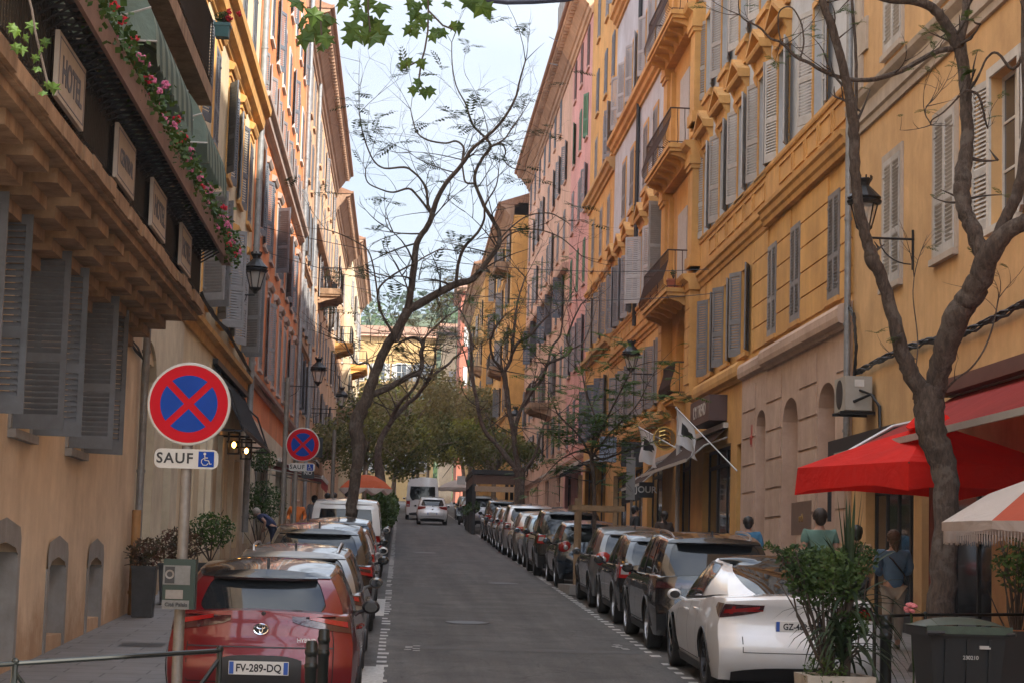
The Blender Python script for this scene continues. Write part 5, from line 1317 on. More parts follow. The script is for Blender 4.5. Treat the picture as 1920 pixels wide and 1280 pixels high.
tree_traced('street_tree','big near tree on the right before the red parasol, stout dark trunk with three limbs',21.8,[
 ([(1764,1190,62),(1765,1140,60),(1772,1040,58),(1775,940,56),(1770,880,60),(1755,835,64),(1740,790,68),(1742,750,70),(1748,725,60)],0),
 ([(1752,735,48),(1762,690,52),(1776,645,56),(1790,600,60),(1812,565,58),(1830,540,56),(1845,505,54),(1858,470,50),(1885,438,38),(1925,415,34)],-1.2),
 ([(1862,462,30),(1885,410,28),(1905,370,27),(1915,330,26),(1922,280,24),(1925,200,22),(1922,60,20),(1920,-60,16)],-.4),
 ([(1848,490,38),(1835,460,38),(1822,425,38),(1808,395,36),(1804,360,40),(1806,330,40),(1812,280,32),(1813,240,30),(1811,190,29),(1806,130,29),(1798,85,32)],.6),
 ([(1798,85,22),(1806,50,19),(1812,10,18),(1814,-60,16)],.2),
 ([(1797,88,30),(1785,65,27),(1768,38,24),(1748,15,22),(1715,2,20),(1670,0,18),(1640,-8,14)],-.3),
 ([(1745,750,46),(1722,722,40),(1702,685,38),(1688,650,34),(1676,600,31),(1662,548,28),(1648,510,28),(1634,485,34),(1628,460,26),(1616,415,24),(1608,370,23),(1603,320,23),(1601,260,24),(1600,228,25),(1593,180,21),(1583,135,20),(1572,92,19),(1556,42,18),(1543,5,17),(1530,-60,14)],-.6),
 ([(1788,92,13),(1765,95,13),(1740,105,12),(1690,133,12),(1640,149,11),(1600,150,10),(1570,144,9.5),(1541,133,9),(1517,118,8),(1492,107,8),(1464,80,6),(1445,73,5),(1424,52,5),(1400,40,4),(1386,28,3)],-.4),
 ([(1501,109,4),(1507,82,4),(1503,47,4),(1489,19,3.5),(1475,13,3.5),(1461,23,3.5),(1459,47,3.5),(1463,75,3.5)],.3),
 ([(1605,215,7),(1606,150,7),(1604,90,7),(1597,0,7),(1592,-50,6)],.2),
 ([(1640,640,6),(1728,755,4)][:0] or [(1712,748,3.5),(1716,700,3),(1721,640,3),(1712,560,2.5),(1714,520,2)],.2),
 ([(1810,170,6),(1835,180,6),(1850,235,4),(1852,240,3)],.3),
 ([(1745,760,5),(1765,740,5),(1790,712,5),(1820,690,4.5),(1845,655,4),(1862,610,4),(1872,560,3)],.5),
 ([(1925,90,10),(1900,130,8),(1870,100,6),(1850,110,5),(1830,150,5),(1800,180,4),(1770,210,4),(1748,225,3.5),(1745,235,3)],.6),
 ([(1745,232,3),(1735,215,3),(1737,200,2.5)],.1)],.07,.5,(1764,1190),.17,L_jac,depth=1,tl=(.2,.7),group=None)
# young staked tree
yt=tree_traced('young_tree','young feathery green tree held by a timber frame between the parked cars on the right',44.2,[
 ([(1113,1080,9),(1114,1000,9),(1114,946,9),(1113,900,9),(1110,870,9),(1109,852,9)],0),
 ([(1109,852,7),(1112,830,6),(1118,800,5),(1112,770,4),(1100,740,4),(1092,700,3)],.5),
 ([(1110,860,6),(1095,830,5),(1080,810,4),(1060,790,3),(1045,775,3)],-.4),
 ([(1110,856,6),(1125,835,5),(1145,810,4),(1165,790,4),(1185,770,3),(1200,750,3)],.4),
 ([(1111,840,5),(1130,800,4),(1150,760,4),(1170,720,3),(1185,690,3)],-.5),
 ([(1111,850,5),(1130,860,4),(1160,850,4),(1190,840,3)],.3),
 ([(1109,850,4),(1085,845,4),(1060,855,3),(1045,865,3)],.3)],.6,.8,(1113,1080),.5,leafmat('fresh_feathery_leaf',(.05,.11,.02),(.12,.20,.05),.4),depth=1,tl=(.4,1.1),up=.2,pairs=11)
tf=thing('tree_frame','pine stakes and rails round the young tree trunk','tree guard',(4.3,44.2,gz(44.2)))
M_pine=mat('weathered_pine',(.26,.17,.09),.8,var=.2,scale=6,streak=.4)
g0=gz(44.2)
for x in(3.9,4.05,4.75,4.85):
    for yv in((43.75,) if x in(3.9,4.75) else(44.7,)):
        b=MB(); b.box(x-.045,x+.045,yv-.045,yv+.045,g0,g0+2.05 if yv<44.2 else g0+2.6); b.build('stake',M_pine,tf)
b=MB(); b.box(3.8,4.95,43.68,43.705,g0+1.78,g0+1.9); b.box(3.8,3.84,43.7,44.75,g0+1.78,g0+1.9); b.box(3.84,4.95,44.75,44.79,g0+1.78,g0+1.9); b.build('rail',M_pine,tf)
bo=MB(); bo.box(3.66,5.7,42.4,45.4,g0-.05,g0+.16); t_=bo.build('kerb_buildout',M_kerb); tag(t_,kind='structure')
# distant bushy street trees that close the road
def far_tree(label,x,y,h,r,cz,leaf,n,s=.22,lean=0,blobs=9,trunk=.17,group=None,bark=None):
    root=thing('street_tree',label,'tree',(x,y,gz(y)),0,group); b=MB(); g=gz(y)
    top=Vector((x+lean,y,g+cz)); pts=[(x,y,g-.1),(x+lean*.2,y,g+cz*.35),(x+lean*.6,y,g+cz*.7),top]; b.tube(pts,[trunk,trunk*.8,trunk*.65,trunk*.5],8)
    for k in range(9):
        d=Vector((random.gauss(0,1),random.gauss(0,1),random.gauss(.4,.5))).normalized(); b.tube([Vector(pts[2]),top+d*r*.4+Vector((0,0,.1)),top+d*r*.9],[trunk*.45,trunk*.25,.015],5)
    b.build('trunk',bark or M_bark2,root,smooth=True)
    c=MB()
    for k in range(blobs):
        d=Vector((random.gauss(0,1),random.gauss(0,1),random.gauss(0,.6))); d.normalize(); p=top+Vector((d.x*r*.75,d.y*r*.75,d.z*r*.5)); clump(c,p,r*random.uniform(.3,.55),n//blobs,s,.75,m=0 if random.random()<.8 else 1)
    clump(c,top,r*.8,n//5,s,.7)
    c.build('crown',leaf,root); return root
FT='bushy street trees closing the road'
far_tree('dark bushy tree over the left pavement beyond the orange parasol',-1.6,92,6,2.4,4.3,[L_orange,L_olive],3000,0.087,group=FT)
far_tree('low dark tree with yellow tufts on the left near the white van',-1.2,112,6,2.8,4.2,[L_orange,L_yel],4000,0.099,group=FT)
far_tree('olive brown tree arching over the white van',-.6,133,8,4.0,7.2,[L_olive,L_yel],3800,0.124,1.2,group=FT)
far_tree('dark round tree in the middle background above the road',1.4,160,7,4.2,6.0,[L_olive,L_orange],4800,0.136,group=FT)
far_tree('dark low orange tree behind the pergola on the right',4.9,104,5,2.3,4.1,[L_orange,L_yel],4000,0.087,group=FT)
far_tree('yellow green tufted tree over the cream parasol',4.4,126,6,3.2,4.9,[L_orange,L_yel],4800,0.105,group=FT)
far_tree('brownish tree with thin foliage beyond the cream parasol',5.0,150,8,4.0,7.8,[L_olive,L_orange],3400,0.124,-1,group=FT)
far_tree('tall airy tree left of the red house',2.6,188,9,4.6,9.5,[L_olive,L_jac],3000,0.155,group=FT)
far_tree('tall thin tree before the yellow block',-1.5,176,9,4.4,8.6,[L_olive,L_yel],2200,0.155,group=FT)
far_tree('dense green tree at the end of the road before the pale yellow block',-.5,205,10,5,9,[L_jac,L_olive],4400,0.155,group=FT)
# plane tree standing behind the camera on the left; its crown hangs over the near street
def plane_leaf(b,p,nrm,s,m=0):
    out=[(0,-.9),(.35,-.55),(.95,-.5),(.6,-.1),(1.0,.35),(.45,.3),(.3,.55),(0,1.15),(-.3,.55),(-.45,.3),(-1.0,.35),(-.6,-.1),(-.95,-.5),(-.35,-.55)]
    nrm=nrm.normalized(); t=nrm.orthogonal().normalized(); a=random.uniform(-.7,.7); u=nrm.cross(t)
    # keep tip roughly downwards
    dn=Vector((random.uniform(-.5,.5),random.uniform(-.3,.3),-1)); dn=(dn-nrm*dn.dot(nrm)); 
    if dn.length<.1: dn=t
    dn.normalize(); sd=nrm.cross(dn)
    vs=[p+nrm*s*.12]+[p+sd*x*s*.5+dn*(y+.0)*s*.5+nrm*(-.1*s*abs(x)) for x,y in out]
    n=len(out); b.add(vs,[(0,1+i,1+(i+1)%n) for i in range(n)],m)
pt=thing('plane_tree','overhanging plane tree whose leafy twigs dangle into the top of the view','tree',(-3.2,-4,gz(-4)))
b=MB(); b.tube([(-3.2,-4,-.3),(-3.1,-4,2),(-2.9,-3.6,4.5),(-2.4,-2.5,7)],[.36,.3,.28,.25],12,m=0)
for e in((0,3,9.2),(1.5,9,9.5),(-2,10,9.3),(4,4,9.5),(3,-2,9),(-1,13,8.6),(2.5,14,9.6)): b.tube([(-2.4,-2.5,7),((e[0]-2.4)/2,(e[1]-2.5)/2,8.3),e],[.16,.1,.03],8)
b.build('trunk',M_bark2,pt,smooth=True)
c=MB()
def viewtop(y): return EYE+y*.315+.25
for _ in range(700):
    y=random.uniform(-8,15); x=random.gauss(1,3.4) if y>0 else random.uniform(-6,8); z=random.uniform(0,3.2)+max(7.0,viewtop(y)+.5)
    plane_leaf(c,Vector((x,y,z)),Vector((random.gauss(0,.6),random.gauss(0,.6),1)),random.uniform(.16,.28))
hang=[(565,45),(588,30),(598,62),(612,75),(605,88),(580,60),(600,48),(618,35),(570,75),(668,10),(690,8),(712,18),(672,30),(690,42),(705,50),(688,66),(700,75),(672,72),(715,62),(660,55),(722,12),(770,8),(785,14),(800,6),(776,28),(790,36),(805,32),(778,48),(795,48),(765,58),(778,62),(815,60),(828,62),(812,70),(850,50),(860,52),(757,122),(766,118),(790,120),(785,157),(775,170),(795,175),(806,172),(882,5),(900,14),(912,18),(655,95-20),(560,18-10),(640,5),(840,8)]
tw=MB()
for px,py in hang:
    y=random.uniform(11.2,12.2); p=A(px,py,y); s=.085 if px>740 and px<870 else .125
    plane_leaf(c,p,Vector((random.gauss(0,.6),-1,random.gauss(0,.5))),s*random.uniform(.85,1.2))
for px,py in((30,60),(48,72),(42,95),(60,50),(75,95),(85,80),(90,160),(80,175),(100,165),(70,130),(66,110),(30,90),(22,52)):
    p=A(px,py,9.5); plane_leaf(c,p,Vector((random.gauss(0,.6),-1,random.gauss(0,.5))),.065*random.uniform(.8,1.2),0)
c.build('crown',L_plane,pt)
for ch,y in(([(800,-60),(803,20),(802,60),(796,95),(791,112),(788,130),(784,158)],11.7),([(690,-60),(690,20),(694,60)],11.7),([(604,-60),(600,20),(603,70)],11.7),([(803,20),(830,48),(848,55)],11.7),([(900,-60),(895,5)],11.7),([(790,112),(770,122),(760,124)],11.7),([(40,-60),(60,20),(66,60),(78,110),(90,160)],9.5)):
    tw.tube([A(px,py,y) for px,py in ch],.006,5)
tw.tube([A(690,-60,11.7),Vector((-1,12.5,8.7))],.02,5); tw.tube([A(800,-60,11.7),Vector((-.5,12.5,8.7))],.02,5); tw.tube([A(40,-60,9.5),Vector((-2,10,9.2))],.02,5); tw.tube([A(604,-60,11.7),Vector((-1,12.5,8.7))],.02,5); tw.tube([A(900,-60,11.7),Vector((2.5,14,9.5))],.02,5)
tw.build('hanging_twigs',M_twig,pt)
# ================================================================ street furniture and attachments
def lantern(root,c,s=1.,m=None,glass=None):
    """French four-sided street lantern hanging over point c (bottom finial)"""
    m=m or M_iron; x,y,z=c
    b=MB()
    def ring(r,h,n=4): 
        return [(x+r*s*math.cos(math.pi/4+math.pi*2*k/n),y+r*s*math.sin(math.pi/4+math.pi*2*k/n),z+h*s) for k in range(n)]
    for k in range(6):
        a=math.pi*2*k/6; p0=(x+.12*s*math.cos(a),y+.12*s*math.sin(a),z+.12*s); p1=(x+.22*s*math.cos(a),y+.22*s*math.sin(a),z+.5*s); b.tube([p0,p1],.012*s,4)
    b.lathe([(.0,-.02),(.05,0),(.06,.04),(.13,.1),(.14,.13),(.11,.13)],(x,y,z),6); b.v[-36:]=[(x+(p[0]-x)*s,y+(p[1]-y)*s,z+(p[2]-z)*s) for p in b.v[-36:]]
    o=len(b.v); b.lathe([(.22,.49),(.27,.5),(.29,.54),(.25,.56),(.28,.6),(.24,.64),(.12,.76),(.08,.8),(.09,.84),(.13,.9),(.1,.92),(0,.9)],(x,y,z),12)
    b.v[o:]=[(x+(p[0]-x)*s,y+(p[1]-y)*s,z+(p[2]-z)*s) for p in b.v[o:]]
    for k in range(8):
        a=math.pi*2*k/8; q=(x+.12*s*math.cos(a),y+.12*s*math.sin(a),z+.91*s); b.tube([q,(q[0],q[1],q[2]+.05*s)],.014*s,4)
    b.build('lantern_frame',m,root)
    g=MB(); g.lathe([(.115*s,.14*s),(.21*s,.49*s)],(x,y,z),6); g.build('lantern_glass',glass or M_lglass,root)
    q=MB(); q.ball((x,y,z+.3*s),.05*s,8,6,sc=(1,1,1.6)); q.build('bulb',M_white,root)
M_lglass=mat('lantern_glass',(.75,.72,.68),.15,var=0,alpha=.35)
def wall_lamp(label,px,py,yy,xw,side,s=1.,group='wall lanterns on iron brackets'):
    """px,py: pixel of the bottom finial, yy distance, xw wall plane"""
    p=A(px,py,yy); root=thing('street_lamp',label,'street lamp',(xw,yy,p.z),0,group)
    lantern(root,(p.x,p.y,p.z),s); b=MB()
    b.tube([(xw,yy,p.z-.05),(p.x,yy,p.z-.05)],.02*s,6); b.tube([(xw-side*.02,yy,p.z-.55*s),(xw-side*.02,yy,p.z+.1)],.02,6)
    pts=[]
    for k in range(9):
        a=math.pi/2*k/8; pts.append((xw-side*(.05+.5*math.sin(a)),yy,p.z-.05-.4*math.cos(a)))
    b.tube(pts,.012,5); b.build('bracket',M_iron,root); return root
wall_lamp('nearest black wall lantern on the left in front of the orange facade',478,550,48,XL,-1,1.05)
wall_lamp('black wall lantern above the second no stopping sign on the left',596,722,74,XL,-1,1.1)
wall_lamp('far left black lantern hanging near the leaning trunk',640,765,96,XL,-1,1.1)
wall_lamp('black lantern on the ochre palace above the flags',1183,697,62,8,1,1.05)
wall_lamp('far black lantern behind the forked tree on the right',966,800,100,8,1,1.1)
wall_lamp('large near black lantern on the amber house partly behind the tree limb',1620,440,30.75,8,1,.98)
# lit lanterns over the left shop
M_glow=mat('warm_bulb',(1,.6,.2),.4,var=0,emit=(1,.42,.08),estr=9)
for i,(px,py,yy,tx) in enumerate(((421,848,49,'left of the two lit box lanterns over the cream shop front'),(441,858,53,'right of the two lit box lanterns over the cream shop front'))):
    p=A(px,py,yy); p.x=-4.08; root=thing('wall_lantern',tx,'lantern',tuple(p),0,'lit box lanterns'); b=MB(); w=.13;h=.48
    for sx in(-w,w):
        for sy in(-w,w): b.box(p.x+sx-.014,p.x+sx+.014,p.y+sy-.014,p.y+sy+.014,p.z,p.z+h)
    b.box(p.x-w-.02,p.x+w+.02,p.y-w-.02,p.y+w+.02,p.z+h,p.z+h+.03);b.box(p.x-w-.02,p.x+w+.02,p.y-w-.02,p.y+w+.02,p.z-.03,p.z); b.tube([(-4.4,p.y,p.z+h+.1),(p.x,p.y,p.z+h+.1),(p.x,p.y,p.z+h)],.015,5); b.build('frame',M_iron,root)
    q=MB(); q.ball((p.x,p.y,p.z+.2),.05,8,6,sc=(1,1,1.5)); q.build('bulb',M_glow,root)
# ---- no stopping signs
M_sred=mat('sign_red',(.40,.006,.014),.75,var=.06,scale=6,spec=.15); M_sblue=mat('sign_blue',(.008,.045,.26),.75,var=.06,scale=6,spec=.15); M_swhite=mat('sign_white',(.43,.42,.40),.45,var=.06,scale=8); M_post=mat('galvanised_post',(.20,.185,.17),.55,.4,var=.25,scale=8)
def nostop(label,px,py,yy,s=1.,pole_dx=0.,base=None,disp=False):
    c=A(px,py,yy); g=sw(yy); root=thing('road_sign',label,'road sign',(c.x,yy,g),0,'no stopping signs')
    R=.325*s; b=MB(); b.lathe([(0.001,0),(R,0),(R+.008,.012),(R,.024),(.001,.024)],(c.x,yy-.03,c.z),40,'y'); b.build('sign_rim',M_swhite,root)
    b=MB()
    q=MB(); q.disc((c.x,yy-.033,c.z),R*.955,'y',48); q.build('sign_face',M_sred,root)
    bl=MB(); r=R*.70; a0=math.acos(.095*R/r)
    for k in range(4):
        # quadrant between the crossing bars
        cen=math.pi/2*k+0
        off=.085*R*1.4142; d=(math.cos(cen),math.sin(cen)); pts=[(c.x+d[0]*off,c.z+d[1]*off)]
        half=math.pi/4-math.asin(.085*R/r)
        for j in range(13):
            a=cen-half+2*half*j/12; pts.append((c.x+r*math.cos(a),c.z+r*math.sin(a)))
        bl.add([(x,yy-.036,z) for x,z in pts],[tuple(range(len(pts)))])
    bl.build('sign_symbol',M_sblue,root)
    # panel
    W2=.255*s*.99; z1=c.z-R-.035; z0=z1-.155*s
    b=MB(); n=6; rr=.05*s; pts=[]
    for cx,cz,a0 in((c.x+W2-rr,z1-rr,0),(c.x-W2+rr,z1-rr,1),(c.x-W2+rr,z0+rr,2),(c.x+W2-rr,z0+rr,3)):
        for j in range(n+1): a=math.pi/2*(a0+j/n); pts.append((cx+rr*math.cos(a),cz+rr*math.sin(a)))
    b.prism(pts,'y',yy-.032,yy-.012); pn=b.build('panel',M_swhite,root)
    wl=worldloc(root)
    o=text('lettering','SAUF',.115*s,M_txtblack,pn,(c.x-W2*.37-wl.x,yy-.034-wl.y,(z0+z1)/2-wl.z),(math.pi/2,0,0),.001,1.15)
    b=MB(); bx=c.x+W2*.62; hh=.062*s; zc=(z0+z1)/2; b.quad((bx-hh,yy-.034,zc-hh),(bx+hh,yy-.034,zc-hh),(bx+hh,yy-.034,zc+hh),(bx-hh,yy-.034,zc+hh)); b.build('blue_square',M_sblue,pn)
    b=MB(); yv=yy-.037; k=hh/.06
    b.disc((bx-.012*k,yv,zc+.042*k),.0105*k,'y',12)
    def ln(pts,t=.0045*k): b.tube([(bx+a*k,yv,zc+d*k) for a,d in pts],t,5)
    ln([(-.012,.03),(-.010,-.008),(.018,-.010),(.030,-.038),(.042,-.034)]); ln([(-.012,.012),(.012,.010)])
    ln([(-.016,.008),(-.034,-.005),(-.036,-.025),(-.022,-.044),(.002,-.046),(.018,-.030)],.0035*k)
    b.build('wheelchair_symbol',M_swhite,pn)
    xp=c.x+pole_dx; b=MB(); b.tube([(xp,yy+.035,g-.1),(xp,yy+.035,c.z+R*.75)],.043*s,16); b.build('pole',M_post,root,auto=60)
    b=MB()
    for z in(c.z-.15,c.z+.15,(z0+z1)/2): b.box(xp-.06,xp+.06,yy-.012,yy+.09,z-.02,z+.02)
    b.build('clamp',M_post,root)
    return root,c,g
s1,c1,g1=nostop('large round no stopping sign with SAUF panel nearest on the left pavement',355,757,16.0,1.0,-.005)
nostop('smaller looking no stopping sign with SAUF panel farther along the left kerb',568,833,39,1.,-.12)
p=A(340,1095,15.93)
dsp=thing('bag_dispenser','dark green dog bag dispenser strapped to the near sign pole','dispenser',(c1.x,15.9,p.z-.2))
M_dg=mat('dark_green_steel',(.005,.022,.015),.45,var=.15,scale=8)
b=MB(); b.box(p.x-.13,p.x+.12,15.8,15.98,p.z-.19,p.z+.2); b.build('case',M_dg,dsp)
b=MB(); b.box(p.x-.13,p.x+.08,15.79,15.8,p.z-.0,p.z+.15); b.box(p.x-.13,p.x+.08,15.79,15.8,p.z-.19,p.z-.12); b.build('label_plate',mat('grey_label',(.13,.13,.125),.6,var=.15,scale=20),dsp)
b=MB(); b.box(p.x-.115,p.x-.04,15.785,15.79,p.z+.01,p.z+.14); b.build('dark_window',M_black,dsp)
b=MB(); b.lathe([(.022,0),(.036,-.003),(.036,.003),(.022,0)],(p.x-.078,15.782,p.z+.08),16,'y'); b.box(p.x-.105,p.x+.03,15.787,15.79,p.z-.11,p.z-.04); b.build('ring',M_post,dsp)
wl=worldloc(dsp); text('lettering','Cité Palais',.042,M_txtblack,dsp,(p.x-.02-wl.x,15.785-wl.y,p.z-.155-wl.z),(math.pi/2,0,0),.001)
# plain grey posts on the left pavement
for (px,yy,h,lb) in((528,44,4.4,'plain grey post on the left pavement between the two no stopping signs'),(620,57,3.6,'grey post farther up the left pavement by the red awning')):
    q=A(px,1000,yy); b=MB(); b.tube([(q.x,yy,sw(yy)),(q.x,yy,sw(yy)+h)],.055,12); o=b.build('metal_post',M_post,auto=60); tag(o,lb,'post'); rebase(o)
# ---- bollards and railings at the near crossing
tag(sheet('pavement',M_pave,-2.2,-.2,[-20,0,16.4],KERB-.004),kind='structure'); tag(sheet('pavement',M_pave,3.7,5.72,[-20,0,21.4],KERB-.004),kind='structure')
def bollard(label,x,y,h=1.06,r=.042,g='black bollards at the crossing'):
    root=thing('bollard',label,'bollard',(x,y,sw(y)),0,g); b=MB(); z=sw(y)
    b.lathe([(r*1.25,0),(r*1.25,.1),(r,.13),(r,h-.2),(r*1.15,h-.19),(r*1.15,h-.17),(r,h-.16),(r,h-.1),(r*1.15,h-.09),(r*1.15,h-.07),(r,h-.06),(r,h-.02),(r*.8,h),(0.001,h)],(x,y,z),18); b.build('post',M_boll,root,auto=50)
    b=MB(); b.lathe([(r*1.02,h-.155),(r*1.02,h-.115)],(x,y,z),18); b.build('band',M_black,root); return root
M_boll=mat('dark_green_black_iron',(.007,.010,.010),.38,.3,var=.15,scale=14)
q=A(608,1178,15.2); bollard('taller black bollard in front of the red hatchback',q.x,15.2,q.z-sw(15.2),.042)
q=A(585,1200,14.3); bollard('shorter black bollard just left of the taller one before the red hatchback',q.x,14.3,q.z-sw(14.3),.042)
q=A(1661,1153,17.8); bollard('black bollard beside the yucca planter on the right',q.x,17.8,q.z-sw(17.8),.052)
def railing(label,pts,lower=.12,diag=True):
    root=thing('railing',label,'railing',pts[0][:2]+(sw(pts[0][1]),)); b=MB()
    top=[(x,y,z) for x,y,z in pts]; b.tube(top,.016,8); b.build('top_rail',M_boll,root)
    b=MB(); b.tube([(x,y,sw(y)+lower) for x,y,z in pts],.014,6); b.build('lower_rail',M_boll,root)
    for x,y,z in pts:
        b=MB(); b.tube([(x,y,sw(y)-.05),(x,y,z)],.019,8); b.ball((x,y,z+.01),.025); b.build('post',M_boll,root)
    if diag:
        for (x,y,z),(x2,y2,z2) in zip(pts,pts[1:]):
            b=MB(); b.tube([(x,y,z-.05),((x+x2)/2,(y+y2)/2,sw(y)+lower)],.015,6); b.tube([(x2,y2,z2-.05),((x+x2)/2,(y+y2)/2,sw(y)+lower)],.015,6); b.build('cross_bars',M_boll,root)
    return root
a1=A(-60,1250,12.2);a2=A(28,1243,12.4);a3=A(412,1219,13.2)
railing('low dark cross barred railing along the near left corner',[tuple(a1),tuple(a2),tuple(a3)])
b1=A(1640,1118,19.5);b2=A(1735,1118,20);b3=A(1960,1118,20.6)
def fl(v,z): return (v.x,v.y,z)
railing('thin black railing behind the bin and planter on the right',[fl(b1,sw(19.5)+1.0),fl(b2,sw(20)+1.0),fl(b3,sw(20.6)+1.0)],diag=False)
b1=A(1700,1170,17.6);b2=A(1820,1175,17.9);b3=A(1960,1190,18.2)
# ---- wheelie bin
by=18.2; q0=A(1722,1165,by); q1=A(1868,1165,by); xc=(q0.x+q1.x)/2; g=sw(by)
bn=thing('wheelie_bin','black wheelie bin with worn green lid at the right corner, number 230210 on it','bin',(xc,by,g))
b=MB(); h=1.0; w0,w1=.27,.345; d0,d1=.26,.36
vs=[(xc-w0,by-d0,g+.06),(xc+w0,by-d0,g+.06),(xc+w0,by+d0,g+.06),(xc-w0,by+d0,g+.06),(xc-w1,by-d1,g+h),(xc+w1,by-d1,g+h),(xc+w1,by+d1,g+h),(xc-w1,by+d1,g+h)]
b.add(vs,[(0,1,5,4),(1,2,6,5),(2,3,7,6),(3,0,4,7),(0,3,2,1)]); b.box(xc-w1-.03,xc+w1+.03,by-d1-.03,by+d1+.03,g+h-.07,g+h)
for sx in(-.2,0,.2): b.prism([(by-d0-.02,g+.1),(by-d1-.02,g+h-.1),(by-d1,g+h-.1),(by-d0,g+.1)],'x',xc+sx-.015,xc+sx+.015)
b.build('body',mat('bin_black',(.012,.013,.014),.55,var=.2,scale=10,streak=.4),bn)
b=MB(); n=8; V=[]
for i in range(n+1):
    for j in range(n+1):
        u=-1+2*i/n;v=-1+2*j/n; V.append((xc+u*(w1+.045),by+v*(d1+.05),g+h+.01+.085*(1-u*u)**.6*(1-v*v*.7)))
F2=[(i*(n+1)+j,i*(n+1)+j+1,(i+1)*(n+1)+j+1,(i+1)*(n+1)+j) for i in range(n) for j in range(n)]
b.add(V,F2); b.box(xc-w1-.045,xc+w1+.045,by-d1-.05,by-d1-.02,g+h-.05,g+h+.02); b.build('lid',mat('worn_green_lid',(.045,.07,.05),.45,var=.35,scale=6),bn,auto=50)
b=MB()
for sx in(-1,1): b.tube([(xc+sx*(w1-.02),by-d1-.02,g+h-.05),(xc+sx*(w1+.06),by-d1-.1,g+h-.04)],.02,6)
b.tube([(xc-w1-.06,by-d1-.1,g+h-.04),(xc-w1+.1,by-d1-.1,g+h-.04)],.02,6); b.build('handle',M_black,bn)
for sx in(-1,1):
    b=MB(); b.lathe([(.02,-.03),(.1,-.03),(.1,.03),(.02,.03)],(xc+sx*.27,by+.3,g+.1),16,'x'); b.build('wheel',M_black,bn)
b=MB(); b.box(xc+.1,xc+.2,by-d1-.012,by-d1+.01,g+.82,g+.85); b.build('sticker',M_swhite,bn)
wl=worldloc(bn); text('lettering','230210',.048,M_swhite,bn,(.02,-.362,.74),(math.pi/2+.09,0,0),.001)
# ---- planter with yucca and shrub
py_=16.6; q0=A(1501,1262,py_);q1=A(1628,1262,py_); xc=(q0.x+q1.x)/2; w=(q1.x-q0.x)/2; g=sw(py_); zt=q0.z
pl_=thing('planter','white square concrete planter with a yucca and leafy shrub at the right corner','planter',(xc,py_,g))
b=MB(); wb_=w*.86
for wo,wi,z0,z1 in((w,w-.04,g,zt),):
    vs=[(xc+sx*wb_,py_+sy*wb_,g) for sx,sy in((-1,-1),(1,-1),(1,1),(-1,1))]+[(xc+sx*w,py_+sy*w,zt) for sx,sy in((-1,-1),(1,-1),(1,1),(-1,1))]+[(xc+sx*(w-.05),py_+sy*(w-.05),zt) for sx,sy in((-1,-1),(1,-1),(1,1),(-1,1))]+[(xc+sx*(w-.05),py_+sy*(w-.05),zt-.08) for sx,sy in((-1,-1),(1,-1),(1,1),(-1,1))]
    f=[]
    for o in(0,4,8): f+=[(o+i,o+(i+1)%4,o+4+(i+1)%4,o+4+i) for i in range(4)]
    b.add(vs,f)
b.build('pot',mat('cream_concrete',(.46,.42,.36),.8,var=.12,scale=6,streak=.4,bump=.2),pl_)
b=MB(); b.quad((xc-w+.04,py_-w+.04,zt-.06),(xc+w-.04,py_-w+.04,zt-.06),(xc+w-.04,py_+w-.04,zt-.06),(xc-w+.04,py_+w-.04,zt-.06)); b.build('soil',mat('soil',(.03,.022,.015),.95,var=.3,scale=20),pl_)
def blade(b,p,d,L,w,droop,m=0):
    n=6; d=d.normalized(); s=d.cross(Vector((0,0,1)))
    if s.length<.05: s=Vector((1,0,0))
    s.normalize(); q=p.copy(); prev=None
    for i in range(n+1):
        t=i/n; ww=w*(1-t)**.6*(.5+min(1,t*4)*.5); a,c=q-s*ww,q+s*ww
        k=[a,q+d.cross(s)*ww*.35,c]
        if prev: b.add(prev+k,[(0,1,4,3),(1,2,5,4)],m)
        prev=k; d=(d+Vector((0,0,-droop/n*(1+t)))).normalized(); q=q+d*(L/n)
random.seed(8)
b=MB(); head=Vector((xc+.12,py_,zt+.62)); st=MB(); st.tube([(xc+.08,py_,zt-.1),(xc+.1,py_,zt+.25),head],[.05,.045,.04],8)
for k in range(34):
    a=random.uniform(0,6.28); e=random.random(); d=Vector((math.cos(a)*(.6 if math.cos(a)<0 else 1),math.sin(a),.1+2.6*e*e-.4*(1-e))); blade(b,head+Vector((0,0,random.uniform(-.12,.1))),d,random.uniform(.5,.85),.024,1.6*(1-e)+.1)
for k in range(9):
    blade(b,head,Vector((random.gauss(0,.08),random.gauss(0,.1),1)),random.uniform(.75,.95),.026,.02)
h2=Vector((xc+.06,py_-.05,zt+.05))
for k in range(60):
    a=random.uniform(0,6.28); d=Vector((math.cos(a)*(.45 if math.cos(a)<0 else 1),math.sin(a),random.uniform(.2,1.8))); blade(b,h2+Vector((0,0,random.uniform(0,.25))),d,random.uniform(.4,.75),.024,1.6)
b.build('yucca_leaves',L_spike,pl_); 
c=MB()
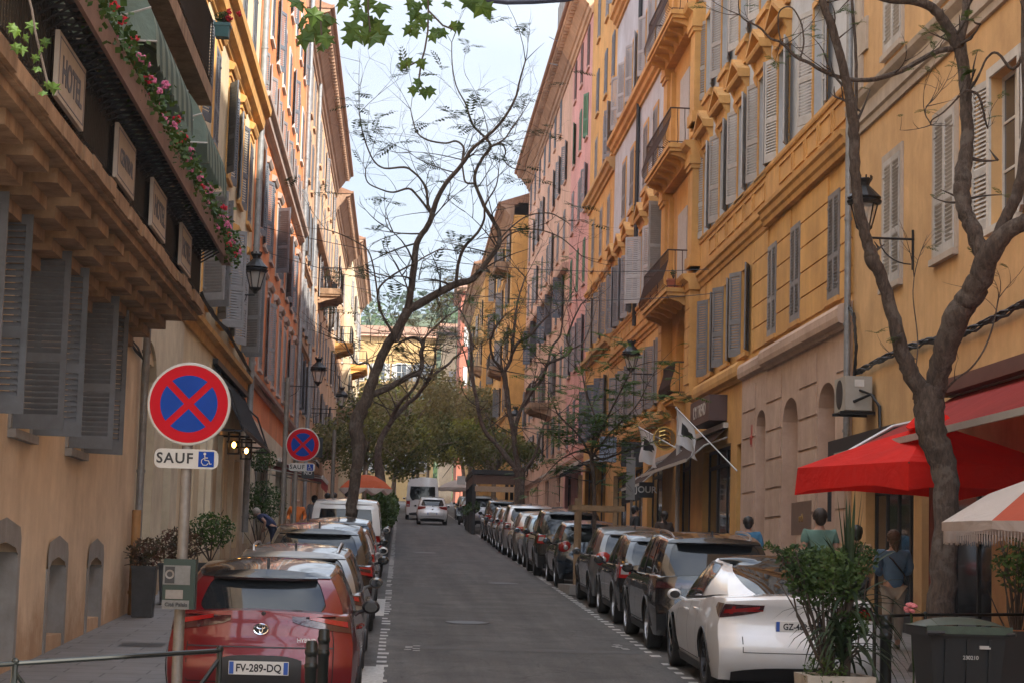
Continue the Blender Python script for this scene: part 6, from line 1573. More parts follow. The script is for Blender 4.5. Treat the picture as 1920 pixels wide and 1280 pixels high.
def leafy(c,st,base,top,r,n,s,lm=0,stems=8,leafL=1.6):
    base=Vector(base);top=Vector(top)
    for k in range(stems):
        e=top+Vector((random.gauss(0,r*.6),random.gauss(0,r*.6),random.gauss(0,r*.4))); m_=base.lerp(e,.5)+Vector((random.gauss(0,.05),random.gauss(0,.05),.05)); st.tube([base,m_,e],[.012,.009,.004],5)
    for k in range(n):
        d=Vector((random.gauss(0,1),random.gauss(0,1),random.gauss(0,1))).normalized()*r*random.random()**.4; p=top+Vector((d.x,d.y,d.z*.8)); nn=Vector((random.gauss(0,1),random.gauss(0,1)-.3,random.gauss(0,1)+.7)).normalized(); t=nn.orthogonal().normalized(); a=random.uniform(0,6.28); t=(Matrix.Rotation(a,3,nn)@t); u=nn.cross(t); q=s*random.uniform(.6,1.25)
        c.add([p-t*q*leafL*.5,p+u*q*.35-t*q*.1,p+t*q*leafL*.5,p-u*q*.35-t*q*.1],[(0,1,2,3)],lm)
leafy(c,st,(xc-.05,py_,zt-.05),(xc-.10,py_,zt+.80),.33,2600,.036,0,10); leafy(c,st,(xc-.05,py_,zt-.05),(xc+.12,py_-.02,zt+.42),.17,500,.036,0,3)
leafy(c,st,(xc-.05,py_,zt-.05),(xc-.30,py_+.05,zt+.92),.2,500,.034,0,8); leafy(c,st,(xc-.05,py_,zt+.2),(xc+.20,py_+.1,zt+.95),.2,600,.034,0,8)
for k in range(5):
    t=k/4; q=Vector((xc-.3-.28*t,py_,zt+.95+.14*t-.04*t)); leafy(c,st,(xc-.2,py_,zt+.7),q,.05,28,.03,0,1)
leafy(c,st,(xc-.1,py_-.1,zt-.05),(xc-.1,py_-.15,zt+.02),.2,260,.03,0,3)
c.build('shrub_leaves',L_bush,pl_); st.build('stems',M_twig,pl_)
# second plants at the right frame edge behind the bin
b=MB();c=MB();st=MB(); q=A(1905,1060,20.8)
pe=thing('shrub_pot','orange trough with bright green shrub at the right edge behind the bin','plant',(q.x,20.8,sw(20.8)))
leafy(c,st,(q.x,20.8,sw(20.8)+.6),(q.x+.1,20.8,q.z),.36,700,.05,0,12); leafy(c,st,(q.x,20.8,sw(20.8)+.6),(q.x+.05,20.8,q.z+.42),.22,200,.045,0,6); c.build('leaves',L_yel if 0 else L_plane,pe); st.build('stems',M_twig,pe)
b.box(q.x-.75,q.x+.75,20.6,21.0,sw(20.8),sw(20.8)+.82); b.build('trough',mat('orange_wood',(.42,.17,.06),.7,var=.15,scale=5),pe)
b=MB(); b.box(5.75,9.0,19.95,20.0,sw(20),sw(20)+.86); o=b.build('menu_board',M_black); tag(o,'black board panel behind the bin along the cafe terrace','panel'); rebase(o)
# pink flower on a stem beside the tree
q=A(1708,1140,18.6); fl_=thing('flower','single pink bloom on a stem beside the near trunk','flower',(q.x,18.6,sw(18.6)))
b=MB()
for k in range(26):
    a=random.uniform(0,6.28);e=random.uniform(-.6,1.2); d=Vector((math.cos(a)*math.cos(e),math.sin(a)*math.cos(e),math.sin(e))); b.ball(tuple(q+d*.045),.026,6,4,sc=(1,1,.7))
b.build('petals',mat('pink_petals',(.55,.16,.17),.6,var=.2,scale=30),fl_); b=MB(); b.tube([(q.x,18.6,sw(18.6)),(q.x+.03,18.6,sw(18.6)+.5),tuple(q)],.01,5); b.build('stem',L_bush,fl_)
# ---- parasols
def fabric(name,c,**k):
    m=leafmat(name,tuple(v*.85 for v in c),c,.32,1.5); nt=m.node_tree; N=nt.nodes; b=N['Principled BSDF']; b.inputs['Roughness'].default_value=.85
    g=N.new('ShaderNodeNewGeometry'); n=N.new('ShaderNodeTexNoise'); n.inputs['Scale'].default_value=2.6; n.inputs['Detail'].default_value=5; n.inputs['Distortion'].default_value=1.2; nt.links.new(g.outputs['Position'],n.inputs['Vector'])
    bp=N.new('ShaderNodeBump'); bp.inputs['Strength'].default_value=.8; bp.inputs['Distance'].default_value=.06; nt.links.new(n.outputs['Fac'],bp.inputs['Height']); nt.links.new(bp.outputs['Normal'],b.inputs['Normal']); return m
M_redf=fabric('red_canvas',(.80,.02,.012)); M_pole=mat('dark_red_pole',(.16,.04,.02),.5,var=.1)
def square_parasol(label,c,half,yaw,zr,za,fall,m,pole,g):
    root=thing('parasol',label,'parasol',(c[0],c[1],g)); b=MB(); cs,sn=math.cos(yaw),math.sin(yaw)
    cor=[(c[0]+cs*sx*half-sn*sy*half,c[1]+sn*sx*half+cs*sy*half) for sx,sy in((-1,-1),(1,-1),(1,1),(-1,1))]
    n=8
    for i in range(4):
        (x0,y0),(x1,y1)=cor[i],cor[(i+1)%4]
        rows=[]
        for k in range(n+1):
            t=k/n; ex,ey=x0+(x1-x0)*t,y0+(y1-y0)*t; sag=.10*math.sin(math.pi*t)
            col=[]
            for r_ in(0.12,.4,.7,1.0): col.append((c[0]+(ex-c[0])*r_,c[1]+(ey-c[1])*r_,za+(zr-za)*(r_**1.12)-.0-sag*r_*.5*0+(-.06*math.sin(math.pi*t)*r_*(1-r_)*2)))
            o=1.01+.012*math.sin(t*17+i); col.append((c[0]+(ex-c[0])*o,c[1]+(ey-c[1])*o,zr-fall*(1.0-.22*math.sin(math.pi*t))+.012*math.sin(t*11)))
            rows.append(col)
        V=[p for r_ in rows for p in r_]; m_=5
        b.add(V,[(k*m_+j,k*m_+j+1,(k+1)*m_+j+1,(k+1)*m_+j) for k in range(n) for j in range(m_-1)])
    b.build('canopy',m,root,auto=25)
    b=MB(); 
    V=[];n2=16
    for r_,z in((.03,za+.13),(half*.16,za+.09),(half*.27,za-.06)):
        for k in range(n2): a=6.283*k/n2+.4; rr=r_*(1+.12*math.sin(k*4)); V.append((c[0]+rr*math.cos(a),c[1]+rr*math.sin(a),z+.02*math.sin(k*3)))
    b.add(V,[(i*n2+k,i*n2+(k+1)%n2,(i+1)*n2+(k+1)%n2,(i+1)*n2+k) for i in range(2) for k in range(n2)]); b.build('vent_cap',m,root,auto=40)
    b=MB(); b.tube([(c[0],c[1],g),(c[0],c[1],za+.1)],.035,10); b.build('pole',pole,root)
    b=MB()
    for x,y in cor: b.tube([(c[0],c[1],za-.02),(x,y,zr-.02)],.014,5)
    b.build('ribs',pole,root); b=MB(); b.lathe([(.0,.1),(.25,.1),(.3,0)],(c[0],c[1],g),16); b.build('foot',M_black,root)
    return root
square_parasol('bright red square parasol behind the near tree on the right',(6.72,24.9),1.22,rad(-69),3.66,4.23,.34,M_redf,M_pole,sw(25))
def round_parasol(label,c,R,zr,za,cols,g,n=8,fr=.14,fm=None,scal=False,pole=None):
    root=thing('parasol',label,'parasol',(c[0],c[1],g)); 
    for ci in range(len(cols)):
        b=MB()
        for i in range(n):
            if i%len(cols)!=ci: continue
            sub=5
            for k in range(sub):
                a0=6.283185*(i+k/sub)/n-.25; a1=6.283185*(i+(k+1)/sub)/n-.25
                for r0,r1 in((.02,.35),(.35,.7),(.7,1.0)):
                    def z(r_): return za+(zr-za)*(r_**2.0)
                    def rr(r_,kk): return R*r_*(1-.035*math.sin(math.pi*kk/sub)*r_)
                    b.quad(*[(c[0]+rr(r_,kk)*math.cos(a),c[1]+rr(r_,kk)*math.sin(a),z(r_)) for r_,a,kk in((r0,a0,k),(r1,a0,k),(r1,a1,k+1),(r0,a1,k+1))])
                q=.5 if not scal else 1
                f0=fr*(1-(.35 if not scal else .8)*abs(2*(k/sub)-1)); f1=fr*(1-(.35 if not scal else .8)*abs(2*((k+1)/sub)-1))
                k0=R*(1-.035*math.sin(math.pi*k/sub));k1=R*(1-.035*math.sin(math.pi*(k+1)/sub))
                b.add([(c[0]+k0*math.cos(a0),c[1]+k0*math.sin(a0),zr),(c[0]+k1*math.cos(a1),c[1]+k1*math.sin(a1),zr),(c[0]+k1*math.cos(a1),c[1]+k1*math.sin(a1),zr-f1),(c[0]+k0*math.cos(a0),c[1]+k0*math.sin(a0),zr-f0)],[(0,1,2,3)],1 if fm else 0)
        b.build('canopy',[cols[ci],fm or cols[ci]],root,auto=20)
    b=MB(); b.tube([(c[0],c[1],g),(c[0],c[1],za+.12)],.025,8)
    for i in range(n): a=6.283185*i/n; b.tube([(c[0],c[1],za-.03),(c[0]+R*.97*math.cos(a),c[1]+R*.97*math.sin(a),zr)],.009,4)
    b.build('pole',pole or M_white,root); b=MB(); b.lathe([(.0,.08),(.22,.08),(.26,0)],(c[0],c[1],g),14); b.build('foot',M_black,root)
    return root
M_wcan=fabric('white_canvas',(.70,.64,.60)); M_pcan=fabric('coral_canvas',(.55,.12,.07)); M_fringe=fabric('fringe',(.50,.42,.37))
sp_=round_parasol('white and coral panelled parasol with fringe cut by the right edge',(6.62,18.6),1.45,2.83,3.38,[M_wcan,M_pcan],sw(18.6),8,.12,M_fringe)
b=MB()
for k in range(260):
    a=6.283*k/260; b.box(6.62+1.43*math.cos(a)-.004,6.62+1.43*math.cos(a)+.004,18.6+1.43*math.sin(a)-.004,18.6+1.43*math.sin(a)+.004,2.62+random.uniform(0,.03),2.74)
b.build('fringe',M_fringe,sp_)
M_orc=fabric('coral_orange_canvas',(.60,.13,.05))
round_parasol('coral orange parasol with white scalloped hem beyond the white van on the left',(-1.02,60.5),.83,4.47,4.9,[M_orc],sw(60),10,.2,M_wcan,True)
round_parasol('cream parasol far up the right side',(3.6,119,),1.35,6.75,7.25,[fabric('cream_canvas',(.55,.47,.42))],sw(119),8,.2)
# ---- awnings
def awning(label,xw,side,ya,yb,zw,proj,drop,m,val=.22,bar=None,thick=.012,arms=True,name='awning',valm=None):
    root=thing(name,label,'awning',(xw,ya,zw)); b=MB(); xo=xw-side*proj; n=10
    V=[]
    for i in range(n+1):
        y=ya+(yb-ya)*i/n
        for t in(0,.33,.66,1): V.append((xw-side*proj*t,y,zw-drop*t-.05*math.sin(math.pi*t)))
    b.add(V,[(i*4+j,i*4+j+1,i*4+j+5,i*4+j+4) for i in range(n) for j in range(3)]); b.build('canopy',m,root,auto=30)
    b=MB(); zf=zw-drop
    b.box(min(xo,xo-side*.03),max(xo,xo-side*.03),ya,yb,zf-.05,zf+.03); b.box(*sorted((xw,xw-side*.12)),ya,yb,zw-.03,zw+.1); b.build('front_bar',bar or M_white,root)
    if val:
        b=MB(); k=int((yb-ya)/.25)
        for i in range(k):
            y0=ya+(yb-ya)*i/k;y1=ya+(yb-ya)*(i+1)/k; b.add([(xo-side*.01,y0,zf-.05),(xo-side*.01,y1,zf-.05),(xo-side*.01,y1,zf-val),(xo-side*.02,(y0+y1)/2,zf-val-.04),(xo-side*.01,y0,zf-val)],[(0,1,2,3,4)])
        b.build('valance',valm or m,root)
    if arms:
        b=MB()
        for y in(ya+.15,yb-.15): b.tube([(xw,y,zw-.25),(xw-side*proj*.55,y,zw-.3-drop*.2),(xo,y,zf-.03)],.025,6)
        b.build('arm',bar or M_white,root)
    return root
M_awred=fabric('faded_red_awning',(.40,.045,.04)); M_awblk=fabric('black_awning',(.018,.018,.022)); M_awbr=fabric('brown_awning',(.075,.045,.035))
aw=awning('faded red retractable awning on the amber house behind the red parasol',8,1,19,28.35,4.92,1.75,.92,M_awred,0,mat('silver_bar',(.5,.49,.47),.4,.4,var=.05))
b=MB(); b.box(7.75,8,18.5,28.5,4.98,5.12); b.box(7.7,8,18.5,28.5,4.9,4.975); b.build('cassette',mat('brown_cassette',(.12,.05,.04),.6),aw)
aw=awning('black fabric awning over the cream shop front on the left',XL,-1,46,55.5,6.75,.75,1.5,M_awblk,.0,M_iron)
b=MB()
for y in(46,48.3,50.6,53,55.3): b.tube([(XL,y,5.2),(XL+.75,y,5.2)],.025,5)
b.build('arm',M_iron,aw)
a3_=awning('long dark brown awning nearer of two on the ochre palace',8,1,48.4,57.4,5.82,1.02,.85,M_awbr,.0,mat('pale_bar',(.45,.42,.38),.5),valm=M_awblk)
a4_=awning('dark brown awning farther of two on the ochre palace',8,1,57.9,62.6,5.6,1.0,.85,M_awbr,.45,MATS['pale_bar'],valm=M_awblk)
awning('white framed awning over the far shops on the yellow house',8,1,77,86,6.7,1.1,.4,M_awblk,.2)
awning('cream edged awning under the salmon block',8,1,88,96.5,6.9,1.2,.35,M_tan,.25)
awning('red awning beyond the white van on the left',XL,-1,61,66,5.3,2.0,.5,mat('deep_red_awning',(.35,.02,.02),.8),.3)
awning('second red awning farther along the left shops',XL,-1,72,78,5.8,1.6,.5,MATS['deep_red_awning'],.3)
awning('small black awning on the weathered beige house',XL,-1,83,86,6.9,.9,.5,M_awblk,.2)
def hoop(label,y0,y1,zb,out,h,m1,m2):
    root=thing('awning',label,'awning',(-4.2,y0,zb)); n=10
    for ci,mm in((0,m1),(1,m2)):
        b=MB(); k=14
        for i in range(k):
            if i%2!=ci: continue
            ya,yb=y0+(y1-y0)*i/k,y0+(y1-y0)*(i+1)/k
            for j in range(n):
                a0=math.pi/2*j/n;a1=math.pi/2*(j+1)/n
                P=lambda a,y:(-4.2+out*math.sin(a)*1.0 if False else -4.2+out*math.sin(a),y,zb+h*math.cos(a))
                b.quad(P(a0,ya),P(a0,yb),P(a1,yb),P(a1,ya))
            x=-4.2+out; b.add([(x,ya,zb),(x,yb,zb),(x+.01,yb,zb-.2),(x+.01,(ya+yb)/2,zb-.27),(x+.01,ya,zb-.2)],[(0,1,2,3,4)])
        b.build('canopy',mm,root)
    b=MB()
    for y,s in((y1,1),(y0,-1)):
        V=[(-4.2,y,zb)]+[(-4.2+out*math.sin(math.pi/2*j/n),y,zb+h*math.cos(math.pi/2*j/n)) for j in range(n+1)]; b.add(V,[(0,j,j+1) for j in range(1,n+1)])
    b.build('side_panel',m1,root)
    b=MB()
    for y in(y0,y1,):
        for a in(.4,.8,1.2,1.57): b.tube([(-4.2,y,zb),(-4.2+out*math.sin(a)*1.005,y,zb+h*math.cos(a)*1.005)],.012,4)
    b.build('frame',M_white,root)
Mg1=fabric('sage_canvas',(.28,.36,.30)); Mg2=fabric('dark_sage_canvas',(.12,.18,.16))
hoop('sage green striped hoop awning at the far end of the hotel balcony',27.6,30.8,8.05,1.35,1.15,Mg1,Mg2); hoop('sage green striped awning above the pink flowers, nearer of two',22.5,26.6,8.15,1.25,1.1,Mg1,Mg2)
# ---- hotel plaques
M_plq=mat('cream_enamel_plaque',(.46,.41,.36),.6,var=.1,scale=5,streak=.3)
for ya,yb,tx in((16.95,18.4,'HOTEL'),(20.6,22.0,'CENTRAL'),(23.6,25.0,'HOTEL'),(26.8,28.1,'HOTEL')):
    nm={16.95:'first and nearest cream HOTEL plaque on the balcony railing',20.6:'cream CENTRAL plaque second along the balcony railing',23.6:'third cream plaque along the balcony railing',26.8:'farthest cream plaque at the end of the balcony railing'}[ya]
    root=thing('hotel_plaque',nm,'sign',(-3.05,ya,6.2),0,'plaques on the hotel balcony railing'); b=MB(); b.box(-3.09,-3.05,ya,yb,6.2,6.78); b.build('board',M_plq,root)
    wl=worldloc(root); text('lettering',tx,.34 if len(tx)<6 else .23,mat('worn_blue_lettering',(.10,.12,.17),.6),root,(.005,(yb-ya)/2,.27),(math.pi/2,0,math.pi/2),.002)
    b=MB()
    for r_ in((ya+.05,yb-.05,6.73,6.74),(ya+.05,yb-.05,6.24,6.25),(ya+.05,ya+.06,6.25,6.73),(yb-.06,yb-.05,6.25,6.73)): b.box(-3.05,-3.046,*r_)
    b.build('border_line',MATS['worn_blue_lettering'],root)
# ---- flowers along the balcony ledge
random.seed(3)
Mpk=mat('pink_geranium',(.62,.16,.30),.6,var=.25,scale=30); Mrd=mat('red_geranium',(.50,.01,.03),.6,var=.2,scale=30)
y=13.
k=0
while y<30.6:
    root=thing('flower_box',f'geranium trough on the hotel balcony, {["pink","pink and red","red","red and pink"][k%4]} blooms, {["nearest","second","third","fourth","fifth","sixth","seventh","eighth","ninth","tenth","eleventh"][min(k,10)]} along the ledge','flower box',(-2.95,y,7.0),0,'geranium troughs on the hotel balcony')
    L=1.75; c=MB(); 
    for q in range(520):
        p=Vector((-2.88+random.gauss(0,.10),y+random.uniform(0,L),7.2+random.gauss(.03,.09)+(-.12 if random.random()<.25 else 0)))
        nn=Vector((random.gauss(0,1),random.gauss(0,1),1)).normalized(); t=nn.orthogonal(); t.normalize(); u=nn.cross(t); s=random.uniform(.02,.045); c.add([p-t*s,p+u*s,p+t*s,p-u*s],[(0,1,2,3)])
    c.build('leaves',L_plane,root); 
    for mm,nn_ in((Mpk,6 if k%4<2 else 3),(Mrd,2 if k%4<2 else 5)):
        f=MB()
        for q in range(nn_):
            cc=Vector((-2.8+random.gauss(0,.06),y+random.uniform(0,L),7.28+random.gauss(0,.07)))
            for j in range(14):
                d=Vector((random.gauss(0,1),random.gauss(0,1),random.gauss(.4,.7))).normalized(); f.ball(tuple(cc+d*.04),.02,5,3)
        f.build('blooms',mm,root)
    b=MB(); b.box(-3.0,-2.86,y+.02,y+L-.02,7.0,7.15); b.build('trough',M_ledge,root)
    y+=L; k+=1
def pot(label,x,y,z,w,h,m,leaf,r,n,fl=None,name='potted_plant',lz=.2,s=.05):
    root=thing(name,label,'potted plant',(x,y,z)); b=MB(); vs=[(x+sx*w*.42,y+sy*w*.42,z) for sx,sy in((-1,-1),(1,-1),(1,1),(-1,1))]+[(x+sx*w*.5,y+sy*w*.5,z+h) for sx,sy in((-1,-1),(1,-1),(1,1),(-1,1))]
    b.add(vs,[(0,3,2,1),(0,1,5,4),(1,2,6,5),(2,3,7,6),(3,0,4,7)]); b.box(x-w*.53,x+w*.53,y-w*.53,y+w*.53,z+h-.05,z+h); b.build('pot',m,root)
    c=MB();st=MB(); leafy(c,st,(x,y,z+h),(x,y,z+h+lz),r,n,s,0,8); c.build('leaves',leaf,root); st.build('stems',M_twig,root)
    if fl:
        f=MB()
        for q in range(7):
            cc=Vector((x+random.gauss(.06,.08),y+random.gauss(0,.08),z+h+lz*.9+random.gauss(0,.05)))
            for j in range(12): d=Vector((random.gauss(0,1),random.gauss(0,1),random.gauss(0,1))).normalized(); f.ball(tuple(cc+d*.035),.018,5,3)
        f.build('blooms',fl,root)
    return root
M_slate=mat('slate_pot',(.055,.058,.06),.7,var=.2,scale=8,streak=.4)
pot('tall slate planter with reddish shrub beside the drainpipe on the left',-3.86,31.0,sw(31),.36,.78,M_slate,L_red,.3,700)
pot('wide slate planter with red tinged shrub behind the tall one',-3.7,34.2,sw(34),.6,.7,M_slate,L_red,.42,1100,lz=.3)
pot('slate planter with bright green shrub seen beside the sign pole',-3.2,34.6,sw(34.6),.5,.7,M_slate,L_plane,.42,1100,lz=.55)
pot('teal pot of red geraniums hung on the upper stone balcony',-3.0,30.6,10.35,.24,.22,mat('teal_pot',(.03,.11,.12),.4),L_bush,.14,160,Mrd,lz=.1)
pot('dark pot hanging higher on the stone balcony with red flowers',-3.0,28.6,10.55,.3,.25,M_slate,L_bush,.16,160,Mrd,lz=.1)
pot('terracotta troughs on the lowest iron balcony of the palace',7.45,54.8,10.05,.35,.28,mat('terracotta',(.30,.09,.05),.7),L_bush,.1,40)
pot('fern on the stone balcony of the peach block',-3.6,99.6,15.75,.3,.3,M_slate,L_bush,.55,400,lz=.5)
pot('green hanging basket on the farther yellow house balcony',5.4,161,18.2,.6,.5,mat('green_basket',(.03,.16,.08),.6),L_bush,.4,160)
pot('green basket on the middle balcony of the farther yellow house',5.4,162,14.9,.6,.5,MATS['green_basket'],L_bush,.4,160)
c=MB();st=MB(); cl=thing('climbing_plant','dark climbing plant on the cream shop wall beside the grey post','plant',(-3.9,58,sw(58)))
leafy(c,st,(-4,58,sw(58)),(-3.95,58,sw(58)+1.5),.75,1500,.07,0,10); leafy(c,st,(-4,58,sw(58)+1),(-4.0,58,sw(58)+2.7),.45,600,.07,0,5); c.build('leaves',L_bush,cl); st.build('stems',M_twig,cl)
# ---- hedge terrace
M_hedge=L_bush
for i,(y0,y1,h) in enumerate(((61.3,67,1.9),(67.5,74,2.0),(74.5,84,1.7),(86,96,1.6))):
    root=thing('hedge_planter','dark leafy hedge box of the left terrace, '+['just behind the coral parasol','second from the parasol','third from the parasol','farthest from the parasol'][i],'hedge',(-.6,y0,gz(y0)),0,'terrace hedges on the left')
    b=MB(); b.box(-.95,-.28,y0,y1,gz(y0)-.02,gz(y0)+.6); b.build('box',M_slate,root); c=MB()
    for q in range(10):
        yy=y0+(y1-y0)*(q+.5)/10; clump(c,(-.62,yy,gz(yy)+h*.72),.62,230,.075,1.1)
    c.build('leaves',M_hedge,root)
# ---- terrace pergola on the right
pg=thing('pergola','black terrace pergola on the right between the parked cars','pergola',(4.4,92,gz(92))); g=gz(92)
for x in(3.42,5.4):
    for y in(91.6,96,100.5): b=MB(); b.box(x-.08,x+.08,y-.08,y+.08,g-.1,g+2.75+.04*(y-91.6)); b.build('post',M_black,pg)
b=MB(); b.box(3.3,5.5,91.4,100.7,g+2.75,g+2.95); b.build('roof',M_black,pg)
b=MB(); b.box(3.34,3.38,91.5,100.6,g+2.3,g+2.72); b.box(3.4,5.4,91.5,91.54,g+2.3,g+2.7); b.build('blind',mat('brown_blind',(.12,.07,.05),.8,var=.1),pg)
b=MB(); b.box(3.45,5.4,91.45,91.5,g+1.95,g+2.2); b.build('sand_band',mat('sand_band',(.42,.30,.20),.8),pg)
b=MB()
for k in range(40): y=91.6+k*.23; b.box(3.36,3.42,y,y+.12,g,g+1.1)
b.build('fence_slats',M_black,pg)
c=MB(); 
for k in range(8): clump(c,(3.45,91.6+k*1.2,g+1.25),.35,90,.07)
c.build('planting',L_bush,pg)
# ---- wall equipment on the right
ac=thing('air_conditioner','white air conditioner unit on brackets under the pipe of the amber house','air conditioner',(7.7,33.6,5.0))
b=MB(); b.box(7.46,7.92,33.15,33.98,5.06,5.64); b.build('case',mat('ivory_metal',(.36,.34,.30),.5,var=.06,scale=6),ac)
b=MB(); b.lathe([(.001,0),(.25,0),(.26,.01),(.25,.02)],(7.455,33.6,5.35),24,'x'); b.build('fan_grille',M_black,ac)
b=MB(); b.disc((7.78,35.195,5.57),.0,'y',3) if 0 else None; b.box(7.62,7.78,33.14,33.15,5.46,5.58); b.build('cover',M_white,ac)
b=MB()
for y in(33.25,33.85): b.box(7.4,8,y,y+.04,5.0,5.05)
b.tube([(7.7,33.14,5.4),(7.9,32.95,5.3),(7.95,32.8,5.1),(7.95,32.75,4.75)],.02,6); b.tube([(7.6,33.14,5.2),(7.85,32.95,5.32),(7.94,32.7,5.1),(7.94,32.65,4.7)],.025,6); b.build('bracket',M_iron,ac)
cb=MB()
def bundle(cb,pts,n=7,sp=.05,r=.014):
    for k in range(n):
        o=[random.uniform(-sp,sp) for _ in range(3)]; q=[]
        for i in range(len(pts)-1):
            for j in range(6):
                t=j/6; p=Vector(pts[i]).lerp(Vector(pts[i+1]),t); s=.035*math.sin((i*6+j)*1.1+k*2.2); c_=.035*math.cos((i*6+j)*1.1+k*2.2); q.append(p+Vector((o[0]*.3-abs(s)*.5,0,o[2]*.3+c_)))
        q.append(Vector(pts[-1])); cb.tube(q,r,4,cap=False)
bundle(cb,[W(1603,700,7.93),W(1640,680,7.93),W(1690,655,7.93),W(1740,640,7.93),W(1800,628,7.93),W(1860,600,7.93),W(1920,570,7.93),Vector((7.93,20,5.9))],10)
bundle(cb,[W(1603,705,7.9),W(1607,650,7.9),W(1602,590,7.9),W(1590,572,7.9)],6)
o=cb.build('cable_bundle',M_black); tag(o,'thick twisted bundle of black cables slung across the amber house','cables')
cb=MB()
bundle(cb,[W(378,552,-4.28),W(400,590,-4.28),W(430,625,-4.28),W(460,680,-4.28),W(500,740,-4.28),W(538,780,-4.28)],9,.07,.02)
o=cb.build('cable_bundle',M_black); tag(o,'dark twisted cables under the ochre ledge of the cream house','cables')
cb=MB(); bundle(cb,[W(60,430,-4.15),W(140,505,-4.15),W(200,565,-4.15),Vector((-4.15,31.8,5.4))],6,.05,.016)
o=cb.build('cable_bundle',M_black); tag(o,'black cables clipped along the hotel wall under the corbels','cables')
cb=MB()
for a,c,s in((W(1330,505,7.9),Vector((-4.35,57,11.8)),.5),(Vector((7.9,49,9.2)),Vector((-4.3,60,11.5)),.7),(W(1110,560,7.9),Vector((-4.3,86,14.5)),.6)):
    n=16; cb=MB(); cb.tube([a.lerp(c,k/n)-Vector((0,0,s*4*(k/n)*(1-k/n))) for k in range(n+1)],.009,4); o=cb.build('overhead_wire',M_iron); tag(o,{.5:'thin sagging wire from the palace cornice across to the orange house',.7:'lower thin wire crossing the street before the orange house',.6:'farthest thin wire strung between the pink and beige houses'}[s],'wire')

b=MB(); b.tube([A(x,y,14) for x,y in((880,-3),(950,5),(1000,4),(1060,0),(1100,-8))],.018,6); o=b.build('overhead_cable',mat('blue_black_cable',(.02,.025,.05),.5)); tag(o,'dark blue cable crossing the very top of the view','cable')
bx=thing('awning_box','black box gantry of a shop front under the air conditioner','canopy',(7.6,31,4.3)); b=MB()
b.box(7.4,8,29.6,34.2,4.5,4.58); b.box(7.4,7.44,29.6,34.2,4.3,4.5); b.build('shelf',M_black,bx); b=MB()
for k in range(12): b.box(7.5,7.95,29.8+k*.36,29.98+k*.36,4.3,4.49)
b.build('lamps',M_iron,bx); b=MB(); b.box(7.4,7.46,34.14,34.2,3.2,4.3); b.build('leg',M_black,bx)
b=MB(); b.lathe([(.06,0),(.07,.18),(.03,.26),(.001,.27)],(7.93,44.6,5.15),10); b.box(7.9,8,44.5,44.7,5.1,5.6); o=b.build('alarm_box',mat('alarm_red',(.35,.06,.04),.5)); tag(o,'small red and grey alarm box on the tan stone facing','alarm'); rebase(o)
# shop signs
def hang_sign(name,label,x0,x1,y0,y1,z0,z1,m,tx=None,ts=.2,tm=None,side=1,front=True):
    root=thing(name,label,'sign',((x0+x1)/2,y0,z0)); b=MB(); b.box(x0,x1,y0,y1,z0,z1); b.build('board',m,root)
    if tx:
        wl=worldloc(root)
        if front=='x': text('lettering',tx,ts,tm or M_swhite,root,((x0-.004 if side>0 else x1+.004)-wl.x,(y0+y1)/2-wl.y,(z0+z1)/2-wl.z),(math.pi/2,0,-math.pi/2*side),.003)
        else: text('lettering',tx,ts,tm or M_swhite,root,((x0+x1)/2-wl.x,y0-.004-wl.y,(z0+z1)/2-wl.z),(math.pi/2,0,0),.003)
    return root
M_sb=mat('brown_sign',(.085,.045,.04),.5,var=.08)
hang_sign('shop_sign','boxy brown projecting sign with pale lettering above the near brown awning',7.55,8,48.6,51.8,5.98,6.62,M_sb,"L'X TREND",.42,mat('pale_letter',(.5,.45,.4),.5),1,'x')
gd=thing('round_sign','round gilded openwork sign on the palace pillar between the two flags','sign',(7.45,56,5.7)); M_gold=mat('gilt',(.75,.48,.14),.25,.9,var=.1,scale=20)
b=MB(); b.lathe([(.30,-.02),(.34,-.02),(.34,.02),(.30,.02),(.30,-.02)],(7.45,56,5.98),28,'y'); b.build('ring',M_gold,gd)
b=MB()
for k in range(3): b.tube([(7.28+.0*k,55.98,6.15-.12*k),(7.45,55.98,6.2-.12*k),(7.58,55.98,6.14-.12*k),(7.6,55.98,6.07-.12*k)],.025,6)
b.tube([(7.3,55.98,6.2),(7.28,55.98,5.85),(7.36,55.98,5.8)],.022,6); b.tube([(7.25,55.98,5.78),(7.65,55.98,5.78)],.02,6); b.build('emblem',M_gold,gd)
b=MB(); b.disc((7.45,56.01,5.98),.31,'y',28); b.build('back',mat('dark_gold',(.20,.12,.05),.5,.5),gd)
hang_sign('wall_plaque','brown metal plaque with gilt letters low on the tan stone pier',7.9,7.92,37.95,39.9,3.05,3.7,mat('bronze_plaque',(.19,.12,.09),.5,.2,var=.1),'archi',.22,M_gold,1,'x')
hang_sign('shop_sign','black hanging barber sign with ring shapes over the left shops',-2.85,-2.35,60.0,60.08,5.35,5.95,M_black,'tique',.14)
hang_sign('shop_sign','black square sign below the barber sign on the left',-2.75,-2.4,56,56.05,4.55,4.85,M_black,'NO',.15)
hang_sign('shop_sign','blue square hanging sign on the right beyond the staked tree',7.0,7.6,70,70.06,6.0,6.9,mat('pale_blue_sign',(.2,.25,.32),.5))
hang_sign('shop_sign','black shop panel with small crest by the far flag',7.0,7.7,63,63.06,5.5,6.3,M_black)
hang_sign('information_sign','tall grey street information sign on a post by the far flag',6.33,6.58,55.6,55.66,4.2,5.4,mat('grey_sign',(.20,.19,.18),.6,var=.1))
b=MB(); b.tube([(6.5,55.7,sw(55.7)),(6.5,55.7,5.6)],.04,8); o=b.build('sign_post',M_post); tag(o,'slim post carrying the tall grey information sign','post'); rebase(o)
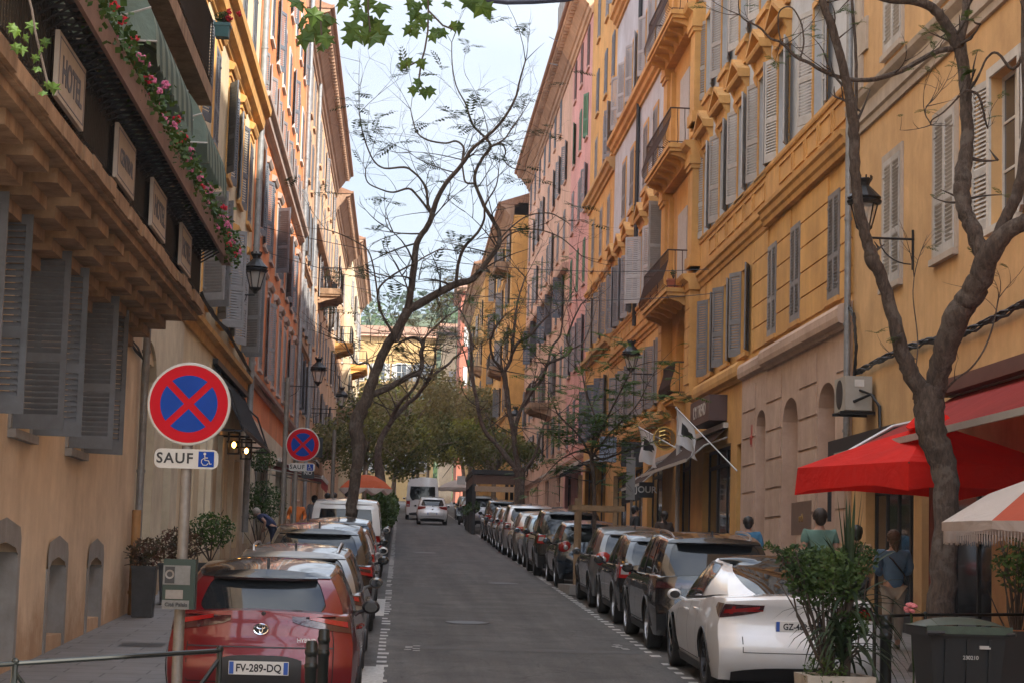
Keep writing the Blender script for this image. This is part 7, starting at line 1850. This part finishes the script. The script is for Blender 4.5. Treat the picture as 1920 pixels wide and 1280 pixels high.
hang_sign('awning_lettering','black valance with white letters at the end of the near brown awning',6.95,7.35,57.7,57.74,4.35,4.8,M_black,'JOUR',.26)
hang_sign('no_entry_panel','round edged white and red traffic panel far up the road on the right',3.35,3.85,117,117.05,6.9,7.4,M_swhite)
# flags
def flag(label,p0,p1,w,fl):
    root=thing('flag',label,'flag',tuple(p0),0,'moor head flags on wall poles'); b=MB(); b.tube([p0,p1],.018,8); b.ball(tuple(p1),.035); b.build('pole',mat('silver_pole',(.45,.44,.43),.35,.5),root)
    c=MB(); n,m=12,8; V=[]
    d=(p0-p1)
    for i in range(n+1):
        for j in range(m+1):
            t=j/m*.30; a=p1+d*t; s=i/n
            V.append((a.x+.10*math.sin(s*5+j*.9)*s+s*.12,a.y+.12*math.sin(j*1.7+s*3)*s,a.z-fl*s*(1-.25*t)+.02*math.sin(j*2)))
    def fi(i,j):
        u,v=(i+.5)/n,(j+.5)/m
        return 1 if ((u-.42)**2/.035+(v-.48)**2/.06)<1 and not(.30<u<.36) else 0
    for i in range(n):
        for j in range(m):
            a=i*(m+1)+j; c.f.append((a,a+1,a+m+2,a+m+1)); c.m.append(fi(i,j))
    c.v=V; c.build('cloth',[mat('flag_white',(.62,.61,.62),.75,var=.05),M_black],root,smooth=True)
flag('nearer white flag with black head emblem hanging from a pole over the brown awning',W(1382,882,7.98),A(1268,764,48.5),.7,.9)
flag('farther white flag with black head emblem half behind the young tree',W(1302,858,7.98),A(1198,800,57),.7,1.0)
# scooters far right
def scooter(label,x,y,c):
    root=thing('scooter',label,'scooter',(x,y,gz(y)),0,'scooters parked beyond the pergola'); b=MB(); g=gz(y)
    for yy in(y,y+1.25): 
        w=MB(); w.lathe([(.16,-.05),(.26,-.05),(.28,0),(.26,.05),(.16,.05),(.16,-.05)],(x,yy,g+.28),16,'x'); w.build('wheel',M_tyre,root)
    b.prism([(y-.15,g+.5),(y+.55,g+.42),(y+.6,g+.75),(y-.1,g+.85)],'x',x-.16,x+.16); b.prism([(y+.5,g+.3),(y+1.0,g+.3),(y+1.1,g+1.0),(y+1.0,g+1.02),(y+.85,g+.42),(y+.5,g+.42)],'x',x-.17,x+.17); b.build('body',c,root)
    s=MB(); s.box(x-.14,x+.14,y-.15,y+.6,g+.86,g+.95); s.build('seat',M_black,root); h=MB(); h.tube([(x-.34,y+.95,g+1.05),(x,y+1.0,g+1.0),(x+.34,y+.95,g+1.05)],.018,6); h.tube([(x-.3,y+.95,g+1.05),(x-.36,y+.93,g+1.25)],.01,4); h.build('handlebar',M_black,root)
scooter('dark scooter nearest the pergola on the right',3.4,111.3,blk); scooter('second dark scooter beside the first',4.3,111.8,mgr)
# cafe chairs
def chair(label,x,y,rz):
    root=thing('cafe_chair',label,'chair',(x,y,sw(y)),rz,'cane cafe chairs'); m=mat('cane',(.34,.21,.09),.7,var=.2,scale=20)
    b=MB(); b.lathe([(.001,.45),(.2,.45),(.21,.43),(.001,.42)],n=14); b.build('seat',m,root,world=False)
    b=MB(); b.lathe([(.21,.45),(.23,.65),(.24,.82),(.22,.82),(.21,.65),(.2,.45)],n=12,a0=math.pi*1.1,a1=math.pi*1.9); b.build('backrest',m,root,world=False)
    for sx in(-1,1):
        for sy in(-1,1): b=MB(); b.tube([(sx*.14,sy*.14,.43),(sx*.18,sy*.18,0)],.013,5); b.build('leg',m,root,world=False)
chair('cane chair beside the man in orange, left one',-3.3,57.6,.1); chair('cane chair beside the man in orange, right one',-2.9,57.9,-.1)
# roof aerials on the salmon block
b=MB()
for z in(0,.9): b.tube([W(1030,70+z*55,7.0),W(1046,78+z*50,7.0)],.02,4)
o=b.build('roof_aerial',M_iron); tag(o,'thin roof aerials above the eave of the pink and salmon blocks','aerial')
# manhole
b=MB(); q=gz(26.6)+KERB+.004; b.quad((-3.5,25.7,gz(25.7)+KERB+.004),(-2.95,25.7,gz(25.7)+KERB+.004),(-2.95,26.3,gz(26.3)+KERB+.004),(-3.5,26.3,gz(26.3)+KERB+.004)); tag(b.build('drain_cover',M_iron),'dark rectangular drain cover in the left pavement','drain cover')
# ================================================================ people
M_skin=mat('skin',(.42,.24,.17),.55,var=.05,scale=10); M_skind=mat('skin_dark',(.16,.09,.06),.55,var=.05,scale=10)
def skin(name,nodes,edges,m,parent,sub=2):
    me=bpy.data.meshes.new(name); me.from_pydata([n[0] for n in nodes],edges,[]); o=bpy.data.objects.new(name,me); C.objects.link(o)
    o.modifiers.new('s','SKIN'); sv=me.skin_vertices[0].data
    for v,n in zip(sv,nodes): 
        r=n[1]; v.radius=(r,r) if not isinstance(r,tuple) else r
    sv[0].use_root=True; s=o.modifiers.new('u','SUBSURF'); s.levels=sub; s.render_levels=sub
    bpy.context.view_layer.update(); dg=bpy.context.evaluated_depsgraph_get(); m2=bpy.data.meshes.new_from_object(o.evaluated_get(dg)); bpy.data.objects.remove(o)
    m2.materials.clear(); m2.materials.append(m); m2.polygons.foreach_set('use_smooth',[True]*len(m2.polygons)); m2.name=name
    if name in('top','trousers'):
        from mathutils import noise
        for v in m2.vertices:
            q=v.co; d=noise.noise(Vector((q.x*9,q.y*9,q.z*5)))*.016+noise.noise(Vector((q.x*24,q.y*24,q.z*13)))*.007; v.co=q+v.normal*d
    o=bpy.data.objects.new(name,m2); C.objects.link(o); o.parent=parent; return o
def person(label,x,y,h,top,bot,hair,rz=0,skinm=None,hairlen=0,lean=0.,arms='down',coat=False,cap=None,step=.12,sleeve=True,bag=None,z=None,sit=False):
    """figure faces +Y locally (away from the camera) before rz"""
    root=thing('person',label,'person',(x,y,sw(y) if z is None else z),rz); k=h/1.75; skinm=skinm or M_skin
    def V(a,b_,c,pivot=.95):
        # lean the torso forward round the hips
        if c>pivot and lean:
            dz=c-pivot; cs,sn=math.cos(lean),math.sin(lean); b_,c=b_*cs+dz*sn,pivot+dz*cs-b_*sn
        return (a*k,b_*k,c*k)
    st=step
    if arms=='down': ar=[[(s*.20,0,1.42),(s*.245,-.03,1.16),(s*.235,.05,.93),(s*.23,.08,.85)] for s in(-1,1)]
    elif arms=='front': ar=[[(s*.20,0,1.42),(s*.25,0,1.17),(s*.15,.2,1.12),(s*.08,.27,1.14)] for s in(-1,1)]
    else: ar=[[(s*.20,0,1.42),(s*.26,-.04,1.18),(s*.24,.18,1.05),(s*.22,.26,1.04)] for s in(-1,1)]
    N=[];E=[]
    def nd(p,r): N.append((V(*p),r*k)); return len(N)-1
    pel=nd((0,0,.95),.13); wa=nd((0,0,1.1),.12); ch=nd((0,0,1.3),.145); nk=nd((0,0,1.47),.06); hb=nd((0,.01,1.55),.055); hd=nd((0,.015,1.64),.088); ht=nd((0,.01,1.70),.07)
    E+=[(pel,wa),(wa,ch),(ch,nk),(nk,hb),(hb,hd),(hd,ht)]
    hands=[]
    for s_,a in zip((-1,1),ar):
        i0=ch; rr=(.06,.042,.032,.026)
        for p,r in zip(a,rr): i1=nd(p,r); E.append((i0,i1)); i0=i1
        hands.append((s_,a[2],a[3]))
    for s_ in(-1,1):
        hp=nd((s_*.09,0,.88),.095); kn=nd((s_*.10,s_*st*.6+.01,.5),.06); an=nd((s_*.1,s_*st*1.2-.02,.09),.042); to=nd((s_*.105,s_*st*1.2+.14,.035),.034)
        E+=[(pel,hp),(hp,kn),(kn,an),(an,to)]
    skin('body',N,E,skinm,root)
    # hands with separate fingers
    for s_,w,e in hands:
        w=Vector(V(*w)); e=Vector(V(*e)); d=(e-w).normalized(); sd=d.cross(Vector((1,0,0))).normalized(); 
        HN=[(tuple(e),.024*k)];HE=[]; c0=e+d*.045*k; HN.append((tuple(c0),.026*k)); HE.append((0,1))
        for f in range(4):
            o=sd*((f-1.5)*.019*k); L=(.06,.07,.066,.05)[f]*k; a=c0+o+d*.02*k; b_=a+d*L*.55+Vector((-s_*.006,0,0)); c_=b_+d*L*.4+Vector((-s_*.016*k,0,0))
            i=len(HN); HN+=[(tuple(a),.010*k),(tuple(b_),.009*k),(tuple(c_),.007*k)]; HE+=[(1,i),(i,i+1),(i+1,i+2)]
        i=len(HN); a=e+sd*(.028*k)+d*.01*k; HN+=[(tuple(a),.011*k),(tuple(a+d*.04*k+sd*.018*k),.009*k)]; HE+=[(0,i),(i,i+1)]
        skin('hand',HN,HE,skinm,root,1)
    # face: nose, ears, eyes, mouth
    b=MB(); hc=Vector(V(0,.015,1.635)); fw=(Vector(V(0,.1,1.635))-Vector(V(0,0,1.635))).normalized(); up=(Vector(V(0,0,1.7))-Vector(V(0,0,1.6))).normalized()
    nz=hc+fw*.088*k-up*.0*k; b.ball(tuple(nz),.017*k,8,6,0,(.8,1.2,1.4))
    for s_ in(-1,1): b.ball(tuple(hc+Vector((s_*.084*k,0,0))-up*.005*k),.022*k,8,6,0,(.4,.8,1.3))
    b.build('ears_and_nose',skinm,root,world=False,smooth=True)
    b=MB()
    for s_ in(-1,1): b.ball(tuple(hc+fw*.078*k+Vector((s_*.032*k,0,0))+up*.018*k),.011*k,8,5)
    b.ball(tuple(hc+fw*.078*k-up*.042*k),.016*k,8,5,0,(1.3,.5,.35)); b.build('eyes_and_mouth',mat('eyes',(.05,.02,.02),.4,var=0),root,world=False,smooth=True)
    # clothes
    N=[];E=[]
    w=1.22 if coat else 1.12
    pel=nd((0,0,.92 if not coat else .86),.145*w/1.12); wa=nd((0,0,1.1),.135*w/1.1); ch=nd((0,0,1.31),.155*w/1.1); nk=nd((0,0,1.45),.085)
    E+=[(pel,wa),(wa,ch),(ch,nk)]
    for a in ar:
        i0=ch; pts=a[:3] if sleeve else a[:2]; rr=(.078,.06,.048)
        if not sleeve: pts=[a[0],tuple(lerp(a[0][q],a[1][q],.6) for q in range(3))]
        for p,r in zip(pts,rr): i1=nd(p,r*(1.12 if coat else 1)); E.append((i0,i1)); i0=i1
    skin('top',N,E,top,root,3)
    N=[];E=[]; pel=nd((0,0,.93),.135)
    for s_ in(-1,1):
        hp=nd((s_*.09,0,.86),.108); kn=nd((s_*.10,s_*st*.6+.01,.5),.078); an=nd((s_*.1,s_*st*1.2-.02,.12),.066); E+=[(pel,hp),(hp,kn),(kn,an)]
    skin('trousers',N,E,bot,root)
    b=MB()
    for s_ in(-1,1): c=V(s_*.105,s_*st*1.2+.06,.045); b.ball(c,.075*k,10,6,0,(.62,1.75,.65))
    b.build('shoes',M_shoe,root,world=False,smooth=True)
    if hair is not None:
        b=MB(); c=V(0,-.012,1.672); b.ball(c,.108*k,14,10,0,(.95,1.04,1.02)); c=V(0,-.045,1.61); b.ball(c,.082*k,12,8,0,(1,.75,1.05))
        for q_ in range(34):
            d_=Vector((random.gauss(0,1),random.gauss(-.8,.8),random.gauss(.1,.7))).normalized(); c=Vector(V(0,-.012,1.672))+d_*.090*k; b.ball(tuple(c),.022*k,6,4,0,(1,1,1.2))
        if hairlen:
            for q_ in range(9):
                t_=q_/8; c=V(random.uniform(-.05,.05)*(1-t_*.4),-.07-.01*t_,1.6-hairlen*t_); b.ball(c,.05*k*(1-.35*t_),8,6,0,(1,.7,1.3))
        b.build('hair',hair,root,world=False,smooth=True)
    if cap:
        b=MB(); c=V(0,0,1.69); b.ball(c,.104*k,12,8,0,(1,1.05,.75)); b.box(c[0]-.07*k,c[0]+.07*k,c[1]+.06*k,c[1]+.19*k,c[2]-.015,c[2]); b.build('cap',cap,root,world=False,smooth=True)
    if bag:
        b=MB(); pts=[V(-.15,-.0,1.44),V(-.05,-.16,1.33),V(.12,-.17,1.12),V(.2,-.05,.96)]; b.tube(pts,.011,5); b.build('bag_strap',bag,root,world=False)
    return root
M_shoe=mat('shoe_grey',(.12,.11,.10),.6,var=.15)
def cl(n,c): return mat('cloth_'+n,c,.85,var=.14,scale=9,bump=.35,bscale=14)
H_br=mat('hair_brown',(.03,.018,.012),.6,var=.3,scale=30); H_bl=mat('hair_black',(.012,.010,.010),.5,var=.2,scale=30); H_lb=mat('hair_light_brown',(.11,.07,.045),.6,var=.35,scale=30); H_w=mat('hair_white',(.42,.38,.33),.6,var=.2,scale=30)
q=A(1675,1100,28.3); person('woman seen from behind in denim jacket and pale trousers, light brown hair, black bag strap',q.x,28.3,1.68,cl('denim',(.10,.19,.32)),cl('pale_trousers',(.34,.30,.25)),H_lb,0,hairlen=.12,coat=True,bag=M_black,arms='front')
q=A(1605,1100,30.5); person('person in camel coat with dark hair half hidden by the planter shrub',q.x,30.5,1.70,cl('camel',(.38,.22,.12)),cl('dark_trousers',(.03,.03,.035)),H_bl,0,coat=True)
q=A(1537,1000,30.8); person('tall man in sage green T shirt with short dark brown hair seen from behind',q.x,30.8,1.94,cl('sage',(.12,.22,.18)),cl('dark_jeans',(.03,.035,.05)),H_br,.1,sleeve=False)
q=A(1403,1000,37.5); person('person in blue jacket with black hair walking by the tan stone wall',q.x,37.5,1.70,cl('blue',(.05,.17,.30)),cl('black_jeans',(.02,.02,.022)),H_bl,-.2,coat=True,bag=M_white)
q=A(1245,1000,50); person('dark haired woman standing by the ochre pillar, brown top',q.x,50,1.62,cl('brown',(.06,.04,.03)),MATS['cloth_dark_trousers'],H_br,.3,hairlen=.3)
q=A(1190,1000,54); person('man in black cap and black jacket in profile near the grey post',q.x,54,1.70,cl('black',(.02,.02,.022)),MATS['cloth_dark_trousers'],H_bl,-1.4,cap=M_black,coat=True)
q=A(1045,1000,75); person('bald man passing the far shops on the right',q.x,75,1.66,cl('grey_top',(.1,.1,.1)),MATS['cloth_dark_trousers'],None,2.8)
q=A(555,990,58.6); person('bald man in bright orange shirt facing the camera on the left terrace',q.x,58.6,1.62,cl('orange',(.62,.16,.03)),cl('navy',(.015,.02,.045)),None,math.pi,arms='side')
q=A(588,990,62.5); person('person in pale blue shirt with black backpack standing beyond the man in orange',q.x,62.5,1.66,cl('pale_blue_shirt',(.30,.34,.40)),MATS['cloth_dark_trousers'],H_bl,-.5)
q=A(505,1000,54.3); person('white haired woman in navy dress bending towards the cream shop window',-3.35,54.3,1.62,cl('navy_dress',(.02,.03,.085)),MATS['cloth_navy'],H_w,1.25,lean=.95,sleeve=False,step=.05,arms='front',coat=True)
for px,yy,lb,hz in((612,66,'distant dark dressed figure right of the pale blue shirt',.3),(625,68,'distant figure in black near the red awning',-.3),(648,82,'farther dark figure by the coral parasol',0)):
    q=A(px,980,yy); person(lb,q.x,yy,1.72,cl('black',(.02,.02,.022)),MATS['cloth_dark_trousers'],H_bl,hz)

# thin summer haze filling the street and the hill behind it
b=MB(); b.box(-420,420,-90,830,-12,150); hz=b.build('haze',M_dark); hz['kind']='stuff'
m=bpy.data.materials.new('haze_air'); m.use_nodes=True; N=m.node_tree.nodes; N.remove(N['Principled BSDF']); v=N.new('ShaderNodeVolumePrincipled'); v.inputs['Density'].default_value=.0003; v.inputs['Color'].default_value=(.93,.95,1,1); v.inputs['Anisotropy'].default_value=.2
m.node_tree.links.new(v.outputs['Volume'],N['Material Output'].inputs['Volume']); hz.data.materials.clear(); hz.data.materials.append(m)
# ================================================================ camera, light, sky
cd=bpy.data.cameras.new('camera'); cam=bpy.data.objects.new('camera',cd); C.objects.link(cam)
cd.sensor_width=36; cd.lens=F_/1920*36; cd.clip_end=4000; cd.clip_start=.1
cam.matrix_world=Matrix(((RS.x,US.x,-FW.x,0),(RS.y,US.y,-FW.y,0),(RS.z,US.z,-FW.z,EYE),(0,0,0,1)))
bpy.context.scene.camera=cam
SUN_EL=rad(37); SUN_AZ=rad(138)   # azimuth clockwise from +Y
w=bpy.data.worlds.new('World'); bpy.context.scene.world=w; w.use_nodes=True; nt=w.node_tree; N=nt.nodes; L=nt.links
bg=N['Background']; sk=N.new('ShaderNodeTexSky'); sk.sky_type='NISHITA'; sk.sun_disc=False; sk.sun_elevation=SUN_EL; sk.sun_rotation=SUN_AZ; sk.air_density=1.; sk.dust_density=1.5; sk.ozone_density=1.2
tc=N.new('ShaderNodeTexCoord'); mp=N.new('ShaderNodeMapping'); mp.inputs['Scale'].default_value=(1,1,2.2); L.new(tc.outputs['Generated'],mp.inputs['Vector'])
n=N.new('ShaderNodeTexNoise'); n.inputs['Scale'].default_value=2.2; n.inputs['Detail'].default_value=7; n.inputs['Roughness'].default_value=.5; L.new(mp.outputs['Vector'],n.inputs['Vector'])
r=N.new('ShaderNodeValToRGB'); r.color_ramp.elements[0].position=.36; r.color_ramp.elements[1].position=.62; r.color_ramp.elements[0].color=(.12,.12,.12,1); r.color_ramp.elements[1].color=(.95,.95,.95,1)
L.new(n.outputs['Fac'],r.inputs['Fac'])
mx=N.new('ShaderNodeMixRGB'); L.new(r.outputs['Color'],mx.inputs['Fac']); L.new(sk.outputs['Color'],mx.inputs['Color1']); mx.inputs['Color2'].default_value=(5.0,5.3,5.7,1)
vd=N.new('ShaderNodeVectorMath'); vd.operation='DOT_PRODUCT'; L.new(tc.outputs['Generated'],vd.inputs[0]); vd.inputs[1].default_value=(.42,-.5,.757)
mr=N.new('ShaderNodeMapRange'); mr.interpolation_type='SMOOTHSTEP'; mr.inputs['From Min'].default_value=-.45; mr.inputs['From Max'].default_value=.55; mr.inputs['To Min'].default_value=.40; mr.inputs['To Max'].default_value=1.25; L.new(vd.outputs['Value'],mr.inputs['Value'])  # sky dimmed ahead and brightened behind the viewpoint to fill the shaded street
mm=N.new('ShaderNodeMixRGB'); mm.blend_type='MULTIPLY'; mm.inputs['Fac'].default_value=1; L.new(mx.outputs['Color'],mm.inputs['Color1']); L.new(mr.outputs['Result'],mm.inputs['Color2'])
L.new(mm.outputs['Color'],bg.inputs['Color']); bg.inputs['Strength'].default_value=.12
sl=bpy.data.lights.new('sun','SUN'); sl.energy=2.8; sl.angle=rad(.6); sl.color=(1,.93,.82); so=bpy.data.objects.new('sun',sl); C.objects.link(so)
d=Vector((math.sin(SUN_AZ)*math.cos(SUN_EL),math.cos(SUN_AZ)*math.cos(SUN_EL),math.sin(SUN_EL))); so.rotation_euler=d.to_track_quat('Z','Y').to_euler(); so.location=(0,0,60)
sc=bpy.context.scene; sc.view_settings.view_transform='Standard'; sc.view_settings.look='None'; sc.view_settings.exposure=EXPO; sc.view_settings.gamma=1
